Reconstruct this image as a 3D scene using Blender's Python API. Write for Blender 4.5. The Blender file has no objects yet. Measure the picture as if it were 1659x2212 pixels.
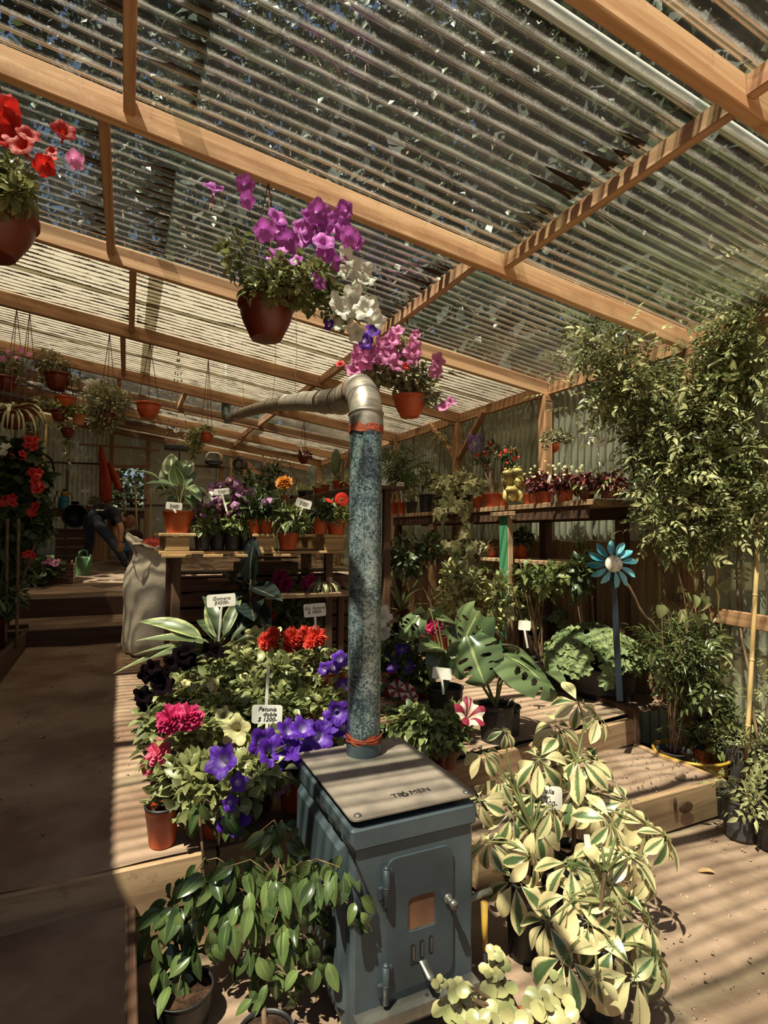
import bpy, math, random
import numpy as np
from math import sin, cos, pi, radians, sqrt, exp
from mathutils import Vector as V, Matrix as M, Euler
R = random.Random(7)
NR = np.random.default_rng(7)
SC = bpy.context.scene
COL = SC.collection

# ------------------------------------------------------------------ camera
F, CX, CY, CAMZ = 1217.0, 829.5, 1106.0, 1.48
YAW, PIT, ROL = radians(24.57), radians(2.59), radians(0.35)
CAM = V((0, 0, CAMZ))
fw = V((sin(YAW)*cos(PIT), cos(YAW)*cos(PIT), sin(PIT)))
r0 = V((cos(YAW), -sin(YAW), 0)); u0 = r0.cross(fw)
rt = r0*cos(ROL) + u0*sin(ROL); up = u0*cos(ROL) - r0*sin(ROL)
cam = bpy.data.cameras.new('camera'); co = bpy.data.objects.new('camera', cam); COL.objects.link(co)
cam.sensor_fit = 'HORIZONTAL'; cam.sensor_width = 36; cam.lens = F/1659*36; cam.clip_start = .02
mw = M(((rt.x, up.x, -fw.x, 0), (rt.y, up.y, -fw.y, 0), (rt.z, up.z, -fw.z, CAMZ), (0, 0, 0, 1)))
co.matrix_world = mw
SC.camera = co

# ------------------------------------------------------------------ sky, sun, exposure
SUN = V((.42, .26, -1.0)).normalized()          # travel direction of the sunlight
wd = bpy.data.worlds.new('sky'); SC.world = wd; wd.use_nodes = True
nt = wd.node_tree; bg = nt.nodes['Background']
sk = nt.nodes.new('ShaderNodeTexSky'); sk.sky_type = 'NISHITA'; sk.sun_disc = False
sk.sun_elevation = math.asin(-SUN.z); sk.sun_rotation = math.atan2(-SUN.x, -SUN.y); sk.dust_density = 2.0
nt.links.new(sk.outputs[0], bg.inputs[0]); bg.inputs[1].default_value = .055
sl = bpy.data.lights.new('sun', 'SUN'); sl.energy = 10.5; sl.angle = .009; sl.color = (1, .89, .74)
so = bpy.data.objects.new('sun', sl); COL.objects.link(so); so.location = (-4, -2, 9)
so.rotation_euler = SUN.to_track_quat('-Z', 'Y').to_euler()
vs = SC.view_settings
vs.view_transform = 'Standard'; vs.look = 'None'; vs.gamma = 1; vs.use_curve_mapping = False; vs.exposure = 0.55
SC.cycles.max_bounces = 8; SC.cycles.diffuse_bounces = 4; SC.cycles.glossy_bounces = 3
SC.cycles.transparent_max_bounces = 16; SC.cycles.transmission_bounces = 4
SC.cycles.sample_clamp_indirect = 6

# ------------------------------------------------------------------ pixel helpers (camera model above)
def ray(x, y): return fw + rt*((x-CX)/F) - up*((y-CY)/F)
def at(x, y, d): return CAM + ray(x, y)*d
def on(x, y, X=None, Y=None, Z=None):
    k = ray(x, y)
    if X is not None: return CAM + k*((X-CAM.x)/k.x)
    if Y is not None: return CAM + k*((Y-CAM.y)/k.y)
    return CAM + k*((Z-CAM.z)/k.z)
def dep(p): return (p-CAM).dot(fw)

# ------------------------------------------------------------------ materials
def srgb(c):
    if isinstance(c, str):
        c = [int(c[i:i+2], 16)/255 for i in (0, 2, 4)]
    return tuple((v/12.92 if v <= .04045 else ((v+.055)/1.055)**2.4) for v in c) + (1,)
MATS = {}
def newmat(n):
    m = bpy.data.materials.new(n); m.use_nodes = True; MATS[n] = m
    t = m.node_tree; t.nodes.clear()
    out = t.nodes.new('ShaderNodeOutputMaterial'); b = t.nodes.new('ShaderNodeBsdfPrincipled')
    t.links.new(b.outputs[0], out.inputs[0])
    return m, t, b, out
def nd(t, ty, **k):
    n = t.nodes.new(ty)
    for a, v in k.items(): setattr(n, a, v)
    return n
def mixc(t, fac, a, b, mode='MIX'):
    n = nd(t, 'ShaderNodeMix', data_type='RGBA', blend_type=mode)
    for s, v in ((n.inputs[0], fac), (n.inputs[6], a), (n.inputs[7], b)):
        if hasattr(v, 'is_linked') or isinstance(v, bpy.types.NodeSocket): t.links.new(v, s)
        else: s.default_value = v
    return n.outputs[2]
def mth(t, op, a, b=0., c=None, clamp=False):
    n = nd(t, 'ShaderNodeMath', operation=op, use_clamp=clamp)
    for s, v in zip(n.inputs, (a, b, c)):
        if v is None: continue
        if isinstance(v, bpy.types.NodeSocket): t.links.new(v, s)
        else: s.default_value = v
    return n.outputs[0]
def ramp(t, fac, a, b):
    n = nd(t, 'ShaderNodeMapRange', interpolation_type='SMOOTHSTEP')
    t.links.new(fac, n.inputs[0]); n.inputs[1].default_value = a; n.inputs[2].default_value = b
    return n.outputs[0]
def noise(t, vec, scale, detail=3, rough=.55, dist=0):
    n = nd(t, 'ShaderNodeTexNoise'); n.inputs['Scale'].default_value = scale; n.inputs['Detail'].default_value = detail
    n.inputs['Roughness'].default_value = rough; n.inputs['Distortion'].default_value = dist
    if vec is not None: t.links.new(vec, n.inputs['Vector'])
    return n.outputs[0]
def coords(t, kind='Object', scale=(1, 1, 1)):
    c = nd(t, 'ShaderNodeTexCoord'); mp = nd(t, 'ShaderNodeMapping'); mp.inputs['Scale'].default_value = scale
    t.links.new(c.outputs[kind], mp.inputs[0]); return mp.outputs[0]
def pm(n, c1, c2=None, scale=8, detail=4, rough=.6, stretch=(1, 1, 1), bump=0, bscale=None, metal=0, transl=0, lo=.35, hi=.68, spec=.5, alpha=None, vary=0):
    m, t, b, out = newmat(n)
    v = coords(t, 'Object', stretch)
    col = srgb(c1)
    if c2:
        f = ramp(t, noise(t, v, scale, detail), lo, hi)
        col = mixc(t, f, srgb(c1), srgb(c2))
    if vary:
        oi = nd(t, 'ShaderNodeObjectInfo'); h = nd(t, 'ShaderNodeHueSaturation')
        t.links.new(mth(t, 'MULTIPLY_ADD', oi.outputs['Random'], 2*vary, 1-vary), h.inputs['Value'])
        if isinstance(col, tuple): h.inputs['Color'].default_value = col
        else: t.links.new(col, h.inputs['Color'])
        col = h.outputs[0]
    if isinstance(col, tuple): b.inputs['Base Color'].default_value = col
    else: t.links.new(col, b.inputs['Base Color'])
    b.inputs['Roughness'].default_value = rough; b.inputs['Metallic'].default_value = metal
    b.inputs['Specular IOR Level'].default_value = spec
    if bump:
        bp = nd(t, 'ShaderNodeBump'); bp.inputs['Strength'].default_value = bump; bp.inputs['Distance'].default_value = .01
        t.links.new(noise(t, v, bscale or scale*3, 5), bp.inputs['Height']); t.links.new(bp.outputs[0], b.inputs['Normal'])
    if transl:
        tr = nd(t, 'ShaderNodeBsdfTranslucent'); mx = nd(t, 'ShaderNodeMixShader'); mx.inputs[0].default_value = transl
        if isinstance(col, tuple): tr.inputs[0].default_value = col
        else: t.links.new(col, tr.inputs[0])
        t.links.new(b.outputs[0], mx.inputs[1]); t.links.new(tr.outputs[0], mx.inputs[2]); t.links.new(mx.outputs[0], out.inputs[0])
    return m
def leafmat(n, c, c2, edge=None, thr=.27, vein=None, rough=.42, transl=.25, var=.22):
    """leaf: u runs across the blade (0.5 at the midrib), v along it; every leaf gets its own shade; edge = cream margin"""
    m, t, b, out = newmat(n)
    uv = nd(t, 'ShaderNodeUVMap'); sx = nd(t, 'ShaderNodeSeparateXYZ'); t.links.new(uv.outputs[0], sx.inputs[0])
    a = mth(t, 'ABSOLUTE', mth(t, 'SUBTRACT', sx.outputs[0], .5))
    g = nd(t, 'ShaderNodeNewGeometry'); oi = nd(t, 'ShaderNodeObjectInfo')
    rn = mth(t, 'FRACT', mth(t, 'ADD', g.outputs['Random Per Island'], oi.outputs['Random']))
    col = mixc(t, rn, srgb(c), srgb(c2))
    if edge:
        nz = noise(t, coords(t, 'Object'), 55, 3)
        f = ramp(t, mth(t, 'ADD', a, mth(t, 'MULTIPLY_ADD', nz, .34, mth(t, 'MULTIPLY_ADD', rn, .34, -.33))), thr-.03, thr+.03)
        col = mixc(t, f, col, srgb(edge))
    if vein:
        f2 = ramp(t, a, .035, .012)
        col = mixc(t, mth(t, 'MULTIPLY', f2, .8), col, srgb(vein))
    h = nd(t, 'ShaderNodeHueSaturation'); t.links.new(col, h.inputs['Color'])
    rn2 = mth(t, 'FRACT', mth(t, 'MULTIPLY', rn, 7.31))
    t.links.new(mth(t, 'MULTIPLY_ADD', rn2, 2*var, 1-var), h.inputs['Value'])
    t.links.new(h.outputs[0], b.inputs['Base Color']); b.inputs['Roughness'].default_value = rough
    tr = nd(t, 'ShaderNodeBsdfTranslucent'); mx = nd(t, 'ShaderNodeMixShader'); mx.inputs[0].default_value = transl
    t.links.new(h.outputs[0], tr.inputs[0]); t.links.new(b.outputs[0], mx.inputs[1]); t.links.new(tr.outputs[0], mx.inputs[2]); t.links.new(mx.outputs[0], out.inputs[0])
    return m
def petalmat(n, c, heart=None, star=None, r1=.12, r2=.5, rough=.6):
    """petal: v = distance from the throat, u = angle; star = second colour in five bands"""
    m, t, b, out = newmat(n)
    uv = nd(t, 'ShaderNodeUVMap'); sx = nd(t, 'ShaderNodeSeparateXYZ'); t.links.new(uv.outputs[0], sx.inputs[0])
    nz = noise(t, coords(t, 'Object'), 60, 2)
    oi = nd(t, 'ShaderNodeObjectInfo')
    col = mixc(t, ramp(t, nz, .3, .7), srgb(c), tuple(x*.72 for x in srgb(c)[:3])+(1,))
    if star:
        s = mth(t, 'COSINE', mth(t, 'MULTIPLY', sx.outputs[0], 10*pi))
        col = mixc(t, ramp(t, s, -.1, .1), col, srgb(star))
    if heart:
        col = mixc(t, ramp(t, mth(t, 'MULTIPLY_ADD', nz, .15, sx.outputs[1]), r2+.07, r1+.07), col, srgb(heart))
    h = nd(t, 'ShaderNodeHueSaturation'); t.links.new(col, h.inputs['Color'])
    t.links.new(mth(t, 'MULTIPLY_ADD', oi.outputs['Random'], .3, .82), h.inputs['Value']); col = h.outputs[0]
    t.links.new(col, b.inputs['Base Color']); b.inputs['Roughness'].default_value = rough
    tr = nd(t, 'ShaderNodeBsdfTranslucent'); mx = nd(t, 'ShaderNodeMixShader'); mx.inputs[0].default_value = .35
    t.links.new(col, tr.inputs[0]); t.links.new(b.outputs[0], mx.inputs[1]); t.links.new(tr.outputs[0], mx.inputs[2]); t.links.new(mx.outputs[0], out.inputs[0])
    return m
def sheetmat(n, tint, dust, axis, period, base, trans, dirt=None, tr_amt=.5, drift=0.):
    """corrugated plastic: see-through film with dust lying in the troughs (position along `axis`), optional black dirt"""
    m, t, b, out = newmat(n)
    c = nd(t, 'ShaderNodeTexCoord'); sx = nd(t, 'ShaderNodeSeparateXYZ'); t.links.new(c.outputs['Object'], sx.inputs[0])
    wv = mth(t, 'COSINE', mth(t, 'MULTIPLY', sx.outputs[axis], 2*pi/period))
    st = [1, 1, 1]; st[1-axis if axis < 2 else 0] = .12
    v1 = coords(t, 'Object', tuple(st)); v2 = coords(t, 'Object')
    n1 = noise(t, v1, 40, 5); n2 = noise(t, v2, 150, 4, .7); n3 = noise(t, v2, 1.3, 3)
    f = ramp(t, mth(t, 'ADD', mth(t, 'MULTIPLY', wv, -.5), mth(t, 'MULTIPLY_ADD', n1, .9, mth(t, 'MULTIPLY_ADD', n2, .6, -.75))), .15, .75)
    f = mth(t, 'ADD', mth(t, 'MULTIPLY', f, dust), mth(t, 'MULTIPLY_ADD', n3, .12, base), clamp=True)
    tp = nd(t, 'ShaderNodeBsdfTransparent'); tp.inputs[0].default_value = srgb(trans)
    tl = nd(t, 'ShaderNodeBsdfTranslucent'); df = nd(t, 'ShaderNodeBsdfDiffuse')
    cc = srgb(tint)
    if dirt:
        d = ramp(t, mth(t, 'ADD', mth(t, 'MULTIPLY', wv, -.28), mth(t, 'ADD', noise(t, v1, 26, 5, .7), mth(t, 'MULTIPLY', n2, .5))), .86, 1.0)
        cc = mixc(t, d, srgb(tint), srgb(dirt)); t.links.new(cc, tl.inputs[0]); t.links.new(cc, df.inputs[0])
        f = mth(t, 'MAXIMUM', f, d)
    else: tl.inputs[0].default_value = cc; df.inputs[0].default_value = cc
    a = nd(t, 'ShaderNodeMixShader'); a.inputs[0].default_value = tr_amt
    t.links.new(df.outputs[0], a.inputs[1]); t.links.new(tl.outputs[0], a.inputs[2])
    m1 = nd(t, 'ShaderNodeMixShader'); t.links.new(f, m1.inputs[0]); t.links.new(tp.outputs[0], m1.inputs[1]); t.links.new(a.outputs[0], m1.inputs[2])
    gl = nd(t, 'ShaderNodeBsdfGlossy'); gl.inputs['Roughness'].default_value = .12; fr = nd(t, 'ShaderNodeFresnel'); fr.inputs[0].default_value = 1.35
    m2 = nd(t, 'ShaderNodeMixShader'); t.links.new(mth(t, 'MULTIPLY', fr.outputs[0], .6), m2.inputs[0]); t.links.new(m1.outputs[0], m2.inputs[1]); t.links.new(gl.outputs[0], m2.inputs[2])
    t.links.new(m2.outputs[0], out.inputs[0])
    return m
def woodmat(n, c1, c2, axis=0, rough=.75, scale=14, dark=None, vary=.12):
    m, t, b, out = newmat(n)
    st = [1, 1, 1]; st[axis] = .06
    v = coords(t, 'Object', tuple(st))
    f = noise(t, v, scale, 6, .65, .6)
    col = mixc(t, ramp(t, f, .36, .66), srgb(c1), srgb(c2))
    if dark:
        col = mixc(t, ramp(t, noise(t, coords(t, 'Object'), 5, 5, .7), .58, .75), col, srgb(dark))
    oi = nd(t, 'ShaderNodeObjectInfo'); h = nd(t, 'ShaderNodeHueSaturation'); t.links.new(col, h.inputs['Color'])
    t.links.new(mth(t, 'MULTIPLY_ADD', oi.outputs['Random'], 2*vary, 1-vary), h.inputs['Value'])
    t.links.new(h.outputs[0], b.inputs['Base Color']); b.inputs['Roughness'].default_value = rough
    bp = nd(t, 'ShaderNodeBump'); bp.inputs['Strength'].default_value = .35; bp.inputs['Distance'].default_value = .006
    t.links.new(f, bp.inputs['Height']); t.links.new(bp.outputs[0], b.inputs['Normal'])
    return m

MT = dict(
 soil=pm('dry_soil', '6d594a', '8f7866', 3, 7, .95, bump=.6, bscale=30, spec=.1),
 path=pm('trodden_earth', '735a4a', '98806c', 2.2, 8, .95, bump=.5, bscale=22, spec=.1),
 peat=pm('peat', '2c1f18', '4a3426', 40, 4, .95, bump=.8, spec=.1),
 rafterY=woodmat('pine_rafter', 'a67a54', 'c8a27c', 1, dark='7e5536'),
 noggin=woodmat('pine_noggin', '96694a', 'bc9470', 1, dark='6a4530'),
 post=woodmat('pine_post', '805a3c', 'a67e58', 1, dark='573621'),
 oldwoodY=woodmat('weathered_wood_depth', '86684c', 'ab8c6a', 1, dark='5a4030'),
 darkwood=woodmat('dark_wood', '3c2619', '563824', 1),
 pallet=woodmat('pallet_wood', '9c7a50', 'c2a274', 1, dark='6d4c2e'),
 terra=pm('orange_plastic', 'a8431d', 'b9532a', 6, 3, .42, lo=.3, hi=.7, vary=.1),
 terrad=pm('brown_plastic', '561c0f', '682612', 6, 3, .38, lo=.3, hi=.7, vary=.08),
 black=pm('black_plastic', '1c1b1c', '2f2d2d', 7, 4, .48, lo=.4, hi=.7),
 grey=pm('grey_plastic', '3a3839', '504a48', 7, 4, .6, lo=.4, hi=.7),
 yellow=pm('yellow_plastic', 'b08a34', '97732a', 6, 4, .5),
 green=pm('green_plastic', '486642', '547450', 6, 3, .5),
 blue=pm('blue_plastic', '2c6f8e', '35809f', 6, 3, .45),
 navy=pm('dark_blue_crate', '1c3440', '24404e', 6, 3, .6),
 galv=None,
 steel=pm('stove_steel', '434e54', '525d63', 5, 5, .42, metal=.35, bump=.05, bscale=60, lo=.3, hi=.7),
 steeld=pm('stove_door_steel', '3a4247', '474f55', 5, 5, .45, metal=.35, lo=.3, hi=.7),
 lid=pm('stove_lid_steel', '6a6058', '887b6f', 9, 6, .6, metal=.15, lo=.3, hi=.7),
 slot=pm('slot_dark', '0a0807', rough=.9),
 bolt=pm('bolt_steel', '77756f', '8f8b84', 20, 3, .35, metal=.8),
 glassd=pm('sooty_glass', '5e4334', '7a5842', 6, 4, .12, lo=.3, hi=.7),
 seal=pm('red_sealant', '8c3a22', 'a64a2a', 20, 3, .7, bump=.6),
 wire=pm('galvanized_wire', '8a8378', rough=.5, metal=.4),
 cord=pm('brown_cord', '5a2c1a', rough=.7),
 white=pm('white_plastic', 'e6e2d8', 'd8d2c4', 6, 3, .45),
 ink=pm('black_ink', '15110f', rough=.8),
 inkg=pm('faded_ink', '6a6158', rough=.8),
 stem=pm('green_stem', '5d6238', '7a7846', 10, 2, .6),
 bark=pm('woody_stem', '5b4430', '7d6348', 14, 3, .8),
 cane=pm('bamboo_cane', 'a78a58', 'c0a472', 12, 3, .5, stretch=(1, 1, .2)),
 debris=pm('leaf_litter', '2a1c13', '3d2a1c', 30, 5, .95),
 jacket=pm('red_jacket', 'b23a22', 'c8502e', 7, 4, .7, bump=.4),
 sack=pm('woven_sack', 'cbc4b6', 'e2dbcd', 9, 6, .7, bump=.35, bscale=90),
 red=pm('red_cloth', '8e2116', 'a62c1c', 7, 4, .75, bump=.4),
 cloth=pm('dark_cloth', '17161a', '24232a', 9, 3, .85, bump=.3),
 jeans=pm('denim', '2a3140', '3d4656', 9, 4, .85, bump=.3),
 skin=pm('skin', 'b07a58', 'bb8662', 8, 2, .55),
 cap=pm('brown_cap', '6e4634', '7e523e', 9, 2, .8),
 stone=pm('stone', '8d7763', 'a28c76', 12, 4, .9, bump=.6),
 frog=pm('frog_glaze', '8c8248', 'b09a5a', 14, 4, .35),
 frogl=pm('frog_belly', 'c0a868', 'd6c48c', 14, 4, .35),
 purple=pm('purple_wire', '5a3a86', '6d4a9a', 10, 2, .5),
 greenpaint=pm('green_paint', '2f6d4a', '3f7f58', 5, 5, .7, stretch=(1, 1, .3), lo=.3, hi=.7),
 drywood=pm('dry_leaf', '9a7a52', 'b8966a', 16, 3, .8, transl=.2),
 teal=pm('teal_enamel', '1f6f86', '6fb2c0', 5, 3, .3, lo=.3, hi=.62),
 navyen=pm('navy_stake', '14202e', rough=.5),
 clay=pm('terracotta', 'b06a3e', 'c07c4e', 9, 3, .8),
)
def galvmat():
    m, t, b, out = newmat('galvanized_steel')
    v = coords(t, 'Object')
    vo = nd(t, 'ShaderNodeTexVoronoi', feature='F1'); vo.inputs['Scale'].default_value = 150
    nz = nd(t, 'ShaderNodeTexNoise'); nz.inputs['Scale'].default_value = 70; nz.inputs['Detail'].default_value = 4
    t.links.new(v, nz.inputs['Vector']); ad = nd(t, 'ShaderNodeVectorMath', operation='MULTIPLY_ADD')
    t.links.new(nz.outputs['Color'], ad.inputs[0]); ad.inputs[1].default_value = (.03,)*3; t.links.new(v, ad.inputs[2]); t.links.new(ad.outputs[0], vo.inputs['Vector'])
    sx = nd(t, 'ShaderNodeSeparateColor'); t.links.new(vo.outputs['Color'], sx.inputs[0])
    big = noise(t, v, 7, 4, .7)
    f = ramp(t, mth(t, 'ADD', mth(t, 'MULTIPLY', sx.outputs[0], .6), mth(t, 'MULTIPLY_ADD', big, 1.5, -.55)), .25, .8)
    col = mixc(t, f, srgb('3f525b'), srgb('9aa8a6'))
    t.links.new(col, b.inputs['Base Color']); b.inputs['Metallic'].default_value = .55
    t.links.new(mth(t, 'MULTIPLY_ADD', sx.outputs[1], .25, .22), b.inputs['Roughness'])
    return m
MT['galv'] = galvmat()
MT['galvd'] = pm('dull_galvanized', '8b8378', 'b5aa9a', 30, 4, .38, metal=.6, stretch=(.15, 1, 1), lo=.3, hi=.7)
PER = .076
MT['clear'] = sheetmat('clear_corrugated', 'c3c3b8', .5, 1, PER, -.03, 'dde6e0', tr_amt=.4)
MT['milky'] = sheetmat('milky_corrugated', 'b9b29c', .12, 1, PER, .76, 'd8d2bc', dirt='1e150e', tr_amt=.68)
MT['wallsheet'] = sheetmat('grey_wall_corrugated', '8f927f', .25, 1, PER, .74, 'b9c4b4', tr_amt=.45)
MT['backsheet'] = sheetmat('grey_back_corrugated', '96917f', .2, 0, PER, .86, 'b9c4b4', tr_amt=.5)
MT['opaque'] = pm('added_shading_roof', '4a3a30', '5c4a3e', 5, 3, .7)  # for the added sheet that shades the left side
LM = dict(
 petunia=leafmat('petunia_leaf', '676e45', '8f8f5a', transl=.28),
 dark=leafmat('dark_leaf', '37462a', '56633a', transl=.2),
 mid=leafmat('mid_leaf', '566238', '7b804a'),
 light=leafmat('light_leaf', '8a8c58', 'a9a671'),
 grey=leafmat('grey_green_leaf', '7b7a58', '9c9672', transl=.2),
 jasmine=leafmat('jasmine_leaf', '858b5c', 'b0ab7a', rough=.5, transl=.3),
 jasdark=leafmat('jasmine_painted_shade_leaf', '46502e', '6f7546', rough=.35, transl=.3),  # darker copy of the jasmine leaf, shade put into the colour
 ficus=leafmat('ficus_leaf', '3a4c2c', '61703f', vein='7f8a58', rough=.22, transl=.18, var=.3),
 scheff=leafmat('variegated_leaf', '4b5f3a', '6c7a4c', edge='cdbd8e', thr=.13, rough=.35, transl=.2, var=.14),
 rubber=leafmat('rubber_leaf', '1c2220', '2c3631', vein='6f6a5a', rough=.18, transl=.04),
 aspid=leafmat('aspidistra_leaf', '39442e', '626b49', edge='9aa06c', thr=.5, rough=.42, transl=.15),
 spath=leafmat('spathiphyllum_leaf', '47583a', '6d7c50', edge='c9cfa6', thr=.5, vein='a6ae7c', rough=.3, transl=.2),
 monst=leafmat('monstera_leaf', '4d5c3c', '5e6b47', vein='9aa26e', rough=.2, transl=.14, var=.12),
 geran=leafmat('geranium_leaf', '5f6e44', '808a56', rough=.6, transl=.2),
 ivy=leafmat('ivy_leaf', '8a9060', 'bdb888', edge='e2dcb8', thr=.3, rough=.45, transl=.2),
 burg=leafmat('burgundy_leaf', '4a1f22', '7d3b38', rough=.45, transl=.2),
 trad=leafmat('purple_strap_leaf', '43202f', '7a4659', rough=.4, transl=.15),
 succ=leafmat('jade_leaf', '8c8a5a', 'b0a676', rough=.35, transl=.15, var=.12),
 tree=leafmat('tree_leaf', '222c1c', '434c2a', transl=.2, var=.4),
 core=leafmat('shade_dark_tree_leaf', '141a10', '20271a', transl=.05, rough=.8),  # inner leaves coloured darker to stand for shade in the crown
 grass=leafmat('strap_leaf', '4c5a34', '8d9160', transl=.2),
 pale=leafmat('pale_strap_leaf', '97976a', 'c8c294', transl=.25),
)
PM = dict(
 magenta=petalmat('magenta_petal', 'bd5cba', 'd9b7d0', r1=.02, r2=.25),
 pink=petalmat('pink_petal', 'd981b4', 'efc7d6', r1=.02, r2=.25),
 white=petalmat('white_petal', 'e8e4d8', 'c7c69a', r1=.02, r2=.2),
 cream=petalmat('cream_petal', 'e3d9a0', 'b9a65a', r1=.02, r2=.22),
 violet=petalmat('violet_petal', '5a1fa6', 'd8c8ee', r1=.02, r2=.62),
 black=petalmat('black_petal', '14090f', '0a0508', rough=.9),
 red=petalmat('red_petal', 'c4251f', 'e2836a', r1=.02, r2=.18),
 star=petalmat('striped_petal', 'e8dcc4', 'cbb98a', star='8e1f3a', r1=.02, r2=.12),
 hot=petalmat('hot_pink_ruffle', 'd4286a', 'a81c50', r1=.05, r2=.3),
 rose=petalmat('rose_ruffle', 'e0627f', 'c8466a', r1=.05, r2=.3),
 lilac=petalmat('lilac_ruffle', 'c48ac0', '9a5aa0', r1=.05, r2=.3),
 scarlet=petalmat('scarlet_ruffle', 'd23420', 'a82418', r1=.05, r2=.3),
 mag2=petalmat('magenta_ruffle', 'b01c62', '7d1048', r1=.05, r2=.3),
 orange=petalmat('orange_petal', 'd98a2a', 'b86a1c', r1=.1, r2=.4),
 gerb=petalmat('gerbera_petal', 'd8301c', 'e05a38', r1=.1, r2=.5),
 plum=petalmat('plum_petal', '5c2142', 'd0b060', r1=.1, r2=.3),
 mauve=petalmat('mauve_petal', 'a56aa4', 'd8c070', r1=.1, r2=.3),
)
PM['black'].node_tree.nodes['Principled BSDF'].inputs['Specular IOR Level'].default_value = .05
PM['core'] = pm('flower_core', '5a3a1a', '8a6a2a', 60, 2, .8)

# ------------------------------------------------------------------ objects, names, parents
WL = {}                                            # world position of every Empty / mesh origin
def thing(name, label, cat, loc, group=None, kind=None):
    o = bpy.data.objects.new(name, None); COL.objects.link(o); o.location = loc; WL[o.name] = V(loc)
    o.empty_display_size = .05
    tag(o, label, cat, group, kind); return o
def tag(o, label=None, cat=None, group=None, kind=None):
    if label: o['label'] = label
    if cat: o['category'] = cat
    if group: o['group'] = group
    if kind: o['kind'] = kind
    return o
def struct(name, loc=(0, 0, 0)): return thing(name, None, None, loc, kind='structure')
def inst(name, me, parent, mat_world, mat=None):
    """one more object sharing the mesh `me`, placed by a world matrix"""
    o = bpy.data.objects.new(name, me); COL.objects.link(o)
    if parent is not None:
        o.parent = parent; o.matrix_basis = M.Translation(-WL[parent.name]) @ mat_world
    else: o.matrix_basis = mat_world
    WL[o.name] = mat_world.translation.copy()
    return o
def frame(y, z, pos=(0, 0, 0), s=1.0):
    """matrix whose Y axis is y and whose Z axis is as near z as possible"""
    y = V(y).normalized(); z = V(z); x = y.cross(z)
    if x.length < 1e-5: x = y.cross(V((.3, .9, .2)))
    x.normalize(); z = x.cross(y)
    m = M((x, y, z)).transposed().to_4x4()
    return M.Translation(V(pos)) @ m @ M.Scale(s, 4)

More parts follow.
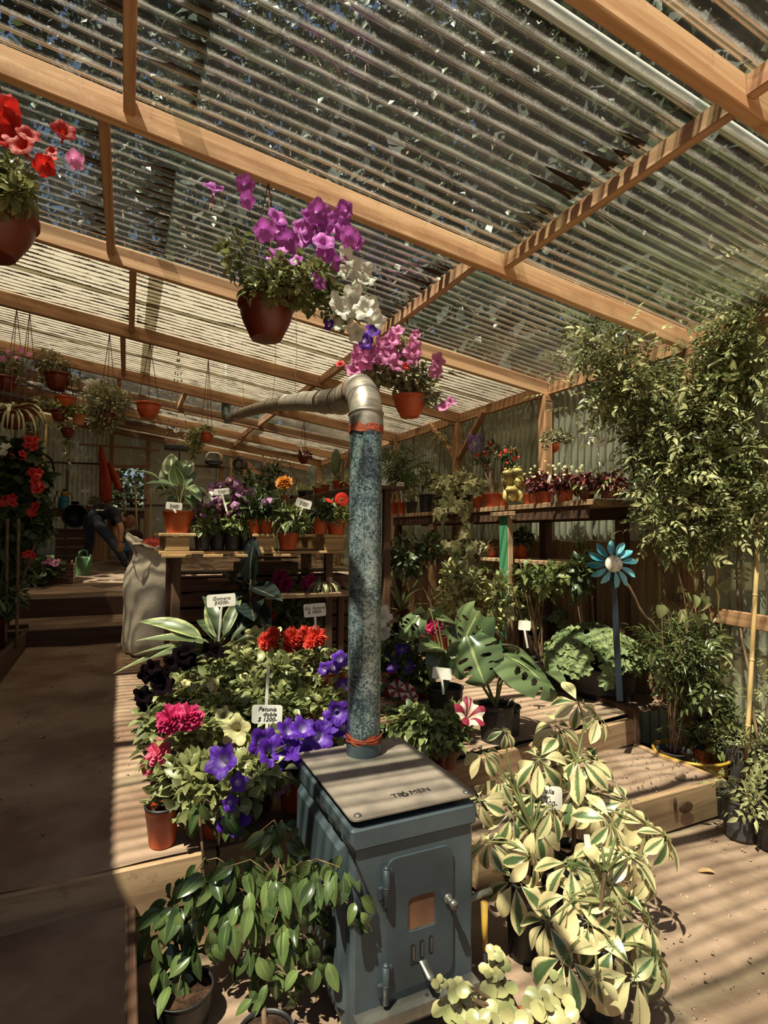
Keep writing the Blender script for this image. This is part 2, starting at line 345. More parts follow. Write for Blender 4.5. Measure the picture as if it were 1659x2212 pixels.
class MB:
    """collects shapes; obj() links them as one mesh object"""
    def __init__(s): s.v = []; s.f = []; s.uv = []; s.mi = []; s.m = 0; s.sm = []
    def add(s, vs, fs, uvs=None, smooth=True, mx=None):
        o = len(s.v)
        s.v += [(mx @ V(p)) if mx else V(p) for p in vs]
        for k, f in enumerate(fs):
            s.f.append(tuple(i+o for i in f)); s.mi.append(s.m); s.sm.append(smooth)
            s.uv += [uvs[i] for i in f] if uvs else [(0, 0)]*len(f)
        return s
    def box(s, c, sz, rz=0, mx=None, bev=0.0):
        x, y, z = [q/2 for q in sz]; c = V(c); ro = M.Rotation(rz, 3, 'Z') if rz else None
        b = min(bev, x*.9, y*.9, z*.9)
        if b <= 0:
            ps = [V((i, j, k)) for k in (-z, z) for j in (-y, y) for i in (-x, x)]
            fs = [(0, 2, 3, 1), (4, 5, 7, 6), (0, 1, 5, 4), (2, 6, 7, 3), (0, 4, 6, 2), (1, 3, 7, 5)]
        else:                                       # chamfered box, 24 verts
            ps = []; 
            for k in (-1, 1):
                for j in (-1, 1):
                    for i in (-1, 1):
                        ps += [V((i*x, j*(y-b), k*(z-b))), V((i*(x-b), j*y, k*(z-b))), V((i*(x-b), j*(y-b), k*z))]
            def q(i, j, k): return ((k+1)//2*4+(j+1)//2*2+(i+1)//2)*3
            fs = []
            for a in (-1, 1):
                fx = [q(a, -1, -1), q(a, 1, -1), q(a, 1, 1), q(a, -1, 1)]
                fy = [q(-1, a, -1)+1, q(-1, a, 1)+1, q(1, a, 1)+1, q(1, a, -1)+1]
                fz = [q(-1, -1, a)+2, q(1, -1, a)+2, q(1, 1, a)+2, q(-1, 1, a)+2]
                fs += [fx if a > 0 else fx[::-1], fy if a > 0 else fy[::-1], fz if a > 0 else fz[::-1]]
                for c2 in (-1, 1):
                    fs += [(q(-1, a, c2)+1, q(-1, a, c2)+2, q(1, a, c2)+2, q(1, a, c2)+1), (q(a, -1, c2), q(a, -1, c2)+2, q(a, 1, c2)+2, q(a, 1, c2)), (q(a, c2, -1), q(a, c2, -1)+1, q(a, c2, 1)+1, q(a, c2, 1))]
            fs += [(q(i, j, k), q(i, j, k)+1, q(i, j, k)+2) for i in (-1, 1) for j in (-1, 1) for k in (-1, 1)]
        if ro: ps = [ro @ p for p in ps]
        ps = [p + c for p in ps]
        return s.add(ps, fs, None, False, mx)
    def beam(s, a, b, w, h, bev=.003, roll=(0, 0, 1)):
        """box from a to b, w wide, h high"""
        a, b = V(a), V(b); m = frame(b-a, roll, (a+b)/2)
        return s.box((0, 0, 0), (w, (b-a).length, h), mx=m, bev=bev)
    def tube(s, path, rad, n=8, cap=True):
        path = [V(p) for p in path]; k = len(path)
        if not hasattr(rad, '__len__'): rad = [rad]*k
        d = (path[1]-path[0]).normalized(); ref = V((0, 0, 1)) if abs(d.z) < .9 else V((1, 0, 0))
        x = d.cross(ref).normalized(); vs = []; uv = []
        for i, p in enumerate(path):
            if i == 0: t = path[1]-path[0]
            elif i == k-1: t = path[-1]-path[-2]
            else: t = (path[i+1]-path[i]).normalized()+(path[i]-path[i-1]).normalized()
            t.normalize(); x = (x-t*x.dot(t)).normalized(); y = t.cross(x)
            for j in range(n):
                a = 2*pi*j/n; vs.append(p+(x*cos(a)+y*sin(a))*rad[i]); uv.append((j/n, i/k))
        fs = [(i*n+j, i*n+(j+1) % n, (i+1)*n+(j+1) % n, (i+1)*n+j) for i in range(k-1) for j in range(n)]
        if cap: fs += [tuple(range(n-1, -1, -1)), tuple((k-1)*n+j for j in range(n))]
        return s.add(vs, fs, uv, n > 4)
    def lathe(s, prof, n=20, c=(0, 0, 0), mx=None, sy=1.0, capb=True, capt=False):
        vs = []; c = V(c); k = len(prof)
        for r, z in prof:
            for j in range(n): vs.append(c+V((r*cos(2*pi*j/n), r*sy*sin(2*pi*j/n), z)))
        fs = [(i*n+j, i*n+(j+1) % n, (i+1)*n+(j+1) % n, (i+1)*n+j) for i in range(k-1) for j in range(n)]
        if capb: fs.append(tuple(range(n-1, -1, -1)))
        if capt: fs.append(tuple((k-1)*n+j for j in range(n)))
        return s.add(vs, fs, None, True, mx)
    def ell(s, c, r, n=12, m=8, mx=None):
        prof = [(max(1e-4, sin(pi*i/m)), -cos(pi*i/m)) for i in range(m+1)]
        vs = []; c = V(c)
        for a, z in prof:
            for j in range(n): vs.append(c+V((r[0]*a*cos(2*pi*j/n), r[1]*a*sin(2*pi*j/n), r[2]*z)))
        fs = [(i*n+j, i*n+(j+1) % n, (i+1)*n+(j+1) % n, (i+1)*n+j) for i in range(m) for j in range(n)]
        return s.add(vs, fs, None, True, mx)
    def mesh(s, name, mats, off=None):
        me = bpy.data.meshes.new(name)
        me.from_pydata([tuple(p-off) if off else tuple(p) for p in s.v], [], s.f)
        for m in (mats if isinstance(mats, (list, tuple)) else [mats]): me.materials.append(m)
        me.polygons.foreach_set('material_index', s.mi); me.polygons.foreach_set('use_smooth', s.sm)
        u = me.uv_layers.new(name='UVMap'); u.data.foreach_set('uv', [c for p in s.uv for c in p])
        me.update(); return me
    def obj(s, name, mats, parent=None, label=None, kind=None):
        off = WL[parent.name] if parent is not None else V((0, 0, 0))
        o = bpy.data.objects.new(name, s.mesh(name, mats, off)); COL.objects.link(o)
        if parent is not None: o.parent = parent; WL[o.name] = WL[parent.name].copy(); 
        else: WL[o.name] = V((0, 0, 0))
        if label: o['label'] = label
        if kind: o['kind'] = kind
        return o
def sub(parent, o):
    """make o a sub-part of parent (both already in world-aligned frames)"""
    o.parent = parent; o.matrix_basis = M.Translation(WL[o.name]-WL[parent.name]) if WL[o.name] != WL[parent.name] else M.Identity(4)
    return o

# ------------------------------------------------------------------ leaf templates: (verts, faces, uvs), base at 0, growing along +Y
def leaf(shape='ovate', L=1., W=.5, n=5, cols=3, fold=.12, curl=.25, wave=0):
    P = dict(ovate=lambda t: sin(pi*t**.75)**.85, lance=lambda t: sin(pi*t**.8)**.9*(1-.25*t), obov=lambda t: sin(pi*t**1.25)**.8,
             strap=lambda t: min(1, t*7)**.6*(1-t**3)**.9, heart=lambda t: (sin(pi*t**.5))**.8, round=lambda t: sqrt(max(0, 1-(2*t-1)**2)))[shape]
    vs = []; uv = []
    for i in range(n+1):
        t = i/n; w = W/2*max(P(min(max(t, .0), 1)), .02 if i in (0, n) else .05)
        a = curl*t; y = L*(sin(a)/curl if curl else t); z = -L*((1-cos(a))/curl if curl else 0)
        for j in range(cols):
            u = 2*j/(cols-1)-1
            zz = z+fold*w*abs(u)**1.3*2 + wave*W*sin(t*11+u*2)*abs(u)*.25
            vs.append((u*w, y, zz)); uv.append((.5+u*.5, t))
    fs = [(i*cols+j, i*cols+j+1, (i+1)*cols+j+1, (i+1)*cols+j) for i in range(n) for j in range(cols-1)]
    return vs, fs, uv
def lobed(n=5, depth=.3, L=1., cup=.12, sub_=3, wob=.08, seed=0):
    """round lobed leaf (geranium, ivy): a fan around the stalk"""
    k = n*sub_*2; vs = [(0, .35*L, 0)]; uv = [(.5, .5)]; rr = random.Random(seed)
    for ring in (.5, 1.):
        for i in range(k):
            a = 2*pi*i/k - pi/2
            r = .55*L*(1-depth*(.5+.5*cos(n*(a+pi/2)))**1.2)*(1+rr.uniform(-wob, wob)*(ring > .9))
            vs.append((cos(a)*r*ring, .35*L+sin(a)*r*ring, cup*L*ring*(.6+.5*cos(n*(a+pi/2)))-.05*L*ring)); uv.append((.5+.5*ring*cos(a), .5+.5*ring*sin(a)))
    fs = [(0, 1+i, 1+(i+1) % k) for i in range(k)] + [(1+i, 1+k+i, 1+k+(i+1) % k, 1+(i+1) % k) for i in range(k)]
    return vs, fs, uv
def ivyleaf():
    pts = [(0, 0), (.3, -.12), (.28, .15), (.55, .3), (.25, .42), (0, 1), (-.25, .42), (-.55, .3), (-.28, .15), (-.3, -.12)]
    vs = [(0, .25, .03)]+[(x, y, -.06*abs(x)*2-.08*y) for x, y in pts]; uv = [(.5, .5)]+[(.5+x*.8, y) for x, y in pts]
    return vs, [(0, 1+i, 1+(i+1) % 10) for i in range(10)], uv
def pinnate(n=5):
    """jasmine-like compound leaf: small leaflets on a stalk"""
    vs, fs, uv = [], [], []
    def put(px, py, ang, L):
        lv, lf, lu = leaf('lance', L, L*.42, 3, 3, .15, .5); o = len(vs); c, s_ = cos(ang), sin(ang)
        vs.extend([(px+x*c+y*s_, py-x*s_+y*c, z) for x, y, z in lv]); fs.extend([tuple(i+o for i in f) for f in lf]); uv.extend(lu)
    for k in range(n//2):
        put(0, .18+.22*k, 1.0, .36); put(0, .18+.22*k, -1.0, .36)
    put(0, .18+.22*(n//2), 0, .5)
    return vs, fs, uv
T = dict(
 pet=[leaf('ovate', 1, .6, 4, 3, .15, c) for c in (.3, .9)],
 ov=[leaf('ovate', 1, .5, 4, 3, .15, c) for c in (.3, 1.)],
 lan=[leaf('lance', 1, .3, 4, 3, .15, c) for c in (.4, 1.1)],
 tiny=[leaf('ovate', 1, .55, 2, 3, .1, .3)],
 needle=[leaf('lance', 1, .12, 3, 3, .1, c) for c in (.3, .9)],
 strap=[leaf('strap', 1, .07, 7, 3, .2, c) for c in (.9, 1.6, 2.1)],
 geran=[lobed(7, .22, 1, .14, 2, .08, s) for s in (1, 2)],
 ivy=[ivyleaf()], jas=[pinnate(5), pinnate(7)], round=[leaf('round', 1, .85, 5, 3, .1, .3)],
 tree=[leaf('ovate', 1, .7, 2, 3, .1, .4)],
)
def scatter(name, parent, mats, tmpl, xf, kind='stuff', label=None):
    """one joined mesh of many small leaves; xf = list of 4x4 matrices (world)"""
    if not xf: return None
    off = np.array(WL[parent.name]) if parent is not None else np.zeros(3)
    VV, FF, LS, UU = [], [], [], []; o = 0
    groups = {}
    for i, m in enumerate(xf): groups.setdefault(i % len(tmpl), []).append(m)
    for g, ms in groups.items():
        tv, tf, tu = tmpl[g]; A = np.array([np.array(m) for m in ms]); tv = np.c_[np.array(tv, float), np.ones(len(tv))]
        P = np.einsum('nij,kj->nki', A, tv)[:, :, :3] - off
        VV.append(P.reshape(-1, 3)); n, k = len(ms), len(tv)
        idx = np.concatenate([np.array(f) for f in tf]); ln = np.array([len(f) for f in tf])
        FF.append((idx[None]+(np.arange(n)*k)[:, None]).ravel()+o); LS.append(np.tile(ln, n)); o += n*k
        UU.append(np.tile(np.array([tu[i] for i in idx]), (n, 1)))
    v = np.concatenate(VV); f = np.concatenate(FF); ls = np.concatenate(LS); uu = np.concatenate(UU)
    me = bpy.data.meshes.new(name); me.vertices.add(len(v)); me.vertices.foreach_set('co', v.ravel())
    me.loops.add(len(f)); me.loops.foreach_set('vertex_index', f.astype(np.int32))
    me.polygons.add(len(ls)); me.polygons.foreach_set('loop_start', np.r_[0, np.cumsum(ls)[:-1]].astype(np.int32))
    me.polygons.foreach_set('use_smooth', np.ones(len(ls), bool))
    me.uv_layers.new(name='UVMap').data.foreach_set('uv', uu.ravel()); me.update(calc_edges=True)
    me.materials.append(mats)
    ob = bpy.data.objects.new(name, me); COL.objects.link(ob)
    if parent is not None: ob.parent = parent; WL[ob.name] = WL[parent.name].copy()
    else: WL[ob.name] = V((0, 0, 0))
    if kind: ob['kind'] = kind
    if label: ob['label'] = label
    return ob
def rv(): return V((R.gauss(0, 1), R.gauss(0, 1), R.gauss(0, 1))).normalized()
def blob(c, r, n, size, shell=.45, droop=0., upn=.6, out=.8):
    """n leaf matrices inside an ellipsoid (c, r), mostly near its skin"""
    c = V(c); res = []
    for _ in range(n):
        d = rv(); q = (shell+(1-shell)*R.random())*(.85+.25*R.random()) if R.random() < .75 else R.random()*.7
        p = c+V((d.x*r[0], d.y*r[1], d.z*r[2]))*q
        y = d*out+rv()*.6+V((0, 0, -droop)); z = V((0, 0, upn))+d*.5+rv()*.45
        res.append(frame(y, z, p, size*R.uniform(.65, 1.25)))
    return res

# ------------------------------------------------------------------ flowers (one mesh per kind, shared)
def funnel(L=5, depth=.42, wave=.06, ruff=.09, n=40, rings=6):
    vs, uv = [], []
    for i in range(rings+1):
        t = i/rings; r = .05+.45*t**1.5; z = -depth*(1-t)**1.6+.05*sin(t*pi)-.09*max(0, t-.7)
        for j in range(n):
            a = 2*pi*j/n; k = r*(1+ruff*t*t*cos(L*a)); vs.append((k*cos(a), k*sin(a), z+wave*t*t*(cos(L*a+.5)*.5+.35*sin(3*L*a)))); uv.append((j/n, t))
    fs = []
    for i in range(rings):
        for j in range(n): fs.append((i*n+j, i*n+(j+1) % n, (i+1)*n+(j+1) % n, (i+1)*n+j))
    o = len(vs)                                     # tube behind the flare
    for i, (r, z) in enumerate(((.05, -depth), (.035, -depth-.25), (.025, -depth-.4))):
        for j in range(n//4): a = 8*pi*j/n; vs.append((r*cos(a), r*sin(a), z)); uv.append((0, .3))
    q = n//4
    for i in range(2): fs += [(o+i*q+j, o+(i+1)*q+j, o+(i+1)*q+(j+1) % q, o+i*q+(j+1) % q) for j in range(q)]
    # close the seam in u
    return vs, fs, uv
def ruffle(layers=6, seed=3):
    rr = random.Random(seed); vs, fs, uv = [], [], []; n = 30
    for l in range(layers):
        q = l/(layers-1); R1 = .5-.3*q; tilt = .15+1.25*q; ph = rr.uniform(0, 6); o = len(vs)
        for i in range(4):
            t = i/3; r = .03+R1*t*cos(tilt*.65); z = .04*l+R1*t*sin(tilt*.8)*.95-.08*(t**3)*(1-q)
            for j in range(n):
                a = 2*pi*j/n
                w = t*t*(.10*sin(7*a+ph)+.07*sin(13*a+2*ph))
                vs.append(((r+w*.5)*cos(a), (r+w*.5)*sin(a), z+w*.9)); uv.append((j/n, t))
        fs += [(o+i*n+j, o+i*n+(j+1) % n, o+(i+1)*n+(j+1) % n, o+(i+1)*n+j) for i in range(3) for j in range(n)]
    return vs, fs, uv
def daisy(np_=24, rings=2):
    vs, fs, uv = [], [], []
    for l in range(rings):
        for k in range(np_):
            a = 2*pi*(k+.5*l)/np_; o = len(vs); c, s = cos(a), sin(a)
            for t, w in ((.12, .03), (.3, .055), (.44, .05), (.5-.06*l, .012)):
                z = .05*l+.05*sin(t*5)-.12*max(0, t-.3)
                for u in (-1, 1): vs.append((t*c-u*w*s, t*s+u*w*c, z)); uv.append((.5, t*2))
            fs += [(o+2*i, o+2*i+2, o+2*i+3, o+2*i+1) for i in range(3)]
    return vs, fs, uv
def five(n=5):
    """small flat five-petalled flower"""
    vs, fs, uv = [], [], []
    for k in range(n):
        a = 2*pi*k/n; lv, lf, lu = leaf('obov', .5, .44, 3, 3, -.1, .5); o = len(vs); c, s = cos(a), sin(a)
        vs += [(x*c+y*s, -x*s+y*c, z) for x, y, z in lv]; fs += [tuple(i+o for i in f) for f in lf]; uv += [(.5, v) for u, v in lu]
    return vs, fs, uv
FT = {'fun': funnel(), 'fun2': funnel(5, .5, .10, .16), 'ruf': ruffle(), 'ruf2': ruffle(5, 9), 'dai': daisy(), 'five': five()}
FMESH = {}
def fmesh(shape, m):
    if (shape, m) not in FMESH:
        b = MB(); b.add(*FT[shape]); 
        mats = [PM[m]]
        if shape == 'dai': b.m = 1; b.ell((0, 0, .06), (.12, .12, .05), 10, 5); mats.append(PM['core'])
        FMESH[(shape, m)] = b.mesh('flower_'+shape, mats)
    return FMESH[(shape, m)]
def flower(parent, pos, size, shape, m, face=None, name='flower'):
    f = V(face) if face else ((CAM-V(pos)).normalized()*.75+V((0, 0, .35))+rv()*.45)
    f.normalize(); y = f.cross(rv()); return inst(name, fmesh(shape, m), parent, frame(y, f, pos, size))

# ------------------------------------------------------------------ pots
def pot_mesh(kind, r, h):
    """(mesh builder around the origin, soil height, soil radius)"""
    b = MB()
    if kind == 'nursery':       # straight black pot with ribs
        pr = [(r*.84, 0)]
        for z in (.08, .3, .34, .38, .42, .8, .84, .88): pr.append((r*(.84+.14*z)*(1.025 if z in (.34, .42, .84) else 1), h*z))
        pr += [(r*1.0, h*.96), (r*1.03, h*.965), (r*1.03, h), (r*.97, h), (r*.95, h*.88)]
    elif kind == 'bowl':        # hanging bowl
        pr = [(r*.5, 0), (r*.55, h*.01)]+[(r*(.55+.4*sin(i/5*pi/2)), h*(.05+.8*i/5)) for i in range(1, 6)]
        pr += [(r*1.0, h*.87), (r*1.04, h*.88), (r*1.04, h), (r*.98, h), (r*.95, h*.85)]
    else:                       # flower pot with a rim
        pr = [(r*.72, 0), (r*.74, h*.02), (r*.94, h*.76), (r*.97, h*.77), (r*1.0, h*.98), (r*1.03, h), (r*.96, h), (r*.93, h*.86)]
    b.lathe(pr, 26)
    return b, pr[-1][1], pr[-1][0]
def pot(parent, base, kind, r, h, m, soil=True):
    b, sz, sr = pot_mesh(kind, r, h)
    o = inst('pot', b.mesh('pot', MT[m]), parent, M.Translation(V(base)))
    if soil:
        s = MB(); k = 14; rr = random.Random(int(base[0]*977+base[1]*131))
        vs = [(0, 0, sz)]+[(sr*cos(2*pi*j/k), sr*sin(2*pi*j/k), sz-.004) for j in range(k)]+[(sr*.6*cos(2*pi*j/k), sr*.6*sin(2*pi*j/k), sz+rr.uniform(0, .012)) for j in range(k)]
        s.add(vs, [(0, 1+k+j, 1+k+(j+1) % k) for j in range(k)]+[(1+k+j, 1+j, 1+(j+1) % k, 1+k+(j+1) % k) for j in range(k)])
        inst('soil', s.mesh('soil', MT['peat']), parent, M.Translation(V(base)))
    return o
def stems(parent, root, tips, r=.003, m='stem', name='stem', sag=.15, n=6):
    b = MB(); root = V(root)
    for t in tips:
        t = V(t); mid = (root+t)/2+V((R.uniform(-1, 1), R.uniform(-1, 1), R.uniform(.3, 1.4)))*(t-root).length*sag
        b.tube([root+V((R.uniform(-1, 1)*r*4, R.uniform(-1, 1)*r*4, 0)), root.lerp(mid, .6), mid.lerp(t, .4), t], [r*1.3, r*1.1, r, r*.6], 5, False)
    return b.obj(name, MT[m], parent)
def text(parent, s, pos, y, z, size, m='ink', name='lettering', shear=.25, align='CENTER', ext=.0003):
    cu = bpy.data.curves.new(name, 'FONT'); cu.body = s; cu.size = size; cu.shear = shear; cu.align_x = align; cu.align_y = 'CENTER'; cu.extrude = ext; cu.resolution_u = 2; cu.space_line = .85
    cu.materials.append(MT[m]); o = bpy.data.objects.new(name, cu); COL.objects.link(o)
    mw_ = frame(y, z, pos); dg = bpy.context.evaluated_depsgraph_get(); dg.update()
    me = bpy.data.meshes.new_from_object(o.evaluated_get(dg)); bpy.data.objects.remove(o); bpy.data.curves.remove(cu)
    o = bpy.data.objects.new(name, me); COL.objects.link(o); WL[o.name] = V(pos)
    if parent is not None: o.parent = parent; o.matrix_basis = M.Translation(-WL[parent.name]) @ mw_
    else: o.matrix_basis = mw_
    return o
def plant_label(px, py, d, w, h, words, stake_to, label, roll=0., face=None, ink='ink', size=None, cat='plant label'):
    """white plastic price tag: plate + stake; (px,py,d) = centre of the plate, stake_to = pixel of the stake foot"""
    c = at(px, py, d); foot = at(stake_to[0], stake_to[1], d)
    f = V(face).normalized() if face else ((CAM-c).normalized()+V((R.uniform(-.15, .15), 0, .1))).normalized()
    yv = (up*cos(roll)+rt*sin(roll)); mx = frame(yv, f, c)
    yv = (mx.to_3x3() @ V((0, 1, 0))); t = thing('plant_label', label, cat, foot, 'price tags on the plants')
    b = MB(); W, H = w/2, h/2; rc = min(W, H)*.3; pts = []
    for sx, sy, a0 in ((1, 1, 0), (-1, 1, pi/2), (-1, -1, pi), (1, -1, 1.5*pi)):
        for k in range(4): a = a0+k*pi/6; pts.append((sx*(W-rc)+rc*cos(a), sy*(H-rc)+rc*sin(a)))
    n = len(pts); vs = [(x, y, .001) for x, y in pts]+[(x, y, -.001) for x, y in pts]
    b.add(vs, [tuple(range(n)), tuple(range(2*n-1, n-1, -1))]+[(i, n+i, n+(i+1) % n, (i+1) % n) for i in range(n)], None, False, mx)
    b.obj('plate', MT['white'], t)
    s = MB(); top = c-yv*H*.8; s.beam(foot, top, .012, .0025, 0, f); s.obj('stake', MT['white'], t)
    if words: text(t, words, c+f*.0022, yv, f, size or h*.34, ink, shear=.3)
    return t

# ================================================================== SETTING
def rz(X, Y): return 2.69+.015*Y+(3.4-X)*.132         # underside of the rafters
XW = 3.4; YB = 11.3
TZ = .34                                              # terrace height near the front
def fz(Y):                                            # trodden path: rises to the back
    return TZ+(.50-TZ)*min(1, max(0, (Y-2.2)/3.6))
# --- lower ground
def grid(name, xs, ys, zf, mat, parent=None, kind='structure', thick=None):
    b = MB(); nx, ny = len(xs), len(ys)
    vs = [(x, y, zf(x, y)) for y in ys for x in xs]
    b.add(vs, [(j*nx+i, j*nx+i+1, (j+1)*nx+i+1, (j+1)*nx+i) for j in range(ny-1) for i in range(nx-1)])
    o = b.obj(name, mat, parent)
    if kind and parent is None: o['kind'] = kind
    return o
def lin(a, b, n): return [a+(b-a)*i/n for i in range(n+1)]
nz_ = lambda x, y, s=1: .006*sin(5.1*x+1.3*y)*s+.005*sin(3.7*y-2.2*x)*s+.004*sin(11*x+7*y)*s
grid('floor', lin(-3, 5, 70), lin(-2.5, 3, 50), lambda x, y: nz_(x, y), MT['soil'])
# --- terrace (left part), with its front edge board planks
def edge(X): return 2.2 if X < .9 else 2.46+.11*(min(X, 2.95)-.9)
terr = struct('terrace_floor', (0, 0, 0))
xs = lin(-2.6, 3.6, 60); b = MB(); ts = lin(0, 1, 50)
vs = [(x, edge(x)-.012+(6.6-edge(x))*t, fz(edge(x)+(6.6-edge(x))*t)+nz_(x, 6*t, .8)) for t in ts for x in xs]; nx = len(xs)
b.add(vs, [(j*nx+i, j*nx+i+1, (j+1)*nx+i+1, (j+1)*nx+i) for j in range(50) for i in range(nx-1)]); b.obj('earth', MT['path'], terr)
def plank(a, bb, w, h, parent, m='oldwood', name='plank', roll=(0, 0, 1), bev=.004, label=None):
    """one board: own mesh, origin in its middle so that grain differs"""
    a, bb = V(a), V(bb); L = (bb-a).length; k = MB(); mx = frame(bb-a, roll, (a+bb)/2)
    k.box((0, 0, 0), (w, L, h), bev=bev)
    # board meshes grow along local Y; the material's grain follows Y
    o = inst(name, k.mesh(name, MT[m]), parent, mx)
    if label: o['label'] = label
    return o
plank((-2.6, 2.19, .25), (.33, 2.19, .25), .04, .17, terr, 'oldwoodY'); plank((.34, 2.2, .245), (1.06, 2.2, .245), .045, .185, terr, 'oldwoodY')
plank((-2.6, 2.2, .08), (.33, 2.2, .08), .04, .15, terr, 'oldwoodY'); plank((.33, 2.205, .07), (1.06, 2.205, .07), .04, .14, terr, 'oldwoodY')
plank((.98, 2.44, .26), (2.0, 2.545, .26), .045, .16, terr, 'oldwoodY'); plank((2.0, 2.55, .262), (2.97, 2.66, .262), .045, .155, terr, 'oldwoodY')
plank((.98, 2.45, .09), (2.97, 2.67, .09), .04, .17, terr, 'oldwoodY')
plank((2.97, 2.62, .2), (2.97, 3.2, .2), .05, .42, terr, 'darkwood')
# little log stumps at the terrace corner
# --- left tread: lower earth platform with a wooden side
tr = struct('step_floor', (0, 0, 0))
b = MB(); xs = lin(-2.6, .035, 24); ys = lin(-2, 2.17, 30); nx = len(xs)
b.add([(x, y, .21+nz_(x, y, .7)) for y in ys for x in xs], [(j*nx+i, j*nx+i+1, (j+1)*nx+i+1, (j+1)*nx+i) for j in range(30) for i in range(nx-1)]); b.obj('earth', MT['path'], tr)
plank((.045, -2, .115), (.045, 2.17, .115), .03, .2, tr, 'darkwood')
# --- wooden step box filled with earth on the right
st = thing('wooden_step', 'low earth-filled wooden step with knotty front board below the terrace', 'step', (2.1, 2.3, 0))
plank((1.36, 2.04, .105), (2.93, 2.06, .105), .04, .185, st, 'oldwoodY', 'front_board'); plank((2.95, 2.04, .1), (2.96, 2.63, .1), .035, .18, st, 'oldwoodY', 'side_board')
plank((1.36, 2.06, .1), (1.36, 2.55, .1), .035, .18, st, 'oldwoodY', 'side_board')
b = MB(); xs = lin(1.37, 2.935, 30); ys = lin(2.06, 2.62, 14); nx = len(xs)
b.add([(x, y, .188+nz_(x*2, y*2, 1.2)) for y in ys for x in xs], [(j*nx+i, j*nx+i+1, (j+1)*nx+i+1, (j+1)*nx+i) for j in range(14) for i in range(nx-1)]); b.obj('earth', MT['soil'], st)
b = MB(); b.ell((2.62, 2.018, .12), (.05, .006, .028), 12, 6); b.ell((2.54, 2.018, .15), (.012, .006, .035), 8, 6); b.obj('knot', MT['darkwood'], st)
# --- back steps and platform
s1 = struct('step_floor', (0, 0, 0))
b = MB()
b.add([(x, y, .64) for y in (5.82, 6.75) for x in (-2.2, .3)], [(0, 1, 3, 2)]); b.obj('earth', MT['path'], s1)
plank((-2.2, 5.8, .57), (.31, 5.8, .57), .04, .16, s1, 'darkwood'); plank((.32, 5.7, .68), (.32, 6.8, .68), .04, .34, s1, 'darkwood')
s2 = struct('platform_floor', (0, 0, 0))
b = MB(); xs = lin(-2.6, 3.6, 50); ys = lin(6.76, 11.6, 40); nx = len(xs)
b.add([(x, y, .83+.06*(y-6.76)+nz_(x, y, .7)) for y in ys for x in xs], [(j*nx+i, j*nx+i+1, (j+1)*nx+i+1, (j+1)*nx+i) for j in range(40) for i in range(nx-1)]); b.obj('earth', MT['soil'], s2)
plank((-2.6, 6.74, .64), (1.2, 6.74, .64), .04, .38, s2, 'darkwood'); plank((1.2, 6.74, .64), (3.5, 6.74, .64), .04, .4, s2, 'darkwood')
def pz(Y): return .83+.06*(Y-6.76)

# --- roof: rafters, noggins, corrugated sheets
roof = struct('ceiling', (0, 0, 0))
RY = [-.25, 1.17, 2.52, 3.93, 5.4, 7.0, 8.15, 9.3, 10.4]
RH, RW = .118, .046
sl_ = V((1, 0, -.132)).normalized(); upn = V((.132, 0, 1)).normalized()
for i, y in enumerate(RY):
    a = V((-3.2, y, rz(-3.2, y))); c = V((3.42, y, rz(3.42, y)))
    a += upn*RH/2; c += upn*RH/2
    plank(a, c, RW, RH, roof, 'post' if i > 3 else 'rafterY', 'rafter', upn)
def noggin(X, y0, y1, w=.045, h=.075):
    za = rz(X, y0)+RH-h/2-.002; zb = rz(X, y1)+RH-h/2-.002
    plank((X, y0, za), (X, y1, zb), w, h, roof, 'noggin', 'noggin')
for i in range(len(RY)-1):
    y0, y1 = RY[i]+RW/2, RY[i+1]-RW/2
    noggin([-.03, -.03, -.13, 0., -.07, -.12, .28, -.1][i], y0, y1)
    noggin([1.86, 1.88, 1.74, 1.76, 1.74, 1.72, 1.7, 1.75][i], y0, y1)
noggin(.62, RY[5]+.03, RY[6]-.03)
AMP = .009
def corr(name, x0, x1, y0, y1, lift, mat, parent):
    b = MB(); n = int((y1-y0)/PER*8); ys = lin(y0, y1, n); xs_ = lin(x0, x1, 5); nx = len(xs_)
    vs = [(x, y, rz(x, y)+RH+AMP+.002+lift+AMP*cos(2*pi*y/PER)+.004*sin(x*3+y*5)) for y in ys for x in xs_]
    b.add(vs, [(j*nx+i, j*nx+i+1, (j+1)*nx+i+1, (j+1)*nx+i) for j in range(n) for i in range(nx-1)])
    return b.obj(name, mat, parent)
sheetsY = [(-1.2, -.3), (-.4, .5), (.42, 1.28), (1.2, 2.06), (1.98, 2.84), (2.76, 3.62), (3.54, 4.02)]
for k, (a, c) in enumerate(sheetsY):
    for x0, x1, l in ((-1.35, .24, .0), (.13, 1.98, .004), (1.82, 3.62, .0)):
        corr('roof_sheet', x0, x1, a, c, l+.003*(k % 2), MT['clear'], roof)
sheetsY = [(3.95, 4.82), (4.74, 5.6), (5.5, 6.4), (6.3, 7.2), (7.0, 7.6), (7.55, 8.2), (8.1, 8.8), (8.7, 9.6), (9.5, 10.4), (10.3, 11.45)]
for k, (a, c) in enumerate(sheetsY):
    for x0, x1, l in ((-1.35 if a < 6.2 else -3.1, .2, .0), (.1, 1.95, .004), (1.82, 3.62, .0)):
        corr('roof_sheet', x0, x1, a, c, l+.003*(k % 2), MT['clear'] if 6.95 < a < 7.6 else MT['milky'], roof)
corr('roof_sheet', -3.3, -1.32, -2.4, 6.35, .006, MT['opaque'], roof)  # unseen opaque sheet, added so that the left aisle lies in shade
